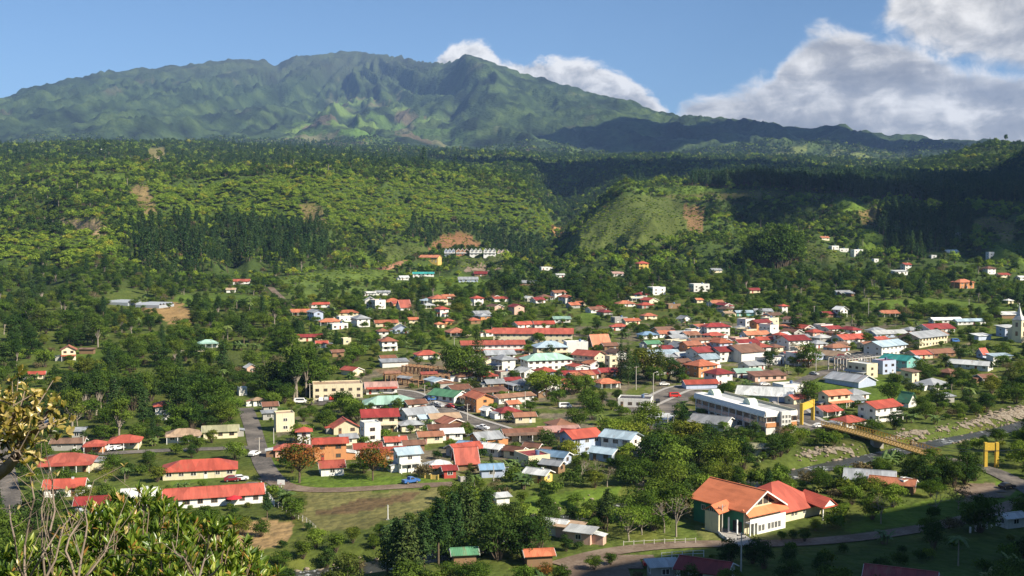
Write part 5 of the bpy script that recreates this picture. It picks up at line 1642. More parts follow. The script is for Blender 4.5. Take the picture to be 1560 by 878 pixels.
def arcade():
    a, th, L = corner_frame((1061, 631), (1167, 663))
    W, h = 11.5, 6.9
    c = (a[0] + cos(th) * L / 2 - sin(th) * W / 2, a[1] + sin(th) * L / 2 + cos(th) * W / 2)
    t = empty('shopping_arcade', (c[0], c[1], float(H(c[0], c[1])) - 0.2), th)
    tag(t, 'long white two storey shopping arcade with half round drums on its roof', 'arcade')
    walls_mb(L, W, h).build('wall', WM('white'), t)
    # sloping white parapet that overhangs the windows
    q = MB(); z = h
    q.slab([(-L / 2 - 0.5, -W / 2 - 0.9, z - 0.5), (L / 2 + 0.4, -W / 2 - 0.9, z - 0.5), (L / 2 + 0.4, -W / 2 - 0.5, z + 0.9), (-L / 2 - 0.5, -W / 2 - 0.5, z + 0.9)], 0.2)
    q.box(-L / 2 - 0.5, L / 2 + 0.4, -W / 2 - 0.88, -W / 2 - 0.02, z - 0.95, z - 0.72)
    q.slab([(-L / 2 - 0.5, -W / 2 - 0.48, z + 0.9), (L / 2 + 0.4, -W / 2 - 0.48, z + 0.9), (L / 2 + 0.4, -W / 2 + 3.4, z + 1.0), (-L / 2 - 0.5, -W / 2 + 3.4, z + 1.0)], 0.25)
    q.build('canopy', TRIM, t)
    q = MB(); q.slab([(-L / 2, -W / 2 + 3.5, z + 0.25), (L / 2, -W / 2 + 3.5, z + 0.25), (L / 2, W / 2, z + 0.2), (-L / 2, W / 2, z + 0.2)], 0.18); q.build('roof', RM('lgrey'), t)
    q = MB(); q.box(-L / 2, L / 2, W / 2 - 0.25, W / 2, z + 0.22, z + 1.0); q.build('parapet', WM('cream'), t)
    n = 10
    for i in range(n):
        x = -L / 2 + (i + 0.5) * L / n
        o = link('window', window_mesh('d'), t, (x, -W / 2 - 0.02, 4.9)); o.scale = (L / n * 0.84, 1, 1.5)
        q = MB(); q.box(x - L / n / 2 - 0.15, x - L / n / 2 + 0.15, -W / 2 - 0.35, -W / 2 - 0.01, -2, z - 0.97); q.build('pillar', WM('white'), t)
        o = link('shop_window', window_mesh('d'), t, (x, -W / 2 - 0.02, 1.5)); o.scale = (L / n * 0.7, 1, 2.0)
    q = MB(); q.box(-L / 2, L / 2, -W / 2 - 0.28, -W / 2 - 0.03, 2.9, 4.0); q.build('spandrel', WM('pink'), t)
    for x in (-L * 0.36, L * 0.16):
        q = MB(); r = 2.3; y0, y1 = -W / 2 + 2.2, -W / 2 + 5.2
        P = [(x + r * cos(pi * i / 14), r * sin(pi * i / 14)) for i in range(15)]
        for i in range(14):
            q.face([(P[i][0], y0, z + P[i][1] + 0.6), (P[i][0], y1, z + P[i][1] + 0.6), (P[i + 1][0], y1, z + P[i + 1][1] + 0.6), (P[i + 1][0], y0, z + P[i + 1][1] + 0.6)][::-1])
        q.face([(p[0], y0, z + p[1] + 0.6) for p in P]); q.face([(p[0], y1, z + p[1] + 0.6) for p in P[::-1]])
        q.build('roof_drum', WM('mintw'), t)
    # the sunlit end: orange bands, dark windows and a white glazed stair tower
    x = L / 2
    part_box(t, 'end_band', WM('orange'), (x + 0.01, x + 0.25, -W / 2, -1.2, 2.6, 4.0), (x + 0.01, x + 0.25, 2.6, W / 2, 2.6, 4.0))
    for y in (-W / 4 - 0.9, W / 4 + 1.3):
        o = link('window', window_mesh('d'), t, (x + 0.03, y, 5.0), pi / 2); o.scale = (W / 2 - 2.2, 1, 1.3)
    part_box(t, 'stair_tower', WM('white'), (x + 0.02, x + 1.7, -1.1, 2.5, -1.5, z + 0.8))
    for i in range(4):
        for j in range(3):
            o = link('tower_window', window_mesh('w'), t, (x + 1.72, -0.5 + 1.2 * j, 1.4 + 1.55 * i), pi / 2); o.scale = (0.8, 1, 1.1)
    part_box(t, 'end_cornice', TRIM, (x + 0.03, x + 0.5, -W / 2 - 0.4, W / 2, z - 0.9, z + 0.7))
    register(t, L, W, h + 2, t['label'])
arcade()

def church():
    p = G(1552, 521)
    th = radians(38)
    t = empty('church', (p[0], p[1], float(p[2])), th)
    tag(t, 'cream church with a pointed white spire above its belfry', 'church')
    s = 2.5
    q = MB(); q.box(-s, s, -s, s, -3, 11.5); q.build('tower', WM('cream'), t)
    q = MB(); q.box(-s - 0.25, s + 0.25, -s - 0.25, s + 0.25, 11.5, 11.9)
    for i in range(4):
        c = [(-s, -s), (s, -s), (s, s), (-s, s)]
        a, b = c[i], c[(i + 1) % 4]
        q.face([(a[0], a[1], 11.9), (b[0], b[1], 11.9), (b[0] * 0.45, b[1] * 0.45, 14.2), (a[0] * 0.45, a[1] * 0.45, 14.2)])
        q.face([(a[0] * 0.45, a[1] * 0.45, 14.2), (b[0] * 0.45, b[1] * 0.45, 14.2), (0, 0, 19.5)])
    q.build('spire', RM('lgrey'), t)
    q = MB(); q.box(-0.06, 0.06, -0.06, 0.06, 19.4, 20.6); q.box(-0.35, 0.35, -0.05, 0.05, 20.05, 20.2); q.build('cross', TRIM, t)
    for sd in ('f', 'r', 'l', 'b'):
        for z in (4.5, 9.2):
            o = link('louvre', window_mesh('d'), t); wall_place(o, 2 * s, 2 * s, sd, 0, z); o.scale = (1.3, 1, 2.3)
    L, W, h = 24, 11, 6
    n = MB(); n.box(s + 0.05, s + L, -W / 2 + 2, W / 2 + 2, -3, h)
    for x in (s + 0.05, s + L):
        n.face([(x, -W / 2 + 2, h), (x, W / 2 + 2, h), (x, 2, h + 4)] if x > 10 else [(x, W / 2 + 2, h), (x, -W / 2 + 2, h), (x, 2, h + 4)])
    n.build('nave', WM('cream'), t)
    r = MB(); x0, x1 = s + 0.1, s + L + 0.6
    r.slab([(x0, -W / 2 + 1.4, h - 0.4), (x1, -W / 2 + 1.4, h - 0.4), (x1, 2, h + 4.05), (x0, 2, h + 4.05)], 0.15); r.slab([(x1, W / 2 + 2.6, h - 0.4), (x0, W / 2 + 2.6, h - 0.4), (x0, 2, h + 4.05), (x1, 2, h + 4.05)], 0.15)
    r.build('roof', RM('mint'), t)
    for i in range(6):
        o = link('window', window_mesh('d'), t, (s + 3 + 3.7 * i, -W / 2 + 1.98, 3)); o.scale = (1.0, 1, 2.6)
    register(t, 6, 6, 20, t['label'])
church()

def row_hotel():
    specs = [(685, 18, 'bluew', 'pblue', 'half hidden white and blue row house, first along the terrace'), (704.5, 20, 'orange', 'orange', 'orange row house with three white trimmed gables on the terrace'),
             (725, 20, 'white', 'lgrey', 'white row house with three gables in the middle of the terrace'), (746, 20, 'white', 'grey', 'white row house with grey gables beside the red brown one'), (766.5, 19, 'pink', 'rust', 'red brown row house with three gables at the gorge end')]
    for u, w, wc, rc, lab in specs:
        loc, th, L, W = footprint(u, 389.5, w, 0.6, 2)
        t = empty('row_house', loc, th)
        tag(t, lab, 'row house', 'row houses on the red earth terrace')
        L -= 0.8
        h = 5.4
        b = walls_mb(L, W, h); 
        g = L / 3
        for i in range(3):
            x = -L / 2 + g * (i + 0.5)
            b.face([(x - g / 2, -W / 2, h), (x + g / 2, -W / 2, h), (x, -W / 2, h + 2.6)])
        b.build('wall', WM(wc), t)
        for i in range(3):
            x = -L / 2 + g * (i + 0.5); q = MB()
            q.slab([(x + g / 2, -W / 2 - 0.5, h), (x + g / 2, W / 2, h), (x, W / 2, h + 2.7), (x, -W / 2 - 0.5, h + 2.7)], 0.15); q.slab([(x - g / 2, W / 2, h), (x - g / 2, -W / 2 - 0.5, h), (x, -W / 2 - 0.5, h + 2.7), (x, W / 2, h + 2.7)], 0.15)
            q.build('roof', RM(rc), t)
            q = MB()
            for sg in (-1, 1):
                a_ = [(x + sg * g / 2, -W / 2 - 0.62, h - 0.1), (x + sg * g / 2, -W / 2 - 0.53, h - 0.1), (x, -W / 2 - 0.53, h + 2.65), (x, -W / 2 - 0.62, h + 2.65)]
                q.slab(a_ if sg < 0 else a_[::-1], 0.55)
            q.build('gable_trim', TRIM, t)
            for z in (1.4, 4.2):
                put_window(t, L, W, 'f', x, z, g * 0.5, 1.4, 'w')
        part_box(t, 'balcony', TRIM, (-L / 2, L / 2, -W / 2 - 1.0, -W / 2 - 0.02, 2.6, 2.8), (-L / 2, L / 2, -W / 2 - 1.0, -W / 2 - 0.92, 2.8, 3.5))
        register(t, L, W, 8, lab)
row_hotel()

def frames():
    timber = plain('raw_timber', (0.30, 0.17, 0.09), 0.9); conc = CONCRETE
    def frame(u, v, wpx, k, yaw, nx, ny, h, mat, name, label, roofed=None, sec=0.16):
        loc, th, L, W = footprint(u, v, wpx, k, yaw)
        t = empty(name, loc, th); tag(t, label, 'building frame')
        me = None
        for i in range(nx):
            for j in range(ny):
                x = -L / 2 + L * i / (nx - 1); y = -W / 2 + W * j / (ny - 1)
                if me is None:
                    q = MB(); q.box(-sec, sec, -sec, sec, -1.5, h - sec * 2.2); me = q.mesh('post', [mat])
                link('post', me, t, (x, y, 0))
        for j in range(ny):
            y = -W / 2 + W * j / (ny - 1)
            part_box(t, 'beam', mat, (-L / 2 - 0.3, L / 2 + 0.3, y - sec * 0.8, y + sec * 0.8, h - sec * 2.2, h))
        for i in range(nx):
            x = -L / 2 + L * i / (nx - 1)
            part_box(t, 'cross_beam', mat, (x - sec * 0.7, x + sec * 0.7, -W / 2 - 0.3, W / 2 + 0.3, h + 0.01, h + sec * 1.6))
        if roofed:
            q = MB(); q.slab([(-L / 2 - 0.4, -W / 2 - 0.4, h + 0.5), (L * 0.1, -W / 2 - 0.4, h + 0.5), (L * 0.1, W * 0.1, h + 1.2), (-L / 2 - 0.4, W * 0.1, h + 1.2)], 0.12)
            q.build('roof', RM(roofed), t)
        register(t, L, W, h, label)
    frame(606, 582, 44, .5, 15, 6, 3, 3.2, timber, 'timber_frame', 'open timber stall frame at the cream shops end of the yard', 'rust')
    frame(640, 572, 56, .4, -35, 8, 3, 3.2, timber, 'timber_frame', 'long open timber frame along the back of the yard')
    frame(662, 584, 46, .45, 15, 6, 3, 3.4, timber, 'timber_frame', 'timber frame with red roof sheets beside the big trees', 'red')
    frame(625, 590, 40, .25, -40, 5, 2, 2.6, timber, 'timber_frame', 'low grey roofed timber stall at the yard gate', 'grey')
    frame(1302, 568, 82, .4, 35, 7, 3, 6.2, conc, 'concrete_frame', 'unfinished concrete frame of bare columns and beams', None, 0.22)
frames()

def greenhouse():
    sheet = plain('grey_plastic_sheet', (0.36, 0.39, 0.42), 0.5)
    for k, (u, v, w, lab) in enumerate([(190, 466, 52, 'grey plastic greenhouse half behind the eucalyptus on the slope'), (236, 470, 60, 'grey plastic greenhouse above the orange earth bank')]):
        loc, th, L, W = footprint(u, v, w, 0.9, -18)
        t = empty('greenhouse', loc, th); tag(t, lab, 'greenhouse', 'greenhouses above the earth bank')
        n = 5; g = W / n
        for i in range(n):
            y = -W / 2 + g * i; q = MB()
            q.slab([(-L / 2, y, 2.2), (L / 2, y, 2.2), (L / 2, y + g / 2, 3.5), (-L / 2, y + g / 2, 3.5)], 0.06); q.slab([(L / 2, y + g, 2.2), (-L / 2, y + g, 2.2), (-L / 2, y + g / 2, 3.5), (L / 2, y + g / 2, 3.5)], 0.06)
            q.build('roof_sheet', sheet, t)
        q = MB(); q.box(-L / 2, L / 2, -W / 2 + 0.02, -W / 2 + 0.06, -3, 2.15); q.box(L / 2 - 0.06, L / 2 - 0.02, -W / 2 + 0.07, W / 2 - 0.02, -3, 2.15); q.box(-L / 2 + 0.02, -L / 2 + 0.06, -W / 2 + 0.07, W / 2 - 0.02, -3, 2.15)
        q.build('side_sheet', sheet, t)
        register(t, L, W, 3.5, lab)
greenhouse()

# ------------------------------------------------------------------ roads, yards, river
def surface(name, pts3, mat, kind='structure', lift=0.10):
    me = bpy.data.meshes.new(name)
    bm = bmesh.new()
    return me, bm
def road_mat(key, c, c2):
    m, nt, out = new_mat(key)
    geo = nt.n('ShaderNodeNewGeometry')
    a = nt.noise(geo.outputs['Position'], 0.12, 5, 0.6); b = nt.noise(geo.outputs['Position'], 1.7, 3)
    f = nt.smooth(nt.math('ADD', a, nt.math('MULTIPLY', nt.math('SUBTRACT', b, 0.5), 0.5)), 0.35, 0.68)
    principled(nt, out, nt.mix(f, c, c2), 0.9, spec=0.2)
    return m
ASPHALT = road_mat('asphalt', (0.085, 0.078, 0.070), (0.20, 0.175, 0.15)); DIRT = road_mat('dirt_track', (0.14, 0.10, 0.07), (0.24, 0.185, 0.14)); REDDIRT = road_mat('red_dirt', (0.27, 0.125, 0.07), (0.36, 0.20, 0.12))
ROADS = []
def smooth_path(P, step=3.0):
    P = np.asarray(P, float)
    d = np.r_[0, np.cumsum(np.hypot(*np.diff(P, axis=0).T))]
    n = max(2, int(d[-1] / step))
    s = np.linspace(0, d[-1], n)
    Q = np.stack([np.interp(s, d, P[:, i]) for i in range(2)], 1)
    for _ in range(6):
        Q[1:-1] = 0.25 * Q[:-2] + 0.5 * Q[1:-1] + 0.25 * Q[2:]
    return Q
def ribbon(Q, w, lift, across=5):
    T = np.gradient(Q, axis=0); T /= np.linalg.norm(T, axis=1, keepdims=True) + 1e-9
    Nn = np.stack([-T[:, 1], T[:, 0]], 1)
    s = np.linspace(-0.5, 0.5, across)
    XY = Q[:, None, :] + Nn[:, None, :] * (s[None, :, None] * w)
    Z = H(XY[..., 0], XY[..., 1])
    V = np.concatenate([XY, Z[..., None] + lift], -1).reshape(-1, 3)
    n = len(Q)
    a = np.arange(n - 1)[:, None] * across + np.arange(across - 1)[None]
    F_ = np.stack([a, a + across, a + across + 1, a + 1], -1).reshape(-1, 4)[:, ::-1]
    return V, F_
_rl = [0]
def road(pix, w, mat, name='road', kerb=False, line=False):
    P = gpoly(pix)
    Q = smooth_path(P[:, :2])
    _rl[0] += 1
    V, F_ = ribbon(Q, w, 0.12 + 0.006 * _rl[0])
    o = link(name, mesh_np(name, V, F_, [mat])); o['kind'] = 'structure'
    ROADS.append((Q, w))
    if kerb:
        T = np.gradient(Q, axis=0); T /= np.linalg.norm(T, axis=1, keepdims=True) + 1e-9
        Nn = np.stack([-T[:, 1], T[:, 0]], 1)
        for s in (-1, 1):
            V, F_ = ribbon(Q + Nn * s * (w / 2 + 0.9), 1.7, 0.27, 2)
            o = link('pavement', mesh_np('pavement', V, F_, [CONCRETE])); o['kind'] = 'structure'
    return Q
road([(374, 622), (384, 648), (391, 676), (398, 700), (408, 720), (424, 738), (445, 748)], 5.6, ASPHALT)
road([(60, 697), (150, 692), (240, 687), (330, 684), (392, 682)], 5.0, ASPHALT)
road([(405, 728), (450, 748), (520, 748), (600, 742), (690, 738)], 5.0, DIRT)
road([(0, 660), (6, 700), (14, 740), (22, 785)], 4.5, ASPHALT)
road([(560, 596), (620, 598), (668, 622), (710, 640), (760, 655), (800, 672)], 7.0, ASPHALT, kerb=True)
road([(470, 614), (520, 611), (565, 610)], 7.0, ASPHALT)
road([(800, 672), (812, 682), (838, 694)], 4.5, ASPHALT)
road([(958, 628), (1005, 606), (1040, 590), (1100, 592)], 8.0, ASPHALT, kerb=True)
road([(1005, 655), (1010, 630), (1020, 606), (1022, 590)], 7.0, ASPHALT)
road([(1196, 612), (1215, 628), (1232, 642), (1262, 652)], 7.0, ASPHALT, kerb=True)
road([(1130, 586), (1200, 592), (1260, 566), (1330, 552)], 6.0, ASPHALT)
road([(850, 862), (900, 846), (960, 836), (1050, 829), (1140, 830), (1230, 828), (1330, 818), (1430, 802), (1500, 785), (1580, 756)], 4.8, DIRT)
road([(1405, 693), (1460, 705), (1510, 715), (1560, 742), (1590, 760)], 6.0, ASPHALT)
road([(412, 438), (432, 458), (445, 468)], 5.0, DIRT)
road([(575, 410), (610, 400), (645, 392), (690, 389)], 9.0, REDDIRT)
road([(1140, 832), (1120, 818), (1100, 806)], 5.0, CONCRETE)
def yard(pix, mat, name='yard'):
    P = gpoly(pix)[:, :2]
    bm = bmesh.new()
    x0, y0 = P.min(0); x1, y1 = P.max(0)
    st = 3.0
    xs = np.arange(x0, x1 + st, st); ys = np.arange(y0, y1 + st, st)
    X, Y = np.meshgrid(xs, ys, indexing='ij')
    jx = X + 1.5 * fbm(X / 7, Y / 7, 2); jy = Y + 1.5 * fbm(X / 7 + 20, Y / 7, 2)
    ins = in_poly(jx, jy, P)
    idx = np.arange(X.size).reshape(X.shape)
    k = ins[:-1, :-1] & ins[1:, :-1] & ins[1:, 1:] & ins[:-1, 1:]
    q = np.stack([idx[:-1, :-1], idx[1:, :-1], idx[1:, 1:], idx[:-1, 1:]], -1)[k]
    bm.free()
    _rl[0] += 1
    V = np.stack([X.ravel(), Y.ravel(), H(X.ravel(), Y.ravel()) + 0.10 + 0.006 * _rl[0]], 1)
    o = link(name, mesh_np(name, V, q, [mat])); o['kind'] = 'structure'
    YARDS.append(P)
YARDS = []
yard([(850, 852), (930, 842), (1005, 845), (985, 870), (960, 890), (840, 890)], DIRT)
yard([(985, 598), (1040, 585), (1085, 600), (1060, 612), (1020, 618), (990, 612)], ASPHALT)
yard([(1445, 742), (1500, 733), (1542, 742), (1535, 760), (1465, 764)], DIRT)
yard([(1215, 632), (1250, 640), (1262, 652), (1230, 662), (1205, 650)], ASPHALT)
yard([(470, 608), (560, 600), (565, 612), (480, 620)], ASPHALT)
yard([(655, 606), (700, 612), (690, 625), (655, 618)], ASPHALT)
yard([(700, 405), (765, 403), (765, 411), (705, 413)], GROUND_LAWN if 'GROUND_LAWN' in globals() else DIRT)
yard([(360, 735), (400, 730), (405, 745), (380, 748)], ASPHALT)

def river():
    m, nt, out = new_mat('river_water')
    geo = nt.n('ShaderNodeNewGeometry')
    mp = nt.n('ShaderNodeMapping'); mp.inputs['Scale'].default_value = (1, 1, 0.2); nt.l(geo.outputs['Position'], mp.inputs[0])
    a = nt.noise(mp.outputs[0], 0.55, 6, 0.7, 0.6)
    b = nt.noise(mp.outputs[0], 0.09, 3, 0.5)
    foam = nt.smooth(nt.math('ADD', a, nt.math('MULTIPLY', nt.math('SUBTRACT', b, 0.5), 0.8)), 0.63, 0.72)
    col = nt.mix(foam, (0.050, 0.050, 0.042), (0.50, 0.52, 0.52))
    principled(nt, out, col, nt.math('MULTIPLY_ADD', foam, 0.4, 0.3), bump=a, bump_s=0.9, bump_d=0.5, spec=0.3)
    Q = smooth_path(RIVXY, 4.0)
    zc = np.minimum.accumulate(np.maximum(H(Q[:, 0], Q[:, 1]), -5)) 
    T = np.gradient(Q, axis=0); T /= np.linalg.norm(T, axis=1, keepdims=True) + 1e-9
    Nn = np.stack([-T[:, 1], T[:, 0]], 1)
    up = sstep(Q[:, 0], 165, 215)
    hw = 3.4 + 1.8 * up
    V = []; 
    for i in range(len(Q)):
        for s in (-1, -0.5, 0, 0.5, 1):
            p = Q[i] + Nn[i] * s * hw[i] * 1.05
            V.append((p[0], p[1], H(Q[i, 0], Q[i, 1]) + 0.75))
    n = len(Q); a_ = np.arange(n - 1)[:, None] * 5 + np.arange(4)[None]
    F_ = np.stack([a_, a_ + 5, a_ + 6, a_ + 1], -1).reshape(-1, 4)[:, ::-1]
    o = link('river', mesh_np('river', np.array(V), F_, [m], smooth=True)); tag(o, 'shallow river with white ripples over stones', 'river', kind='structure')
    # gravel banks
    gm, nt, out = new_mat('river_gravel')
    geo = nt.n('ShaderNodeNewGeometry')
    f = nt.noise(geo.outputs['Position'], 0.8, 6, 0.75)
    principled(nt, out, nt.ramp(f, [(0.3, (0.09, 0.075, 0.055)), (0.5, (0.24, 0.20, 0.15)), (0.7, (0.40, 0.345, 0.27))]), 0.95, bump=f, bump_s=0.8, bump_d=0.4)
    for pix in ([(1640, 604), (1560, 614), (1500, 633), (1440, 649), (1390, 655), (1350, 664), (1332, 676), (1350, 684), (1395, 672), (1450, 662), (1520, 648), (1580, 640), (1650, 634)],
                [(1205, 692), (1245, 682), (1290, 680), (1320, 678), (1330, 686), (1290, 694), (1250, 702), (1215, 708)],
                [(1440, 672), (1470, 664), (1492, 667), (1490, 674), (1455, 677)],
                [(955, 742), (985, 732), (992, 745), (975, 752)], [(800, 786), (860, 768), (930, 756), (935, 764), (870, 776), (810, 792)]):
        yard(pix, gm, 'gravel_bank')
    # boulders, too many to count
    st = plain('river_stone', (0.27, 0.22, 0.16), 0.9, noise=0.5)
    src = bpy.data.collections.new('stone_sources')
    for k in range(3):
        bm = bmesh.new(); bmesh.ops.create_icosphere(bm, subdivisions=2, radius=0.5)
        r = random.Random(k)
        for v_ in bm.verts: v_.co *= r.uniform(0.75, 1.2); v_.co.z *= 0.7
        me = bpy.data.meshes.new('stone'); bm.to_mesh(me); bm.free(); me.materials.append(st)
        so = bpy.data.objects.new('stone_source', me); src.objects.link(so)
    rg = np.random.default_rng(5); P = []
    for yp in YARDS[-5:]:
        x0, y0 = yp.min(0); x1, y1 = yp.max(0)
        nn = int((x1 - x0) * (y1 - y0) * 0.5)
        X = rg.uniform(x0, x1, nn); Y = rg.uniform(y0, y1, nn)
        k = in_poly(X + rg.normal(0, 1, nn), Y + rg.normal(0, 1, nn), yp); P.append(np.stack([X[k], Y[k]], 1))
    e = rg.integers(0, len(Q), 900); sd = rg.choice([-1, 1], 900)
    P.append(Q[e] + Nn[e] * (sd * (hw[e] * rg.uniform(0.55, 1.25, 900)))[:, None] + rg.normal(0, 0.6, (900, 2)))
    P = np.concatenate(P); n = len(P)
    S = np.exp(rg.normal(-0.55, 0.6, n)); S = np.clip(S, 0.25, 2.3)
    global SRC
    keep = SRC; SRC = src
    scatter_object('boulders', 'pale boulders scattered along the river banks', 'boulders', np.c_[P, H(P[:, 0], P[:, 1]) + 0.25], np.stack([S, S * rg.uniform(.7, 1.2, n), S * rg.uniform(.6, 1, n)], 1), rg.uniform(0, 6.3, n), rg.integers(0, 3, n))
    SRC = keep
river()

# ------------------------------------------------------------------ bridge with its two yellow portals
def bridge():
    yel = plain('yellow_paint', (0.60, 0.40, 0.05), 0.7, noise=0.3); yrail = plain('weathered_yellow', (0.55, 0.34, 0.06), 0.7); steel = plain('cable_steel', (0.15, 0.15, 0.15), 0.5, 0.6)
    a, b = G(1262, 653), G(1408, 696)
    th = atan2(b[1] - a[1], b[0] - a[0]); L = hypot(b[0] - a[0], b[1] - a[1]) + 4
    za, zb = float(a[2]) + 1.3, float(b[2]) + 1.3
    t = empty('suspension_bridge', (a[0], a[1], za), th); tag(t, 'narrow suspension bridge with yellow truss rails over the river', 'bridge')
    slope = (zb - za) / L
    sag = lambda x: slope * x + 0.3 * (1 - (2 * x / L - 1) ** 2)
    n = 36; w = 2.6
    d = MB()
    for i in range(n):
        x0, x1 = L * i / n, L * (i + 1) / n
        d.slab([(x0, -w, sag(x0)), (x1, -w, sag(x1)), (x1, w, sag(x1)), (x0, w, sag(x0))], 0.35)
    d.build('deck', plain('deck_planks', (0.32, 0.21, 0.08), 0.9), t)
    for s in (-1, 1):
        r = MB()
        for i in range(n):
            x0, x1 = L * i / n, L * (i + 1) / n; y = s * (w + 0.1)
            r.tube((x0, y, sag(x0) - 0.3), (x1, y, sag(x1) - 0.3), 0.12, n=4); r.tube((x0, y, sag(x0) + 1.3), (x1, y, sag(x1) + 1.3), 0.12, n=4)
            r.tube((x0, y, sag(x0) - 0.3), (x0, y, sag(x0) + 1.3), 0.09, n=4); r.tube((x0, y, sag(x0) - 0.3), (x1, y, sag(x1) + 1.3), 0.08, n=4)
        r.build('truss_rail', yrail, t)
        c = MB(); prev = None
        for i in range(25):
            x = -9 + (L + 40) * i / 24
            z = 7.2 - 5.6 * (1 - (2 * i / 24 - 1) ** 2) + slope * x
            if prev: c.tube(prev, (x, s * (w + 0.2), z), 0.055, n=4)
            prev = (x, s * (w + 0.2), z)
        c.build('cable', steel, t)
    q = MB(); q.box(L * 0.5 - 0.8, L * 0.5 + 0.8, -1.8, 1.8, -6, sag(L * 0.5) - 0.4); q.build('pier', CONCRETE, t)
    def portal(pl, pr, htop, panel, label):
        p, q_ = G(*pl), G(*pr)
        yaw = atan2(q_[1] - p[1], q_[0] - p[0]); wd = hypot(q_[0] - p[0], q_[1] - p[1])
        o = empty('bridge_portal', ((p[0] + q_[0]) / 2, (p[1] + q_[1]) / 2, float(min(p[2], q_[2]))), yaw); tag(o, label, 'portal', 'yellow portals of the suspension bridge')
        for s in (-1, 1):
            m_ = MB(); m_.box(s * wd / 2 - 0.42, s * wd / 2 + 0.42, -0.5, 0.5, -2, htop); m_.build('leg', yel, o)
        m_ = MB(); m_.box(-wd / 2 + 0.43, wd / 2 - 0.43, -0.32, 0.32, htop - panel, htop - 0.15); m_.build('top_panel', yel, o)
        register(o, wd, 1, htop, label)
    portal((1221, 648), (1238, 641), 7.4, 2.5, 'yellow bridge portal at the town end beside the arcade')
    portal((1501, 712), (1518, 712), 6.9, 2.3, 'yellow bridge portal among dark trees on the far bank road')
bridge()
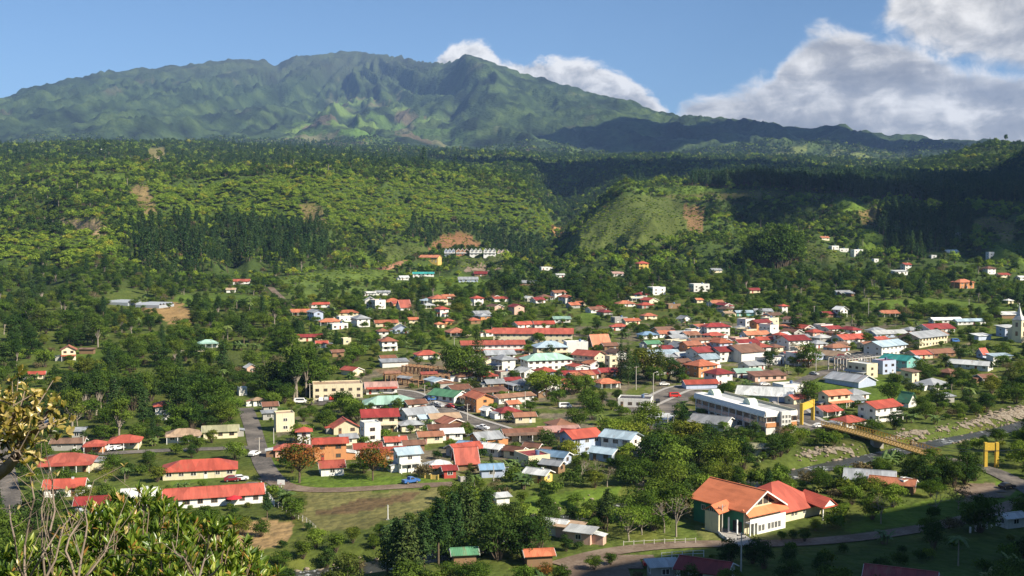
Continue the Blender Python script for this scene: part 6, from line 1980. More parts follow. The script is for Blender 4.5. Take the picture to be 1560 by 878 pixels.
# ------------------------------------------------------------------ the many small houses that pack the town
def fillers():
    rg = random.Random(99)
    core = [([(620, 600), (700, 560), (790, 540), (870, 560), (1000, 545), (1060, 500), (1200, 500), (1330, 505), (1440, 515), (1420, 560), (1330, 580), (1230, 560), (1150, 560), (1010, 575), (940, 560), (860, 600), (780, 630), (690, 660)], 9.0, 1.0),
            ([(540, 655), (700, 630), (800, 640), (900, 660), (880, 730), (700, 735), (560, 700)], 10.5, 0.8),
            ([(480, 470), (700, 455), (900, 450), (1100, 455), (1200, 470), (1180, 500), (1000, 520), (860, 490), (700, 520), (480, 530)], 16.0, 0.20),
            ([(1200, 600), (1320, 590), (1400, 600), (1340, 640), (1240, 625)], 12.0, 0.3)]
    cols = [('red', .19), ('orange', .08), ('brick', .08), ('maroon', .13), ('brown', .15), ('rust', .07), ('grey', .13), ('lgrey', .10), ('pblue', .04), ('tan', .04)]
    roofword = {'red': 'red', 'orange': 'orange', 'brick': 'terracotta', 'maroon': 'dark red', 'brown': 'brown', 'rust': 'rusty', 'grey': 'grey', 'lgrey': 'pale grey', 'pblue': 'pale blue', 'tan': 'tan'}
    wallword = {'white': 'white', 'cream': 'cream', 'pink': 'pink', 'wood': 'brown walled', 'grey': 'grey walled', 'bluew': 'pale blue', 'orange': 'orange', 'yellow': 'yellow'}
    paths = [gpoly(p)[:, :2] for p in ([(560, 596), (620, 598), (668, 622), (710, 640), (760, 655), (800, 672), (838, 694)], [(470, 614), (565, 610)], [(958, 628), (1005, 606), (1040, 590), (1100, 592)], [(1005, 655), (1010, 630), (1022, 590)], [(1130, 586), (1200, 592), (1260, 566), (1330, 552)], [(1196, 612), (1215, 628), (1262, 652)])]
    fld = gpoly([(455, 750), (690, 742), (640, 790), (470, 806)])[:, :2]
    stall = gpoly([(575, 560), (690, 560), (700, 588), (600, 590)])[:, :2]
    made = []
    base = [h for h in HOUSES]
    used = {h['label'] for h in HOUSES}
    cuts = [' among ', ' beside ', ' behind ', ' in front ', ' near ', ' on the ', ' at the ', ' by the ', ' above ', ' below ', ' next to ', ' in the ', ' directly ', ' of the ', ' right behind ', ' half ', ' between ', ' in town', ' and ']
    refs = []
    for h in base:
        s = h['label']; k = min([s.find(c) for c in cuts if s.find(c) > 12] + [len(s)]); refs.append(s[:k].strip())
    refs = [r if refs.count(r) == 1 and len(r.split()) <= 9 else None for r in refs]
    for poly, step, prob in core:
        P = gpoly(poly)[:, :2]
        x0, y0 = P.min(0); x1, y1 = P.max(0)
        th = radians(29)
        for i in range(-60, 60):
            for j in range(-60, 60):
                cx, cy = (x0 + x1) / 2, (y0 + y1) / 2
                a, b = i * step + rg.uniform(-.22, .22) * step, j * step + rg.uniform(-.22, .22) * step
                x, y = cx + a * cos(th) - b * sin(th), cy + a * sin(th) + b * cos(th)
                if not in_poly(np.array([x]), np.array([y]), P)[0] or rg.random() > prob: continue
                if min(float(polydist(np.array([x]), np.array([y]), q)[0]) for q in paths) < 7.5: continue
                if in_poly(np.array([x]), np.array([y]), fld)[0] or in_poly(np.array([x]), np.array([y]), stall)[0]: continue
                L, W = rg.uniform(6.5, 12), rg.uniform(5.5, 8)
                long_low = rg.random() < 0.13 and step < 10
                if long_low: L, W = rg.uniform(13, 17), rg.uniform(6.5, 8)
                R = 0.5 * (L + W) * 0.5 - 0.1
                bad = False
                for h in HOUSES:
                    dx, dy = x - h['xy'][0], y - h['xy'][1]
                    if abs(dx) > 70 or abs(dy) > 70: continue
                    c, s = cos(h['rz']), sin(h['rz'])
                    if abs(dx * c + dy * s) < h['L'] / 2 + R and abs(-dx * s + dy * c) < h['W'] / 2 + R: bad = True; break
                if bad: continue
                u, v, f = [float(k) for k in project(x, y, H(x, y))]
                if any(hb['box'][0] - 2 < u < hb['box'][2] + 2 and hb['box'][1] - 2 < v - 6 < hb['box'][3] and hb['ym'] > y for hb in HOUSES if (hb['box'][2] - hb['box'][0]) > 60): continue
                r = rg.random(); rc = cols[-1][0]
                for k, p in cols:
                    if r < p: rc = k; break
                    r -= p
                if long_low: rc = rg.choice(['grey', 'grey', 'lgrey', 'rust', 'brown', 'maroon', 'pblue'])
                wc = rg.choice(['white'] * 10 + ['cream'] * 4 + ['pink', 'wood', 'grey', 'grey', 'bluew', 'orange'])
                st = 2 if rg.random() < 0.24 else 1
                roof = rg.choice('ggghhlf'); fl = ''
                if roof == 'l': roof, fl = 'g', 'l'
                if long_low: roof, fl, st = 'g', 'l', 1
                if rg.random() < 0.25: fl += 'p'
                d = sorted(range(len(base)), key=lambda k: (base[k]['xy'][0] - x) ** 2 + (base[k]['xy'][1] - y) ** 2)
                lab = None
                size = 'small' if L < 8.5 else 'mid sized'
                for look in (f"{'long low ' if long_low else ''}{wallword[wc]} house with {roofword[rc]} roof", f"{size} {wallword[wc]} house with {roofword[rc]} roof", f"{size} {roofword[rc]} roofed {wallword[wc]} house"):
                    for k in d[:8]:
                        if refs[k] is None: continue
                        hb = base[k]
                        rel = ('in front of' if y < hb['ym'] else 'behind') if hb['box'][0] - 6 < u < hb['box'][2] + 6 else ('to the left of' if u < hb['box'][0] else 'to the right of')
                        l2 = f"{look} {rel} the {refs[k]}"
                        if len(l2.split()) <= 16 and l2 not in used: lab = l2; break
                    if lab: break
                if lab is None: continue
                used.add(lab)
                yaw = 29 + rg.choice([0, 0, -90]) + rg.uniform(-4, 4)
                wpx = (L * abs(cos(yaw * DEG + atan2(x, y))) + W * abs(sin(yaw * DEG + atan2(x, y)))) * F / y
                house(u, v, wpx, W / L / 1.2, yaw, st, roof, rc, wc, fl, lab)
    print('houses', len(HOUSES))
fillers()
# ------------------------------------------------------------------ where the woods stand
def jgrid(x0, x1, y0, y1, s, seed):
    rg = np.random.default_rng(seed)
    xs = np.arange(x0, x1, s); ys = np.arange(y0, y1, s * 0.87)
    X, Y = np.meshgrid(xs, ys)
    X = X + (np.arange(len(ys)) % 2)[:, None] * s * 0.5
    X = X + rg.uniform(-0.42, 0.42, X.shape) * s; Y = Y + rg.uniform(-0.42, 0.42, Y.shape) * s
    return X.ravel(), Y.ravel()
OPEN = [z for z in ZONES]       # bare or grassy ground stays open
def open_mask(u, v, Y, only_far=False):
    m = np.zeros(len(u), bool)
    for poly, col, d0, d1 in OPEN:
        k = (Y > d0) & (Y < d1)
        m |= k & in_poly(u, v, poly)
    return m
PINE_ZONES = [([(185, 350), (300, 335), (430, 345), (500, 352), (505, 396), (470, 418), (330, 420), (250, 425), (190, 400)], 900, 1300),
              ([(-60, 440), (110, 430), (170, 445), (185, 505), (60, 500), (-60, 520)], 500, 950),
              ([(600, 380), (640, 350), (800, 350), (830, 400), (790, 402), (770, 386), (690, 378)], 1350, 1560),
              ([(280, 218), (560, 224), (700, 238), (700, 250), (480, 240), (290, 232)], 2500, 4500)]
DARK_PINES = [([(1050, 292), (1060, 262), (1200, 262), (1430, 265), (1700, 275), (1700, 330), (1560, 330), (1480, 345), (1420, 330), (1350, 318), (1260, 296), (1130, 286)], 1480, 2300),
              ([(1330, 330), (1480, 330), (1480, 360), (1400, 400), (1340, 380)], 1000, 1500)]
DARKENED_WOOD = [([(690, 330), (800, 300), (850, 350), (820, 400), (740, 385)], 1450, 2000), ([(720, 420), (880, 425), (880, 470), (800, 470), (740, 462)], 700, 1100)]  # in the first patch, darker leaf colour stands in for the gorge's shade
def pick(rg, n, table):
    ks = list(table); p = np.array([table[k] for k in ks], float); p /= p.sum()
    return np.array(ks, dtype=object)[rg.choice(len(ks), n, p=p)]
def woods():
    rg = np.random.default_rng(21)
    out = {'hill': [], 'plateau': [], 'pine': []}
    # slopes of the valley
    X, Y = jgrid(-1000, 1150, 940, 1900, 5.2, 1)
    Z = H(X, Y); u, v, f = project(X, Y, Z)
    keep = (u > -120) & (u < 1690) & (v < 452) & ~open_mask(u + rg.normal(0, 2.5, len(u)), v + rg.normal(0, 1.0, len(u)), Y)
    dens = fbm(X / 70, Y / 70, 3)
    flat = (Y < 1100) & (v > 398)
    gap = fbm(X / 26 + 60, Y / 26, 3)
    keep &= rg.random(len(X)) < np.where(flat, 0.34 + 0.5 * dens, np.where((u > 860) & (Y < 1500), 0.72 + 0.5 * dens + 0.3 * gap, 0.93 + 0.35 * gap))
    out['hill'].append((X[keep], Y[keep], Z[keep], u[keep], v[keep]))
    # the plateau that runs back to the volcano
    X, Y = jgrid(-2200, 2300, 1900, 3300, 8.2, 2)
    Z = H(X, Y); u, v, f = project(X, Y, Z)
    keep = (u > -140) & (u < 1720) & ~open_mask(u, v, Y)
    keep &= (rg.random(len(X)) < 0.82 + 0.6 * fbm(X / 200, Y / 200, 3))
    out['plateau'].append((X[keep], Y[keep], Z[keep], u[keep], v[keep]))
    X, Y = jgrid(-3300, 3300, 3300, 5600, 13.0, 3)
    Z = H(X, Y); u, v, f = project(X, Y, Z)
    keep = (u > -140) & (u < 1720) & (rg.random(len(X)) < 0.72 + 0.9 * fbm(X / 300, Y / 300, 3))
    out['plateau'].append((X[keep], Y[keep], Z[keep], u[keep], v[keep]))
    X, Y = jgrid(-1000, 1150, 940, 1700, 4.2, 4)
    Z = H(X, Y); u, v, f = project(X, Y, Z)
    keep = open_mask(u, v, Y) & (u > -120) & (u < 1690) & (v < 452) & (rg.random(len(X)) < 0.62 + 0.6 * fbm(X / 30, Y / 30, 3))
    out['scrub'] = (X[keep], Y[keep], Z[keep])
    n = keep.sum()
    S = rg.uniform(0.22, 0.62, n) * (1 + 0.5 * (rg.random(n) < 0.1))
    scatter_object('hill_scrub', 'low scrub dotted over the open grassy hillsides', 'scrub', np.stack([X[keep], Y[keep], Z[keep] - 0.15], 1), np.stack([S * 1.2, S * 1.2, S * 0.8], 1), rg.uniform(0, 6.28, n), np.where(rg.random(n) < 0.6, src_index('bush', FAR, 0), src_index('bush', FAR, 1)))
    for part, lab in (('hill', 'dense green forest covering the valley slopes'), ('plateau', 'distant forest on the plateau below the volcano')):
        X, Y, Z, u, v = [np.concatenate([o[i] for o in out[part]]) for i in range(5)]
        n = len(X)
        kind = pick(rg, n, {'round': 0.66, 'dark': 0.16, 'tall': 0.05, 'open': 0.05, 'bush': 0.08})
        if part == 'plateau':
            kind = pick(rg, n, {'round': 0.46, 'dark': 0.44, 'tall': 0.02, 'pine': 0.05})
        patch = fbm(X / 130, Y / 130, 3)
        kind[(patch > 0.38) & (rg.random(n) < 0.7)] = 'dark'
        for poly, d0, d1 in PINE_ZONES + DARK_PINES:
            m = in_poly(u, v, poly) & (Y > d0) & (Y < d1) & (rg.random(n) < np.where(u > 1000, 0.9, 0.48))
            kind[m] = 'pine'
        for poly, d0, d1 in DARKENED_WOOD:
            kind[in_poly(u, v, poly) & (Y > d0) & (Y < d1) & (rg.random(n) < 0.75)] = 'dark'
        # paler leaf colour puts sunlight into the bluff's woods, finer than the plateau above
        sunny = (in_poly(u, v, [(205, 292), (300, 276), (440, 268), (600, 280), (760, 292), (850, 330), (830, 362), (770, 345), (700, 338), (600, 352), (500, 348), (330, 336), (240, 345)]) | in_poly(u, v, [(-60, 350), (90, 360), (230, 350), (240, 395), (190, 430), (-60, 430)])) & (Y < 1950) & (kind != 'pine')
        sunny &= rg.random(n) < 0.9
        kind[sunny] = 'round'
        # grassy knoll keeps only scrub
        kn = in_poly(u, v, [(1060, 300), (1200, 330), (1230, 380), (1060, 390)]) & (rg.random(n) < 0.4)
        kind[kn] = 'bush'
        clear = np.ones(n, bool)        # the woods leave the view of every house open
        for h in HOUSES:
            if h['ym'] < 880: continue
            b = h['box']
            clear &= ~((Y < h['ym'] + 2) & (Y > h['ym'] * 0.80) & (u > b[0] - 3) & (u < b[2] + 3) & (v > b[3] - 1) & (v - 7.0 * F / Y < b[3] - 2)) & ~((np.abs(X - h['xy'][0]) < 9) & (np.abs(Y - h['xy'][1]) < 9))
        X, Y, Z, u, v, kind, sunny = [q[clear] for q in (X, Y, Z, u, v, kind, sunny)]; n = len(X)
        big = np.where(Y > 3300, 0.85, np.where(Y > 1900, 0.66, 0.53))
        S = big * np.clip(np.exp(rg.normal(-0.08, 0.36, n)), 0.38, 2.2) * np.where(kind == 'bush', 1.15, 1.0) * np.where(sunny, 0.80, 1.0)
        S = np.where((kind == 'pine') & (Y > 2400), S * 0.65, np.where(kind == 'pine', S * 1.2, S))
        S = np.where((kind == 'pine') & in_poly(u, v, DARK_PINES[0][0]) & (Y < 2400), 1.10 * rg.uniform(0.80, 1.06, n), S)
        I = np.zeros(n, int)
        for k in set(kind):
            m = np.nonzero(kind == k)[0]
            c = rg.integers(0, len(FAR[k]), len(m))
            if k == 'round':              # pale drifts at random, plus the sunlight painted on the bluff
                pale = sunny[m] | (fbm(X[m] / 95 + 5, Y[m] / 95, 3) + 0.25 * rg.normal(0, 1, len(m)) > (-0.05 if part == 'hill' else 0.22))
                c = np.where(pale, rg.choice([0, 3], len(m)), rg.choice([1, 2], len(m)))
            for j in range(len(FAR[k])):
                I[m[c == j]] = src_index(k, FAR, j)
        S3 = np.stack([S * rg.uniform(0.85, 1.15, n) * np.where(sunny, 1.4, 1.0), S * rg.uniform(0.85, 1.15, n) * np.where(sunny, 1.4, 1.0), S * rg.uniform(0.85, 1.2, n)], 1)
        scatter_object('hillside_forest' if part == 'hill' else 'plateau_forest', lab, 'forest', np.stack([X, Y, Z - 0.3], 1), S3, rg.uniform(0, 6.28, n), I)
        print(part, n)
woods()
# ------------------------------------------------------------------ small things: cars, poles, fences
CARPAINT = {'white': (0.78, 0.78, 0.77), 'red': (0.50, 0.035, 0.03), 'blue': (0.05, 0.14, 0.38), 'silver': (0.42, 0.43, 0.44), 'dark': (0.03, 0.032, 0.036), 'maroon': (0.20, 0.02, 0.03), 'green': (0.05, 0.2, 0.1), 'yellow': (0.65, 0.42, 0.04)}
TYRE = plain('tyre_rubber', (0.02, 0.02, 0.02), 0.9)
def wheel_mesh():
    if 'wheel' not in MATS:
        q = MB(); q.tube((0, -0.11, 0), (0, 0.11, 0), 0.33, n=14); q.tube((0, -0.125, 0), (0, -0.111, 0), 0.19, n=10, mi=1)
        MATS['wheel'] = q.mesh('wheel', [TYRE, plain('hub_metal', (0.5, 0.5, 0.5), 0.4, 0.8)])
    return MATS['wheel']
def car_meshes(col, kind):
    key = ('car', col, kind)
    if key in MATS: return MATS[key]
    paint = plain('paint_' + col, CARPAINT[col], 0.3, noise=0.03)
    L = 4.3 if kind != 'van' else 4.8
    q = MB()
    # side profile, swept across the width with a tucked-in top
    if kind == 'van': prof = [(-2.35, 0.35), (2.35, 0.35), (2.38, 0.95), (1.9, 1.15), (1.35, 1.95), (-2.25, 2.0), (-2.38, 1.0)]
    elif kind == 'pickup': prof = [(-2.3, 0.38), (2.3, 0.38), (2.32, 0.9), (1.1, 1.02), (0.5, 1.62), (-0.6, 1.65), (-0.75, 1.05), (-2.3, 1.05)]
    else: prof = [(-2.1, 0.35), (2.1, 0.35), (2.13, 0.78), (1.15, 0.92), (0.45, 1.42), (-0.95, 1.46), (-1.75, 1.0), (-2.13, 0.92)]
    n = len(prof); wd = 0.86
    inset = lambda z: wd - max(0, z - 0.95) * 0.22
    A = [(x, -inset(z), z) for x, z in prof]; B = [(x, inset(z), z) for x, z in prof]
    q.face(A); q.face(B[::-1])
    for i in range(n):
        j = (i + 1) % n
        q.face([A[j], A[i], B[i], B[j]])
    body = q.mesh('body', [paint])
    g = MB()
    zt = {'van': (1.2, 1.82), 'pickup': (1.08, 1.55), 'car': (0.98, 1.36)}[kind]
    xr = {'van': (-2.0, 1.45), 'pickup': (-0.6, 0.75), 'car': (-1.35, 0.85)}[kind]
    for s in (-1, 1):
        y0, y1 = s * (inset(zt[0]) + 0.012), s * (inset(zt[1]) + 0.012)
        f = [(xr[0], y0, zt[0]), (xr[1], y0, zt[0]), (xr[1] - 0.38, y1, zt[1]), (xr[0] + 0.3, y1, zt[1])]
        g.face(f if s < 0 else f[::-1])
    side = g.mesh('side_windows', [glass_mat()])
    g = MB()
    fr = {'van': ((1.86, 1.2), (1.40, 1.9)), 'pickup': ((1.02, 1.1), (0.56, 1.58)), 'car': ((1.06, 0.985), (0.50, 1.385))}[kind]
    (xa, za), (xb, zb) = fr
    g.face([(xa + .02, -0.7, za), (xa + .02, 0.7, za), (xb + .02, 0.64, zb), (xb + .02, -0.64, zb)])
    wind = g.mesh('windscreen', [glass_mat()])
    hl = MB(); hl.box(-0.04, 0.03, -0.16, 0.16, -0.07, 0.07)
    MATS[key] = (body, side, wind, hl.mesh('headlight', [plain('lamp_glass', (0.8, 0.8, 0.75), 0.2)]), prof)
    return MATS[key]
def car(u, v, col, kind, yaw, label):
    p = G(u, v)
    t = empty({'car': 'parked_car', 'van': 'parked_van', 'pickup': 'pickup_truck'}[kind], (p[0], p[1], float(p[2]) + 0.17), yaw * DEG)
    tag(t, label, {'car': 'car', 'van': 'van', 'pickup': 'pickup'}[kind], 'vehicles parked in the town')
    body, side, wind, hl, prof = car_meshes(col, kind)
    link('body', body, t); link('side_windows', side, t); link('windscreen', wind, t)
    for x in (-1.35, 1.35):
        for s in (-1, 1):
            link('wheel', wheel_mesh(), t, (x, s * 0.78, 0.33), 0 if s < 0 else pi)
    xf = max(a[0] for a in prof)
    for s in (-1, 1): link('headlight', hl, t, (xf - 0.02, s * 0.58, 0.72))
    register(t, 4, 1.8, 1.5, label)
CARS = """388 695 white car 70|white car driving up the paved lane
354 734 maroon car 20|dark red car at the end of the cream building
366 733 white car 20|white car next to the dark red one by the cream building
169 687 white car 60|white car in front of the cream house with carport
180 686 white car 60|second white car outside the carport of the cream house
996 864 red car 5|bright red car alone on the dirt parking place
489 612 white car 100|white car at the first bay of the cream shops
497 611 silver car 100|silver car at the cream shops
505 610 red car 100|red car in front of the cream shops
514 610 dark car 100|dark car in front of the cream shops
458 615 white van 10|white van on the street beside the conifers
660 611 blue pickup 20|blue pickup beside the green roofed hall
687 622 red car -40|red car on the street by the brown roofs
664 619 white car -40|white car at the green roofed hall
706 627 dark pickup -40|dark pickup on the main street
668 621 silver car -40|silver car at the green roofed hall corner
1028 606 red van 10|red van on the avenue beside the conifers
1012 588 white car 10|white car at the far side of the plaza
985 606 silver car 10|silver car beside the dark roofed corner building
1002 614 dark car 80|dark car waiting at the avenue crossing
626 737 blue pickup 35|blue pickup on the grass by the sports field
861 622 white van 10|white van between the round trees and the two tone building
1150 590 dark car 10|dark car outside the pink shop row
1165 588 white car 10|white car outside the pink shop row
1240 572 silver car -50|silver car beside the grey warehouse
1455 522 blue van 20|blue van under the white store front
1128 656 silver car -60|silver car at the foot of the arcade
1248 652 white car 20|white car by the town end portal
1534 745 dark car 20|dark car on the far parking yard
735 655 white pickup -30|white pickup lower down the main street
1062 591 blue car 10|blue car by the long low red roof"""
for line in CARS.splitlines():
    a, lab = line.split('|'); a = a.split()
    car(float(a[0]), float(a[1]), a[2], a[3], float(a[4]), lab)

POLEM = plain('pole_concrete', (0.50, 0.47, 0.42), 0.9); POLEW = plain('pole_wood', (0.20, 0.15, 0.11), 0.9); WIRE = plain('wire', (0.02, 0.02, 0.02), 0.6); CERAM = plain('insulator', (0.30, 0.28, 0.26), 0.4)
def pole(u, v, hpx, label, arms=1, lamp=False, mat=None, yaw=29):
    p = G(u, v); h = hpx * p[1] / F
    t = empty('street_lamp' if lamp else 'utility_pole', (p[0], p[1], float(p[2])), yaw * DEG); tag(t, label, 'lamp post' if lamp else 'utility pole', 'poles along the streets')
    q = MB(); q.tube((0, 0, -1), (0, 0, h), 0.17, 0.11, 8); q.build('shaft', mat or POLEM, t)
    for i in range(arms):
        q = MB(); q.box(-1.1, 1.1, -0.07, 0.07, h - 0.5 - 0.7 * i, h - 0.36 - 0.7 * i); q.build('crossarm', POLEW, t)
        for x in (-1.0, 0.35, 1.0):
            q = MB(); q.tube((x, 0, h - 0.36 - 0.7 * i), (x, 0, h - 0.12 - 0.7 * i), 0.06, n=6); q.build('insulator', CERAM, t)
    if lamp:
        q = MB(); q.tube((0, 0, h - 0.1), (1.6, 0, h + 0.35), 0.06, n=6); q.build('arm', POLEM, t)
        q = MB(); q.box(1.3, 2.1, -0.14, 0.14, h + 0.26, h + 0.42); q.build('lamp_head', plain('lamp_shell', (0.6, 0.6, 0.58)), t)
    return t, h
POLES = [(1071, 792, 33, 'pale power pole by the dark green side of the school', 1, False), (1100, 812, 44, 'white concrete pole before the school entrance', 1, False), (1129, 872, 62, 'tall pole by the bottom road below the school', 2, False),
         (647, 608, 22, 'pole at the green roofed hall', 1, False), (712, 641, 26, 'pole on the main street by the brown roofs', 1, False), (752, 733, 24, 'white pole in front of the blue tin roof', 0, False), (472, 612, 28, 'pole at the corner of the cream shops', 1, False),
         (995, 622, 54, 'tall street lamp at the avenue crossing', 0, True), (969, 594, 36, 'pale pole below the town conifers', 1, False), (127, 690, 26, 'pole before the orange walled house', 1, False), (104, 640, 38, 'pale pole in trees beyond the crooked branch', 0, False),
         (861, 690, 24, 'pole beside the rust patched blue roof', 1, False), (800, 622, 26, 'pole among the round trees', 1, False), (1243, 565, 26, 'pole at the round tree by the brown grey store', 1, False), (1185, 628, 24, 'thin pole on the grey green roof side of the arcade', 0, True),
         (1323, 488, 34, 'pole by the orange roofed ranch house', 1, False), (1476, 478, 22, 'pole on the meadow near the sheds', 1, False), (1240, 500, 34, 'pole in the dark trees above town', 1, False), (692, 540, 26, 'pole beside the long white school wing', 1, False),
         (395, 690, 24, 'pole at the lane crossing', 1, False), (417, 676, 24, 'pole on the grass above the pink building', 0, False), (1330, 640, 22, 'pole behind the two storey house at the bridge', 1, False), (1017, 655, 24, 'pole by the round ended roof', 0, False)]
for u, v, hpx, lab, arms, lamp in POLES: pole(u, v, hpx, lab, arms, lamp)

def field_things():
    p = G(591, 792); t = empty('goal_pole', (p[0], p[1], float(p[2])), 0); tag(t, 'thin white pole standing at the edge of the sports field', 'pole')
    q = MB(); q.tube((0, 0, -0.5), (0, 0, 23 * p[1] / F), 0.11, 0.09, 8); q.build('shaft', TRIM, t)
    q = MB(); q.box(-0.35, 0.35, -0.35, 0.35, -0.4, 0.12); q.build('foot', CONCRETE, t)
    p = G(428, 754); t = empty('basketball_hoop', (p[0], p[1], float(p[2])), radians(-8)); tag(t, 'white basketball board on a post at the field corner', 'basketball hoop')
    q = MB(); q.tube((0, 0, -0.5), (0, 0.3, 2.9), 0.1, n=8); q.build('post', TRIM, t)
    q = MB(); q.box(-0.95, 0.95, 0.12, 0.19, 2.5, 3.7); q.build('backboard', TRIM, t)
    q = MB()
    for i in range(12):
        a0, a1 = 2 * pi * i / 12, 2 * pi * (i + 1) / 12
        q.tube((0.23 * cos(a0), -0.13 + 0.23 * sin(a0), 2.8), (0.23 * cos(a1), -0.13 + 0.23 * sin(a1), 2.8), 0.02, n=4)
    q.build('rim', plain('hoop_red', (0.5, 0.06, 0.03)), t)
    p = G(357, 772); t = empty('parasol', (p[0], p[1], float(p[2])), 0); tag(t, 'open red parasol on the lawn before the longest white building', 'parasol')
    q = MB(); q.tube((0, 0, -0.3), (0, 0, 2.7), 0.05, n=8); q.build('pole', TRIM, t)
    q = MB(); R = 1.9
    for i in range(8):
        a0, a1 = 2 * pi * i / 8, 2 * pi * (i + 1) / 8
        q.face([(R * cos(a0), R * sin(a0), 2.05), (R * cos(a1), R * sin(a1), 2.05), (0, 0, 2.75)]); q.face([(R * cos(a1), R * sin(a1), 2.03), (R * cos(a0), R * sin(a0), 2.03), (0, 0, 2.71)])
    q.build('canopy', plain('parasol_red', (0.55, 0.03, 0.04)), t)
    p = G(136, 751); t = empty('water_tank', (p[0], p[1], float(p[2])), 0); tag(t, 'small white round tank beside the cottage lawn', 'tank')
    q = MB(); q.tube((0, 0, -0.3), (0, 0, 1.7), 0.6, n=16); q.build('barrel', TRIM, t)
    q = MB(); q.tube((0, 0, 1.7), (0, 0, 1.95), 0.6, 0.25, 16); q.build('lid', TRIM, t)
    p = G(709, 734); t = empty('garden_steps', (p[0], p[1], float(p[2])), radians(20)); tag(t, 'short grey concrete steps down to the sports field', 'steps')
    q = MB()
    for i in range(5): q.box(-1.1, 1.1, i * 0.5, i * 0.5 + 0.52, -1.5, 0.18 * (i + 1))
    q.build('treads', CONCRETE, t)
    q = MB(); q.box(-1.3, -1.11, 0, 2.6, -1.5, 1.2); q.build('side_wall', CONCRETE, t)
field_things()
def fence(pix, label, gap, h, mat, rails=(0.5,), post=0.07, infill=None, name='fence'):
    P = gpoly(pix); Q = smooth_path(P[:, :2], 1.0)
    c = Q[len(Q) // 2]; t = empty(name, (c[0], c[1], float(H(c[0], c[1]))), 0); tag(t, label, 'fence')
    d = np.r_[0, np.cumsum(np.hypot(*np.diff(Q, axis=0).T))]
    s = np.arange(0, d[-1], gap)[:100]
    X = np.interp(s, d, Q[:, 0]); Y = np.interp(s, d, Q[:, 1]); Z = H(X, Y)
    base = np.array([c[0], c[1], H(c[0], c[1])])
    q = MB(); q.box(-post, post, -post, post, -0.6, h); pm = q.mesh('post', [mat])
    for x, y, z in zip(X, Y, Z): link('post', pm, t, (x - base[0], y - base[1], z - base[2]))
    for r in rails:
        q = MB()
        for i in range(len(X) - 1):
            q.tube((X[i] - base[0], Y[i] - base[1], Z[i] - base[2] + h * r), (X[i + 1] - base[0], Y[i + 1] - base[1], Z[i + 1] - base[2] + h * r), 0.04, n=4)
        q.build('rail', mat, t)
    if infill:
        q = MB()
        for i in range(len(X) - 1):
            q.face([(X[i] - base[0], Y[i] - base[1], Z[i] - base[2]), (X[i + 1] - base[0], Y[i + 1] - base[1], Z[i + 1] - base[2]), (X[i + 1] - base[0], Y[i + 1] - base[1], Z[i + 1] - base[2] + h * 0.9), (X[i] - base[0], Y[i] - base[1], Z[i] - base[2] + h * 0.9)])
        q.build('wall_panel', infill, t)
fence([(398, 742), (408, 758), (418, 772)], 'white picket fence at the end of the longest white building', 1.2, 1.5, TRIM, (0.35, 0.9))
fence([(418, 770), (440, 782), (470, 800), (482, 812)], 'grey wire fence along the lower side of the sports field', 2.5, 1.4, POLEM, (0.5, 0.95))
fence([(950, 833), (1000, 830), (1060, 828)], 'row of short posts in the hedge of the bottom road', 2.2, 1.2, POLEM, (0.8,))
fence([(1008, 852), (1040, 849), (1078, 848)], 'white post fence behind the red car', 2.2, 1.3, TRIM, (0.5, 0.95))
fence([(1478, 812), (1510, 804), (1535, 796), (1562, 786)], 'row of thick white posts in the deep shade', 2.0, 1.3, TRIM, (), 0.16)
fence([(1088, 800), (1092, 812), (1102, 822), (1110, 826)], 'low white curved wall at the school entrance', 1.0, 0.8, TRIM, (), 0.1, TRIM, 'garden_wall')
fence([(276, 537), (296, 537), (312, 535)], 'cream garden wall below the mint roofed bungalow', 2.0, 1.5, TRIM, (), 0.14, WM('cream'), 'garden_wall')
fence([(640, 727), (655, 731), (672, 731)], 'yellow garden wall of the house with the red awning', 2.0, 1.3, WM('yellow'), (), 0.15, WM('yellow'), 'garden_wall')
fence([(395, 453), (408, 455), (418, 457)], 'thin pale wall along the upper meadow', 2.0, 1.2, TRIM, (), 0.14, TRIM, 'garden_wall')
# ------------------------------------------------------------------ trees and shrubs of the valley
HEIGHT = {'round': [9, 11, 8, 10], 'dark': [11, 13], 'tall': [17, 19], 'grove': [18, 20], 'open': [8, 9], 'flower': [11], 'pine': [17, 20, 15], 'cypress': [15, 18], 'palm': [7.8, 10.8], 'banana': [3.4, 3.4], 'bare': [8.5, 10], 'bush': [2.5, 2.1, 3.1], 'drybush': [2.7]}
WIDTH = {'round': [9.5, 10, 8, 11.5], 'dark': [9, 9.5], 'tall': [8.5, 8], 'grove': [10, 9], 'open': [9, 9], 'flower': [9], 'pine': [7, 7, 7.5], 'cypress': [3.6, 4.6], 'palm': [5.5, 5.5], 'banana': [4.5, 4.5], 'bare': [7, 8], 'bush': [3.6, 3.2, 4.4], 'drybush': [3.8]}
PL = []      # planted: dict(kind, i, x, y, z, s)
def plant(kind, i, x, y, s, own=None):
    PL.append(dict(kind=kind, i=i, x=float(x), y=float(y), z=float(H(x, y)), s=float(s), own=own))
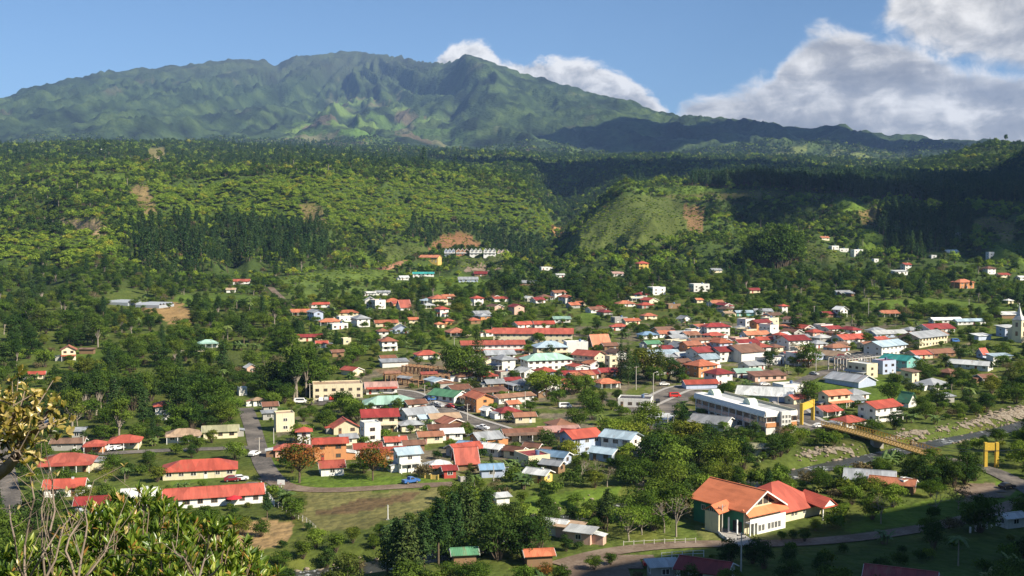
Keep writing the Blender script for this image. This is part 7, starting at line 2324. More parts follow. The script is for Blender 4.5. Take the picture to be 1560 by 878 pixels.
CUSTOM = """pine 604 884 96|pine 622 888 104|pine 646 884 104|pine 668 862 104|pine 692 850 100|pine 715 842 98|pine 706 822 88|pine 740 836 88|pine 590 872 70|pine 672 836 64|pine 690 824 60
dark 762 852 84|dark 800 852 78|dark 780 832 72|dark 822 840 60|round 745 800 44|round 716 784 34|dark 740 776 38|open 752 752 26|dark 840 800 40
flower 456 736 74|flower 568 732 62|round 446 792 36|round 370 815 30|round 398 818 28|round 300 690 30|round 322 800 30
tall 122 634 72|tall 130 637 74|tall 138 632 70|tall 146 634 76|tall 154 630 72|tall 163 622 62|round 140 640 40|dark 205 625 62|dark 232 612 50|tall 221 618 56|dark 275 640 70|dark 300 628 66|round 322 632 62|dark 340 618 50|round 285 655 52|round 350 640 44|round 262 600 50
tall 446 612 82|tall 452 608 92|tall 466 604 84|dark 430 612 52|dark 415 605 60|round 480 600 50|round 532 638 42|round 520 630 38
cypress 727 574 80|round 708 580 54|round 690 570 46|dark 735 582 40|cypress 946 585 70|cypress 957 587 66|cypress 968 584 50|cypress 1006 582 60|round 985 578 52|dark 1020 580 40|dark 1035 582 34|round 995 586 34
round 838 606 46|round 822 596 40|round 872 602 34|round 893 600 36|dark 850 586 24|round 905 640 36|round 950 665 34|round 985 660 50|dark 1038 652 40|round 880 655 40|dark 835 690 40
round 1231 560 40|round 1234 616 38|dark 1170 562 30|dark 1165 640 22|round 1130 672 26|dark 1110 672 24|dark 1080 690 50|round 1045 690 60|dark 1015 705 64|dark 990 720 62|dark 1065 715 62|round 1100 720 56|dark 1130 715 50|round 975 740 46|dark 1180 700 40|round 1200 690 34
grove 1150 410 74|grove 1166 412 82|grove 1182 410 84|grove 1197 406 78|grove 1210 402 62|grove 1136 406 56
dark 1412 744 54|dark 1388 736 50|dark 1436 738 48|dark 1468 738 52|dark 1487 733 40|dark 1455 742 44|round 1330 792 40|round 1360 772 44|round 1300 770 38|round 1250 750 34|dark 1310 752 36
bare 1030 818 66|bare 1012 812 50|open 958 824 58|open 978 815 50|bare 1342 798 48|bare 1426 784 40|bare 885 738 42|bare 908 734 38|bare 925 742 34|open 1460 776 40|bare 160 600 22|bare 340 520 20|open 402 560 26|bare 470 478 18
round 480 834 36|round 512 842 36|round 538 828 30|round 462 852 34|dark 498 866 36|round 530 866 30|round 430 866 30|dark 870 800 34|round 900 790 30|round 930 775 26|dark 1040 770 40|round 1010 775 36|dark 1055 745 44|round 1085 735 36|dark 830 775 30|round 795 770 26|round 684 888 36|bush 706 884 20|round 732 890 36|flower 832 888 34|round 800 892 38|bush 815 882 16|round 856 890 34|drybush 1275 764 22|drybush 1230 738 24|drybush 910 800 22|drybush 545 872 22|cypress 1493 491 22|round 1190 824 18|round 1208 823 19|round 1226 826 24|dark 1112 862 48|dark 1146 858 44|dark 1165 866 46|dark 1200 872 44|round 905 870 26|round 930 862 24|dark 1250 880 40
palm 347 520 26|palm 1520 560 16|palm 660 620 16|palm 745 622 18|palm 580 610 14|palm 655 656 18|palm 735 690 24|palm 190 735 24|palm 1290 520 14|palm 1015 560 14|palm 840 470 14|palm 745 480 14|palm 620 540 14|palm 700 470 12|palm 1245 742 18
banana 345 532 11|banana 356 533 12|banana 367 534 12|banana 380 533 11|banana 392 534 10|banana 395 522 9|banana 335 528 10|banana 1262 750 16|banana 1275 745 15|banana 1290 740 14|banana 1300 748 16|banana 1245 752 15|banana 785 716 17|banana 772 722 18|banana 790 728 16|banana 660 545 9|banana 640 535 9|banana 620 530 9|banana 235 680 14|banana 250 660 12|banana 120 665 10|banana 1320 745 15|banana 1030 655 12|banana 760 665 12|banana 70 612 10|banana 95 650 11|banana 275 748 14|banana 850 650 11
dark 870 448 34|dark 845 452 36|dark 815 450 32|dark 780 455 36|dark 752 456 32|dark 895 452 30|round 925 455 28|dark 770 440 28|dark 1240 500 28|dark 1210 505 26|dark 1400 520 24|round 1405 575 30|dark 1460 590 32|dark 1430 620 36|dark 1480 610 34|round 1510 600 30|dark 1385 600 26|dark 1540 590 34|round 1410 640 28|dark 1370 640 24|round 1530 560 24|dark 1462 548 26|dark 1440 560 22
dark 30 600 40|dark 60 640 46|round 30 650 40|dark 5 560 44|round 70 560 34|dark 25 520 46|dark 60 510 44|round 110 505 40|dark 150 520 38|round 100 600 30|round 160 580 26|dark 180 560 30|round 200 540 30|dark 245 560 46|cypress 248 540 40|dark 300 560 40|round 320 590 40|dark 350 585 36|round 370 590 30|dark 280 600 46|round 180 660 24|round 215 665 24|dark 240 670 22|dark 195 730 34|round 170 720 30|dark 225 720 36|round 240 735 30|open 160 740 26|round 50 740 30|dark 35 725 34"""
for line in CUSTOM.split('\n'):
    for it in line.split('|'):
        k, u, v, hp = it.split()
        p = G(float(u), float(v)); hm = float(hp) * p[1] / F
        i = rnd.randrange(len(HEIGHT[k]))
        plant(k, i, p[0], p[1], hm / HEIGHT[k][i], own=1)
HB = HOUSES
hx = np.array([h['xy'][0] for h in HB]); hy = np.array([h['xy'][1] for h in HB])
cover = np.zeros(len(HB))
def tree_box(d):
    h = HEIGHT[d['kind']][d['i']] * d['s']; w = WIDTH[d['kind']][d['i']] * d['s']
    ub, vb, f = project(d['x'], d['y'], d['z']); _, vt, _ = project(d['x'], d['y'], d['z'] + h)
    hw = 0.5 * w * F / f * 0.8
    return float(ub - hw), float(vt), float(ub + hw), float(vb), float(h)
HBOX = np.array([h['box'] for h in HB])
HYM = np.array([h['ym'] for h in HB])
PROTECT = []
for poly in ([(458, 750), (560, 749), (672, 743), (650, 770), (600, 792), (560, 800), (470, 800)], [(325, 810), (420, 802), (440, 826), (345, 832)], [(376, 640), (388, 640), (405, 715), (440, 735), (425, 745), (398, 715)], [(1265, 648), (1300, 652), (1405, 688), (1400, 698), (1300, 668)],
             [(1340, 662), (1400, 650), (1560, 615), (1560, 645), (1440, 665), (1360, 682)], [(1090, 800), (1210, 800), (1250, 822), (1100, 826)], [(870, 850), (1000, 834), (1130, 829), (1000, 862), (880, 880)], [(1215, 636), (1250, 640), (1258, 655), (1225, 658)], [(1498, 676), (1520, 676), (1520, 710), (1498, 710)], [(252, 744), (400, 738), (402, 764), (262, 768)], [(258, 714), (356, 706), (358, 722), (280, 728)], [(1066, 612), (1168, 640), (1205, 632), (1200, 648), (1066, 620)], [(1132, 772), (1260, 770), (1258, 786), (1205, 798), (1136, 806)], [(420, 738), (560, 722), (650, 732), (540, 746)]):
    us = np.arange(min(p[0] for p in poly), max(p[0] for p in poly), 7.0); vs = np.arange(min(p[1] for p in poly), max(p[1] for p in poly), 5.0)
    A, B = np.meshgrid(us, vs); k = in_poly(A.ravel(), B.ravel(), poly)
    g = ground(A.ravel()[k], B.ravel()[k]); PROTECT.append(np.stack([A.ravel()[k], B.ravel()[k], g[:, 1]], 1))
PROTECT = np.concatenate(PROTECT)
def hides_open(box, y):
    return int(((PROTECT[:, 0] > box[0]) & (PROTECT[:, 0] < box[2]) & (PROTECT[:, 1] > box[1]) & (PROTECT[:, 1] < box[3] - 2) & (PROTECT[:, 2] > y)).sum())
def overlaps(box, y):
    ox = np.minimum(HBOX[:, 2], box[2]) - np.maximum(HBOX[:, 0], box[0]); oy = np.minimum(HBOX[:, 3], box[3]) - np.maximum(HBOX[:, 1], box[1])
    a = np.clip(ox, 0, None) * np.clip(oy, 0, None) / ((HBOX[:, 2] - HBOX[:, 0]) * (HBOX[:, 3] - HBOX[:, 1]))
    return np.where(HYM > y, a, 0)
def in_house(x, y, m):
    near = np.nonzero((np.abs(hx - x) < 45) & (np.abs(hy - y) < 45))[0]
    for k in near:
        h = HB[k]; c, s = cos(h['rz']), sin(h['rz'])
        dx, dy = x - h['xy'][0], y - h['xy'][1]
        a, b = dx * c + dy * s, -dx * s + dy * c
        if abs(a) < h['L'] / 2 + m and abs(b) < h['W'] / 2 + m: return True
    return False
TOWN = [(470, 600), (560, 545), (700, 520), (860, 480), (1060, 470), (1200, 500), (1400, 490), (1560, 490), (1560, 560), (1400, 575), (1260, 640), (1000, 640), (880, 680), (700, 720), (480, 720), (400, 690), (400, 620)]
GARDEN = [(60, 690), (400, 680), (400, 775), (60, 790)]
def valley_plants():
    rg = np.random.default_rng(77)
    X, Y = jgrid(-560, 640, 188, 960, 6.4, 9)
    Z = H(X, Y); u, v, f = project(X, Y, Z)
    ok = (u > -60) & (u < 1620) & (v < 925)
    X, Y, Z, u, v = X[ok], Y[ok], Z[ok], u[ok], v[ok]
    n1 = fbm(X / 38, Y / 38, 3); n2 = fbm(X / 90 + 9, Y / 90, 3)
    town = in_poly(u, v, TOWN)
    opn = open_mask(u, v, Y)
    rd = np.full(len(X), 1e9)
    for Q, w in ROADS:
        rd = np.minimum(rd, polydist(X, Y, Q[::3] if len(Q) > 8 else Q) - w / 2)
    yd = np.zeros(len(X), bool)
    for P in YARDS: yd |= in_poly(X, Y, P)
    rv = polydist(X, Y, RIVXY)
    sunny_meadow = in_poly(u, v, [(420, 405), (600, 400), (640, 450), (560, 460), (440, 455)])
    order = np.argsort(Y)[::-1]
    dens = np.where(town, 0.36 + 0.5 * n1, 0.66 + 0.6 * n1)
    dens = np.where((u < 400) & (v > 440) & (v < 650), 0.52 + 0.8 * n1, dens)
    dens = np.where(in_poly(u, v, GARDEN), 0.40 + 0.4 * n1, dens)
    dens = np.where(opn, 0.035, dens); dens = np.where(sunny_meadow, 0.30 + 0.4 * n1, dens)
    dens = np.where((v > 770) & (u < 470) & ~opn, 0.85, dens)
    dens = np.where((v > 830) & (u > 1180), 0.55, dens)
    thick = np.zeros(len(X), bool)
    for pl in ([(860, 690), (1060, 680), (1300, 700), (1300, 728), (1060, 765), (820, 765)], [(1240, 735), (1300, 735), (1420, 760), (1440, 800), (1260, 812)], [(560, 795), (860, 780), (860, 850), (560, 880)], [(400, 800), (560, 810), (560, 880), (400, 880)], [(1280, 660), (1300, 690), (1420, 700), (1400, 730), (1240, 730), (1210, 710)]):
        dz = in_poly(u, v, pl) & ~opn
        dens = np.where(dz, 0.95, dens); thick |= dz
    big = [(d['x'], d['y']) for d in PL if d['own']]
    bx = np.array([b[0] for b in big]); by = np.array([b[1] for b in big])
    for i in order:
        if rg.random() > dens[i] or yd[i] or rd[i] < 2.2 or rv[i] < (5.0 if u[i] < 1200 else 12): continue
        if len(bx) and np.min((bx - X[i]) ** 2 + (by - Y[i]) ** 2) < 9: continue
        if in_house(X[i], Y[i], 1.6): continue
        r = rg.random()
        sz = rg.random()
        dry = n2[i] > 0.30
        if town[i] or opn[i]:
            k = 'bush' if r < 0.52 else 'round' if r < 0.78 else 'dark' if r < 0.88 else 'palm' if r < 0.91 else 'banana' if r < 0.96 else 'open'
            hm = {'bush': 1.4 + 2.0 * sz, 'round': 3.5 + 4.5 * sz, 'dark': 4 + 5 * sz, 'palm': 4 + 3 * sz, 'banana': 2.5 + 1.5 * sz, 'open': 3.5 + 3 * sz}[k]
        else:
            k = 'bush' if r < 0.34 else 'round' if r < 0.70 else 'dark' if r < 0.84 else 'tall' if r < 0.875 else 'open' if r < 0.91 else 'banana' if r < 0.94 else 'palm' if r < 0.95 else 'drybush' if r < 0.97 else 'pine'
            hm = {'bush': 1.6 + 2.4 * sz, 'round': 4.0 + 6.5 * sz ** 1.4, 'dark': 5 + 7 * sz ** 1.4, 'tall': 11 + 7 * sz, 'open': 4 + 5 * sz, 'banana': 2.6 + 1.6 * sz, 'palm': 5 + 4 * sz, 'drybush': 2 + 2 * sz, 'pine': 8 + 9 * sz}[k]
        if thick[i]: hm *= 1.35
        if rd[i] < 4 and hm > 5: hm *= 0.6
        if in_house(X[i], Y[i], 0.28 * hm): hm *= 0.55
        j = rg.integers(0, len(HEIGHT[k]))
        d = dict(kind=k, i=int(j), x=float(X[i]), y=float(Y[i]), z=float(Z[i]), s=hm / HEIGHT[k][j], own=None)
        for attempt in range(3):
            a = overlaps(tree_box(d), d['y'])
            if (a < 0.30).all() and (cover + a)[a > 0.01].max(initial=0) < 0.42 and hides_open(tree_box(d), d['y']) < 2: break
            if attempt == 0: d['s'] *= 0.55
            else:
                d['kind'] = 'bush'; d['i'] = int(rg.integers(0, 3)); d['s'] = rg.uniform(0.35, 0.6)
        else:
            continue
        cover[:] += a
        PL.append(d)
valley_plants()
print('plants', len(PL))
# short words for the landmarks nearby
CUT = [' among ', ' beside ', ' behind ', ' in front ', ' near ', ' on the ', ' on its ', ' at the ', ' by the ', ' above ', ' below ', ' along ', ' next to ', ' in trees', ' in the ', ' over ', ' before ', ' directly ', ' just ', ' deep ', ' alone ', ' under the ', ' of the ', ' right behind ', ' half ', ' between ', ' under a ', ' from ']
def short_refs():
    out = []
    for h in HB:
        s = h['label']
        k = min([s.find(c) for c in CUT if s.find(c) > 12] + [len(s)])
        out.append(s[:k].strip())
    full = {h['label'] for h in HB}
    res = []
    for h, s in zip(HB, out):
        if out.count(s) > 1 or len(s.split()) > 9:
            s = h['label'] if len(h['label'].split()) <= 9 else None
        res.append(s)
    return res
REFS = short_refs()
LOOK = {'round': [['leafy green tree', 'round'], ['full green tree', 'round'], ['pale green tree', 'round'], ['spreading green tree', 'broad']], 'dark': [['dense dark green tree', ''], ['big dark tree', '']], 'tall': [['tall slim tree with pale trunk', ''], ['tall bare stemmed tree', '']], 'grove': [['towering eucalyptus', ''], ['pale towering eucalyptus', '']],
        'open': [['thin pale green tree', ''], ['thin brownish tree', '']], 'flower': [['dark tree dotted with orange blossom', '']], 'pine': [['pine', ''], ['tall pine', ''], ['bushy pine', '']], 'cypress': [['narrow dark cypress', ''], ['thick columnar cypress', '']],
        'palm': [['palm', ''], ['palm', '']], 'banana': [['banana clump', ''], ['banana clump', '']], 'bare': [['bare pale branched tree', ''], ['bare pale branched tree', '']], 'bush': [['green bush', ''], ['pale green bush', ''], ['dark green bush', '']], 'drybush': [['brown dry bush', '']]}
USED = {}
def plant_label(d):
    bx = tree_box(d); uc = 0.5 * (bx[0] + bx[2]); vb = bx[3]
    w = LOOK[d['kind']][d['i']]
    look = w[0]
    h = bx[4]
    pre = ''
    if d['kind'] in ('round', 'dark', 'open', 'pine', 'bush', 'flower', 'bare', 'palm'):
        med = {'round': 7, 'dark': 8, 'open': 6, 'pine': 12, 'bush': 2.4, 'flower': 10, 'bare': 8, 'palm': 6.5}[d['kind']]
        if h < med * 0.7: pre = 'small '
        elif h > med * 1.35 and 'big' not in look and 'tall' not in look: pre = 'large '
    cands = []
    hu = 0.5 * (HBOX[:, 0] + HBOX[:, 2]); hv = HBOX[:, 3]
    dd = np.hypot(hu - uc, (hv - vb) * 1.6) - 0.5 * (HBOX[:, 2] - HBOX[:, 0])
    for k in np.argsort(dd)[:9]:
        if REFS[k] is None: continue
        b = HBOX[k]
        ref = REFS[k]
        if b[0] - 4 < uc < b[2] + 4:
            rel = 'in front of' if d['y'] < HYM[k] else 'behind'
        else:
            rel = 'to the left of' if uc < b[0] else 'to the right of'
        cands.append((rel, ref, k))
    def art(ref): return ref if ref.startswith(('shops', 'pink row', 'row ')) else 'the ' + ref
    for rel, ref, k in cands:
        base = f"{pre}{look} {rel} {art(ref)}"
        if len(base.split()) > 16 or base in USED: continue
        USED[base] = 1
        return base
    for rel, ref, k in cands:
        for extra in ('slightly farther off ', 'shorter ', 'another '):
            base = f"{extra}{pre}{look} {rel} {art(ref)}"
            if len(base.split()) > 16 or base in USED: continue
            if extra == 'another ': continue
            USED[base] = 1
            return base
    return None
NAMES = {'round': 'broadleaf_tree', 'dark': 'broadleaf_tree', 'tall': 'broadleaf_tree', 'grove': 'broadleaf_tree', 'open': 'broadleaf_tree', 'flower': 'broadleaf_tree', 'pine': 'pine_tree', 'cypress': 'cypress_tree', 'palm': 'palm_tree', 'banana': 'banana_plant', 'bare': 'bare_tree', 'bush': 'shrub', 'drybush': 'shrub'}
CATS = {'broadleaf_tree': 'tree', 'pine_tree': 'pine', 'cypress_tree': 'cypress', 'palm_tree': 'palm', 'banana_plant': 'banana plant', 'bare_tree': 'bare tree', 'shrub': 'shrub'}
LIMIT = {'broadleaf_tree': 300, 'pine_tree': 120, 'cypress_tree': 40, 'palm_tree': 60, 'banana_plant': 70, 'bare_tree': 40, 'shrub': 170}
GROUPS = {'broadleaf_tree': 'leafy trees between the houses', 'pine_tree': 'pines of the valley floor', 'cypress_tree': 'cypresses of the town', 'palm_tree': 'palms in the gardens', 'banana_plant': 'banana plants in the gardens', 'bare_tree': 'bare trees', 'shrub': 'garden shrubs'}
def build_plants():
    rg = np.random.default_rng(4)
    for d in PL:
        b = tree_box(d); d['px'] = (b[3] - b[1]) * (b[2] - b[0]); d['vis'] = (b[2] > 0 and b[0] < 1560 and b[1] < 878)
        hidden = b[1] > 735 and b[2] < 330 and b[3] > 800
        d['rank'] = d['px'] * (1.0 if d['vis'] and not hidden else 0.0) * (3.0 if d['own'] else 1.0)
        d['name'] = NAMES[d['kind']]
    rest = []
    for nm in LIMIT:
        c = sorted([d for d in PL if d['name'] == nm], key=lambda d: -d['rank'])
        take = [d for d in c[:LIMIT[nm]] if d['rank'] > 0]
        rest += [d for d in c if d not in take]
        for d in take:
            pr = NEAR[d['kind']][d['i']]
            lab = plant_label(d)
            if lab is None:
                rest.append(d); continue
            t = empty(nm, (d['x'], d['y'], d['z']), rg.uniform(0, 6.28))
            t.scale = (d['s'] * rg.uniform(0.92, 1.1), d['s'] * rg.uniform(0.92, 1.1), d['s'])
            tag(t, lab, CATS[nm], GROUPS[nm])
            link('foliage' if nm == 'shrub' else 'crown', pr.crown, t)
            if pr.trunk is not None: link('trunk', pr.trunk, t)
    P = np.array([(d['x'], d['y'], d['z'] - 0.1) for d in rest])
    S = np.array([[d['s']] * 3 for d in rest]) * rg.uniform(0.88, 1.12, (len(rest), 3))
    I = []
    for d in rest: I.append(src_index(d['kind'], NEAR, d['i']))
    scatter_object('thicket', 'mass of small trees and bushes filling the valley between the houses', 'thicket', P, S, rg.uniform(0, 6.28, len(rest)), np.array(I))
    print('rest', len(rest))
build_plants()
# ------------------------------------------------------------------ foreground plants on the slope below the viewpoint
def at(u, v, D):
    a, b, c = ray(u, v)
    t = D / float(b)
    return np.array([float(a) * t, D, CAMZ + float(c) * t])
def glossy_leaf(name, stops, gloss=0.10):
    m, nt, out = new_mat(name)
    av = nt.n('ShaderNodeAttribute', attribute_name='Col')
    sp = nt.n('ShaderNodeSeparateColor'); nt.l(av.outputs['Color'], sp.inputs[0])
    col = nt.ramp(sp.outputs[0], stops)
    d = nt.n('ShaderNodeBsdfDiffuse'); nt.l(col, d.inputs[0])
    t = nt.n('ShaderNodeBsdfTranslucent'); nt.l(nt.mix(1.0, col, (1.2, 1.3, 0.5), 'MULTIPLY'), t.inputs[0])
    mx = nt.n('ShaderNodeMixShader'); mx.inputs[0].default_value = 0.35
    nt.l(d.outputs[0], mx.inputs[1]); nt.l(t.outputs[0], mx.inputs[2])
    g = nt.n('ShaderNodeBsdfGlossy'); g.inputs['Roughness'].default_value = 0.32
    m2 = nt.n('ShaderNodeMixShader'); m2.inputs[0].default_value = gloss
    nt.l(mx.outputs[0], m2.inputs[1]); nt.l(g.outputs[0], m2.inputs[2]); nt.l(m2.outputs[0], out.inputs['Surface'])
    return m
FG_GREEN = glossy_leaf('lance_leaf', [(0.0, (0.030, 0.062, 0.012)), (0.40, (0.085, 0.155, 0.022)), (0.72, (0.22, 0.30, 0.036)), (0.93, (0.40, 0.42, 0.075)), (1.0, (0.42, 0.22, 0.06))], 0.035)
FG_YELLOW = glossy_leaf('yellowing_leaf', [(0.0, (0.05, 0.07, 0.015)), (0.30, (0.16, 0.17, 0.03)), (0.58, (0.44, 0.33, 0.075)), (1.0, (0.72, 0.58, 0.28))], 0.06)
TWIG = bark_material('twig_bark', (0.12, 0.085, 0.055), (0.30, 0.235, 0.17)); TWIG_PALE = bark_material('pale_twig', (0.15, 0.11, 0.08), (0.32, 0.255, 0.195))
def leaves_mesh(name, base, dirs, up, length, width, tone, mat):
    """folded pointed leaves: five cross points along the blade"""
    n = len(base)
    d = dirs / (np.linalg.norm(dirs, axis=1, keepdims=True) + 1e-9)
    s = np.cross(d, up); s /= np.linalg.norm(s, axis=1, keepdims=True) + 1e-9
    nn = np.cross(s, d)
    L = length[:, None]; Wd = width[:, None]
    droop = rng.uniform(0.0, 0.30, n)[:, None]
    mid = []
    for t, w in ((0.0, 0.12), (0.3, 0.85), (0.6, 1.0), (0.85, 0.55), (1.0, 0.02)):
        c = base + d * L * t - nn * L * droop * t * t
        mid.append((c - s * Wd * w * 0.5 + nn * Wd * 0.22 * w, c, c + s * Wd * w * 0.5 + nn * Wd * 0.22 * w))
    V = np.stack([p for row in mid for p in row], 1).reshape(-1, 3)      # 15 per leaf
    k = np.arange(n)[:, None] * 15
    F_ = []
    for r in range(4):
        a = r * 3
        F_ += [k + np.array([[a, a + 1, a + 4, a + 3]]), k + np.array([[a + 1, a + 2, a + 5, a + 4]])]
    F_ = np.concatenate(F_)
    me = mesh_np(name, V, F_, [mat], smooth=True)
    tt = np.repeat(tone, 15)
    vcol(me, 'Col', np.stack([tt, tt, tt], 1))
    return me
def rosette(tips, axes, per, L, ratio, mat, spread=0.8, tone=(0.56, 0.23), rg=rng):
    n = len(tips) * per
    b = np.repeat(tips, per, 0); ax = np.repeat(axes, per, 0)
    rd = rg.normal(0, 1, (n, 3)); rd -= ax * (rd * ax).sum(1, keepdims=True); rd /= np.linalg.norm(rd, axis=1, keepdims=True)
    sp = rg.uniform(0.25, 1.25, n)[:, None] * spread
    d = ax + rd * sp
    b = b - ax * rg.uniform(0, 0.5, n)[:, None] * L
    ln = L * rg.uniform(0.6, 1.2, n)
    tn = np.clip(np.repeat(rg.normal(0, 0.10, len(tips)), per) + rg.normal(tone[0], tone[1], n), 0, 1)
    return b, d, ax + rg.normal(0, 0.2, (n, 3)), ln, ln * ratio * rg.uniform(0.8, 1.2, n), tn
def lance_bush(u, vtop, D, rpx, n, label, seed, depth_px=130, L=0.135):
    rg = np.random.default_rng(seed)
    top = at(u, vtop, D); r = rpx * D / F; dz = depth_px * D / F
    g = float(H(top[0], top[1]))
    t = empty('leafy_bush', (top[0], top[1], g), 0); tag(t, label, 'bush', 'leafy bushes in front of the viewpoint')
    O = np.array([top[0], top[1], g])
    th = rg.uniform(0, 2 * pi, n); q = np.sqrt(rg.uniform(0, 1, n))
    lay = rg.choice([1.0, 0.75, 0.5], n, p=[0.6, 0.25, 0.15])
    P = np.stack([r * q * np.cos(th), r * q * np.sin(th), -dz * (q ** 1.8) - (1 - lay) * dz * 1.3], 1)
    P += rg.normal(0, 0.05, (n, 3))
    tips = P + (top - O)
    ax = np.stack([P[:, 0] / r * 0.55, P[:, 1] / r * 0.55, np.ones(n)], 1) + rg.normal(0, 0.25, (n, 3)); ax /= np.linalg.norm(ax, axis=1, keepdims=True)
    b, d, up, ln, w, tn = rosette(tips, ax, 13, L, 0.23, FG_GREEN, rg=rg)
    link('foliage', leaves_mesh('foliage', b, d, up, ln, w, tn, FG_GREEN), t)
    segs = []
    hub = np.array([0, 0, (top - O)[2] - dz * 2.6])
    for i in range(0, n, 2):
        m = hub + (tips[i] - hub) * 0.5 + rg.normal(0, 0.06, 3)
        segs += [((hub, 0.022), (m, 0.014)), ((m, 0.014), (tips[i], 0.006))]
    segs += [((np.array([0, 0, -0.4]), 0.06), (hub, 0.045))]
    v_, q_ = tubes(segs, 4)
    link('stem', mesh_np('stem', v_, q_, [TWIG], smooth=True), t)
lance_bush(215, 752, 13.0, 112, 330, 'tallest glossy leaved bush of the near slope, below the pale tin roof', 1)
lance_bush(305, 795, 12.4, 105, 290, 'glossy leaved bush before the open earth patch', 2)
lance_bush(150, 782, 12.0, 95, 260, 'glossy leaved bush under the dark red roofed hut', 3)
lance_bush(372, 838, 12.8, 92, 220, 'outermost low bush of narrow upright leaves before the river', 4, 120, 0.125)
lance_bush(30, 838, 11.0, 85, 180, 'low leafy bush in the corner under the crooked branch', 5, 110, 0.13)
lance_bush(245, 835, 11.2, 130, 260, 'front bush of dark glossy leaves at the bottom edge', 6, 110)
lance_bush(90, 838, 11.2, 90, 200, 'bush of dark leaves around the foot of the dry stems', 7, 110, 0.135)
def dry_stems(pix, D, label, seed):
    rg = np.random.default_rng(seed)
    b0 = at(pix[0][0][0], 900, D); g = float(H(b0[0], b0[1]))
    t = empty('dry_shrub', (b0[0], b0[1], g), 0); tag(t, label, 'dry shrub', 'dry shrubs in front of the viewpoint')
    O = np.array([b0[0], b0[1], g]); segs = []; tips = []
    for path in pix:
        pts = [at(u, v, D + rg.uniform(-0.35, 0.35)) - O for u, v in path]
        pts = [np.array([0, 0, -0.3])] + pts
        n = len(pts)
        for i in range(n - 1):
            r0, r1 = 0.011 * (1 - i / n) + 0.004, 0.011 * (1 - (i + 1) / n) + 0.003
            a, b = pts[i], pts[i + 1]; m = (a + b) / 2 + rg.normal(0, 0.03, 3)
            segs += [((a, r0), (m, (r0 + r1) / 2)), ((m, (r0 + r1) / 2), (b, r1))]
            if i > 0:
                for _ in range(2):
                    s = a + (b - a) * rg.uniform(0.1, 0.9); d = (b - a) / np.linalg.norm(b - a) + rg.normal(0, 0.55, 3)
                    e = s + d * rg.uniform(0.12, 0.38); segs.append(((s, 0.004), (e, 0.0025)))
                    e2 = e + (d + rg.normal(0, 0.6, 3)) * rg.uniform(0.08, 0.2); segs.append(((e, 0.0025), (e2, 0.0015))); tips.append(e2)
    v_, q_ = tubes(segs, 5)
    link('stem', mesh_np('stem', v_, q_, [TWIG_PALE], smooth=True), t)
    tips = np.array(tips)[::2]
    ax = np.tile([0, 0, 1.0], (len(tips), 1)) + rg.normal(0, 0.4, (len(tips), 3))
    b, d, up, ln, w, tn = rosette(tips, ax / np.linalg.norm(ax, axis=1, keepdims=True), 3, 0.07, 0.35, FG_YELLOW, rg=rg)
    link('foliage', leaves_mesh('foliage', b, d, up, ln, w, tn, FG_YELLOW), t)
dry_stems([[(72, 880), (76, 810), (80, 745), (76, 716)], [(70, 880), (92, 820), (112, 785), (122, 770)], [(68, 880), (64, 800), (66, 760)]], 10.5, 'dry upright stems with few leaves above the bottom bushes', 31)
dry_stems([[(40, 885), (38, 830), (52, 760), (46, 730)], [(38, 885), (22, 820), (14, 770)], [(42, 885), (62, 850), (92, 800)]], 10.0, 'thin pale stems leaning over the lane corner', 32)
dry_stems([[(118, 890), (130, 820), (128, 770)], [(116, 890), (100, 840), (118, 800), (116, 775)], [(120, 890), (160, 842), (172, 812)]], 9.6, 'bundle of bare twigs crossing the dark bush leaves', 33)
dry_stems([[(300, 890), (312, 850), (318, 815)], [(302, 890), (280, 850), (262, 826)], [(300, 890), (335, 862)]], 10.2, 'brown twigs poking out of the front bush', 34)
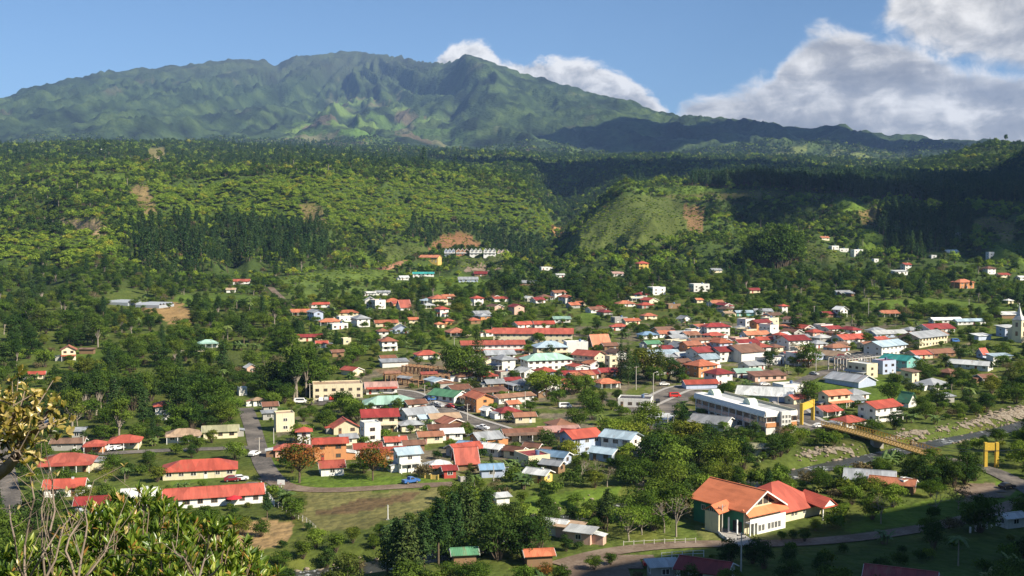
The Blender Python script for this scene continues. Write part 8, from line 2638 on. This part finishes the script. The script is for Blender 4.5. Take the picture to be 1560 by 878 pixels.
def leaning_tree():
    D = 8.5
    base = at(-150, 800, D); g = float(H(base[0], base[1]))
    t = empty('crooked_tree', (base[0], base[1], g), 0); tag(t, 'crooked pale branched tree with yellowing leaves reaching in at the edge', 'tree')
    O = np.array([base[0], base[1], g]); rg = np.random.default_rng(8)
    B = lambda *p: [at(u, v, D + 0.25 * math.sin(i * 1.7)) - O for i, (u, v) in enumerate(p)]
    br = [(B((-60, 760), (-10, 728), (12, 712), (24, 696), (30, 684), (44, 664), (60, 652), (78, 646)), 0.055), (B((24, 696), (14, 680), (6, 668), (-12, 640)), 0.026), (B((30, 684), (30, 660), (22, 640), (14, 612)), 0.022), (B((44, 664), (48, 640), (56, 615)), 0.018), (B((60, 652), (72, 630), (80, 618)), 0.014),
          (B((-10, 728), (-30, 690), (-30, 640), (-10, 600)), 0.03), (B((-60, 760), (-90, 700), (-100, 640)), 0.045), (B((12, 712), (4, 700), (-6, 690)), 0.014)]
    segs = [((np.array([0, 0, -0.5]), 0.10), (br[0][0][0], 0.06))]
    tips = []
    for pts, r in br:
        for i in range(len(pts) - 1):
            f0, f1 = 1 - 0.75 * i / len(pts), 1 - 0.75 * (i + 1) / len(pts)
            segs.append(((pts[i], r * f0), (pts[i + 1], r * f1)))
            if i >= len(pts) // 3:
                for _ in range(5):
                    s = pts[i] + (pts[i + 1] - pts[i]) * rg.uniform(0, 1); e = s + rg.normal(0, 0.10, 3) + np.array([0, 0, 0.07])
                    segs.append(((s, 0.006), (e, 0.003))); tips.append(e)
        tips.append(pts[-1])
    c = at(18, 640, D) - O
    for _ in range(230):
        q = c + rg.normal(0, 1, 3) * np.array([0.165, 0.2, 0.135]); tips.append(q)
        if rg.random() < 0.4: segs.append(((q, 0.003), (q + (c - q) * 0.4 - np.array([0, 0, 0.05]), 0.005)))
    v_, q_ = tubes(segs, 6)
    link('branch', mesh_np('branch', v_, q_, [TWIG_PALE], smooth=True), t)
    tips = np.array(tips); ax = rg.normal(0, 0.6, (len(tips), 3)) + np.array([0.2, -0.2, 0.8]); ax /= np.linalg.norm(ax, axis=1, keepdims=True)
    b, d, up, ln, w, tn = rosette(tips, ax, 5, 0.068, 0.48, FG_YELLOW, 1.0, (0.50, 0.27), rg)
    link('foliage', leaves_mesh('foliage', b, d, up, ln, w, tn, FG_YELLOW), t)
leaning_tree()
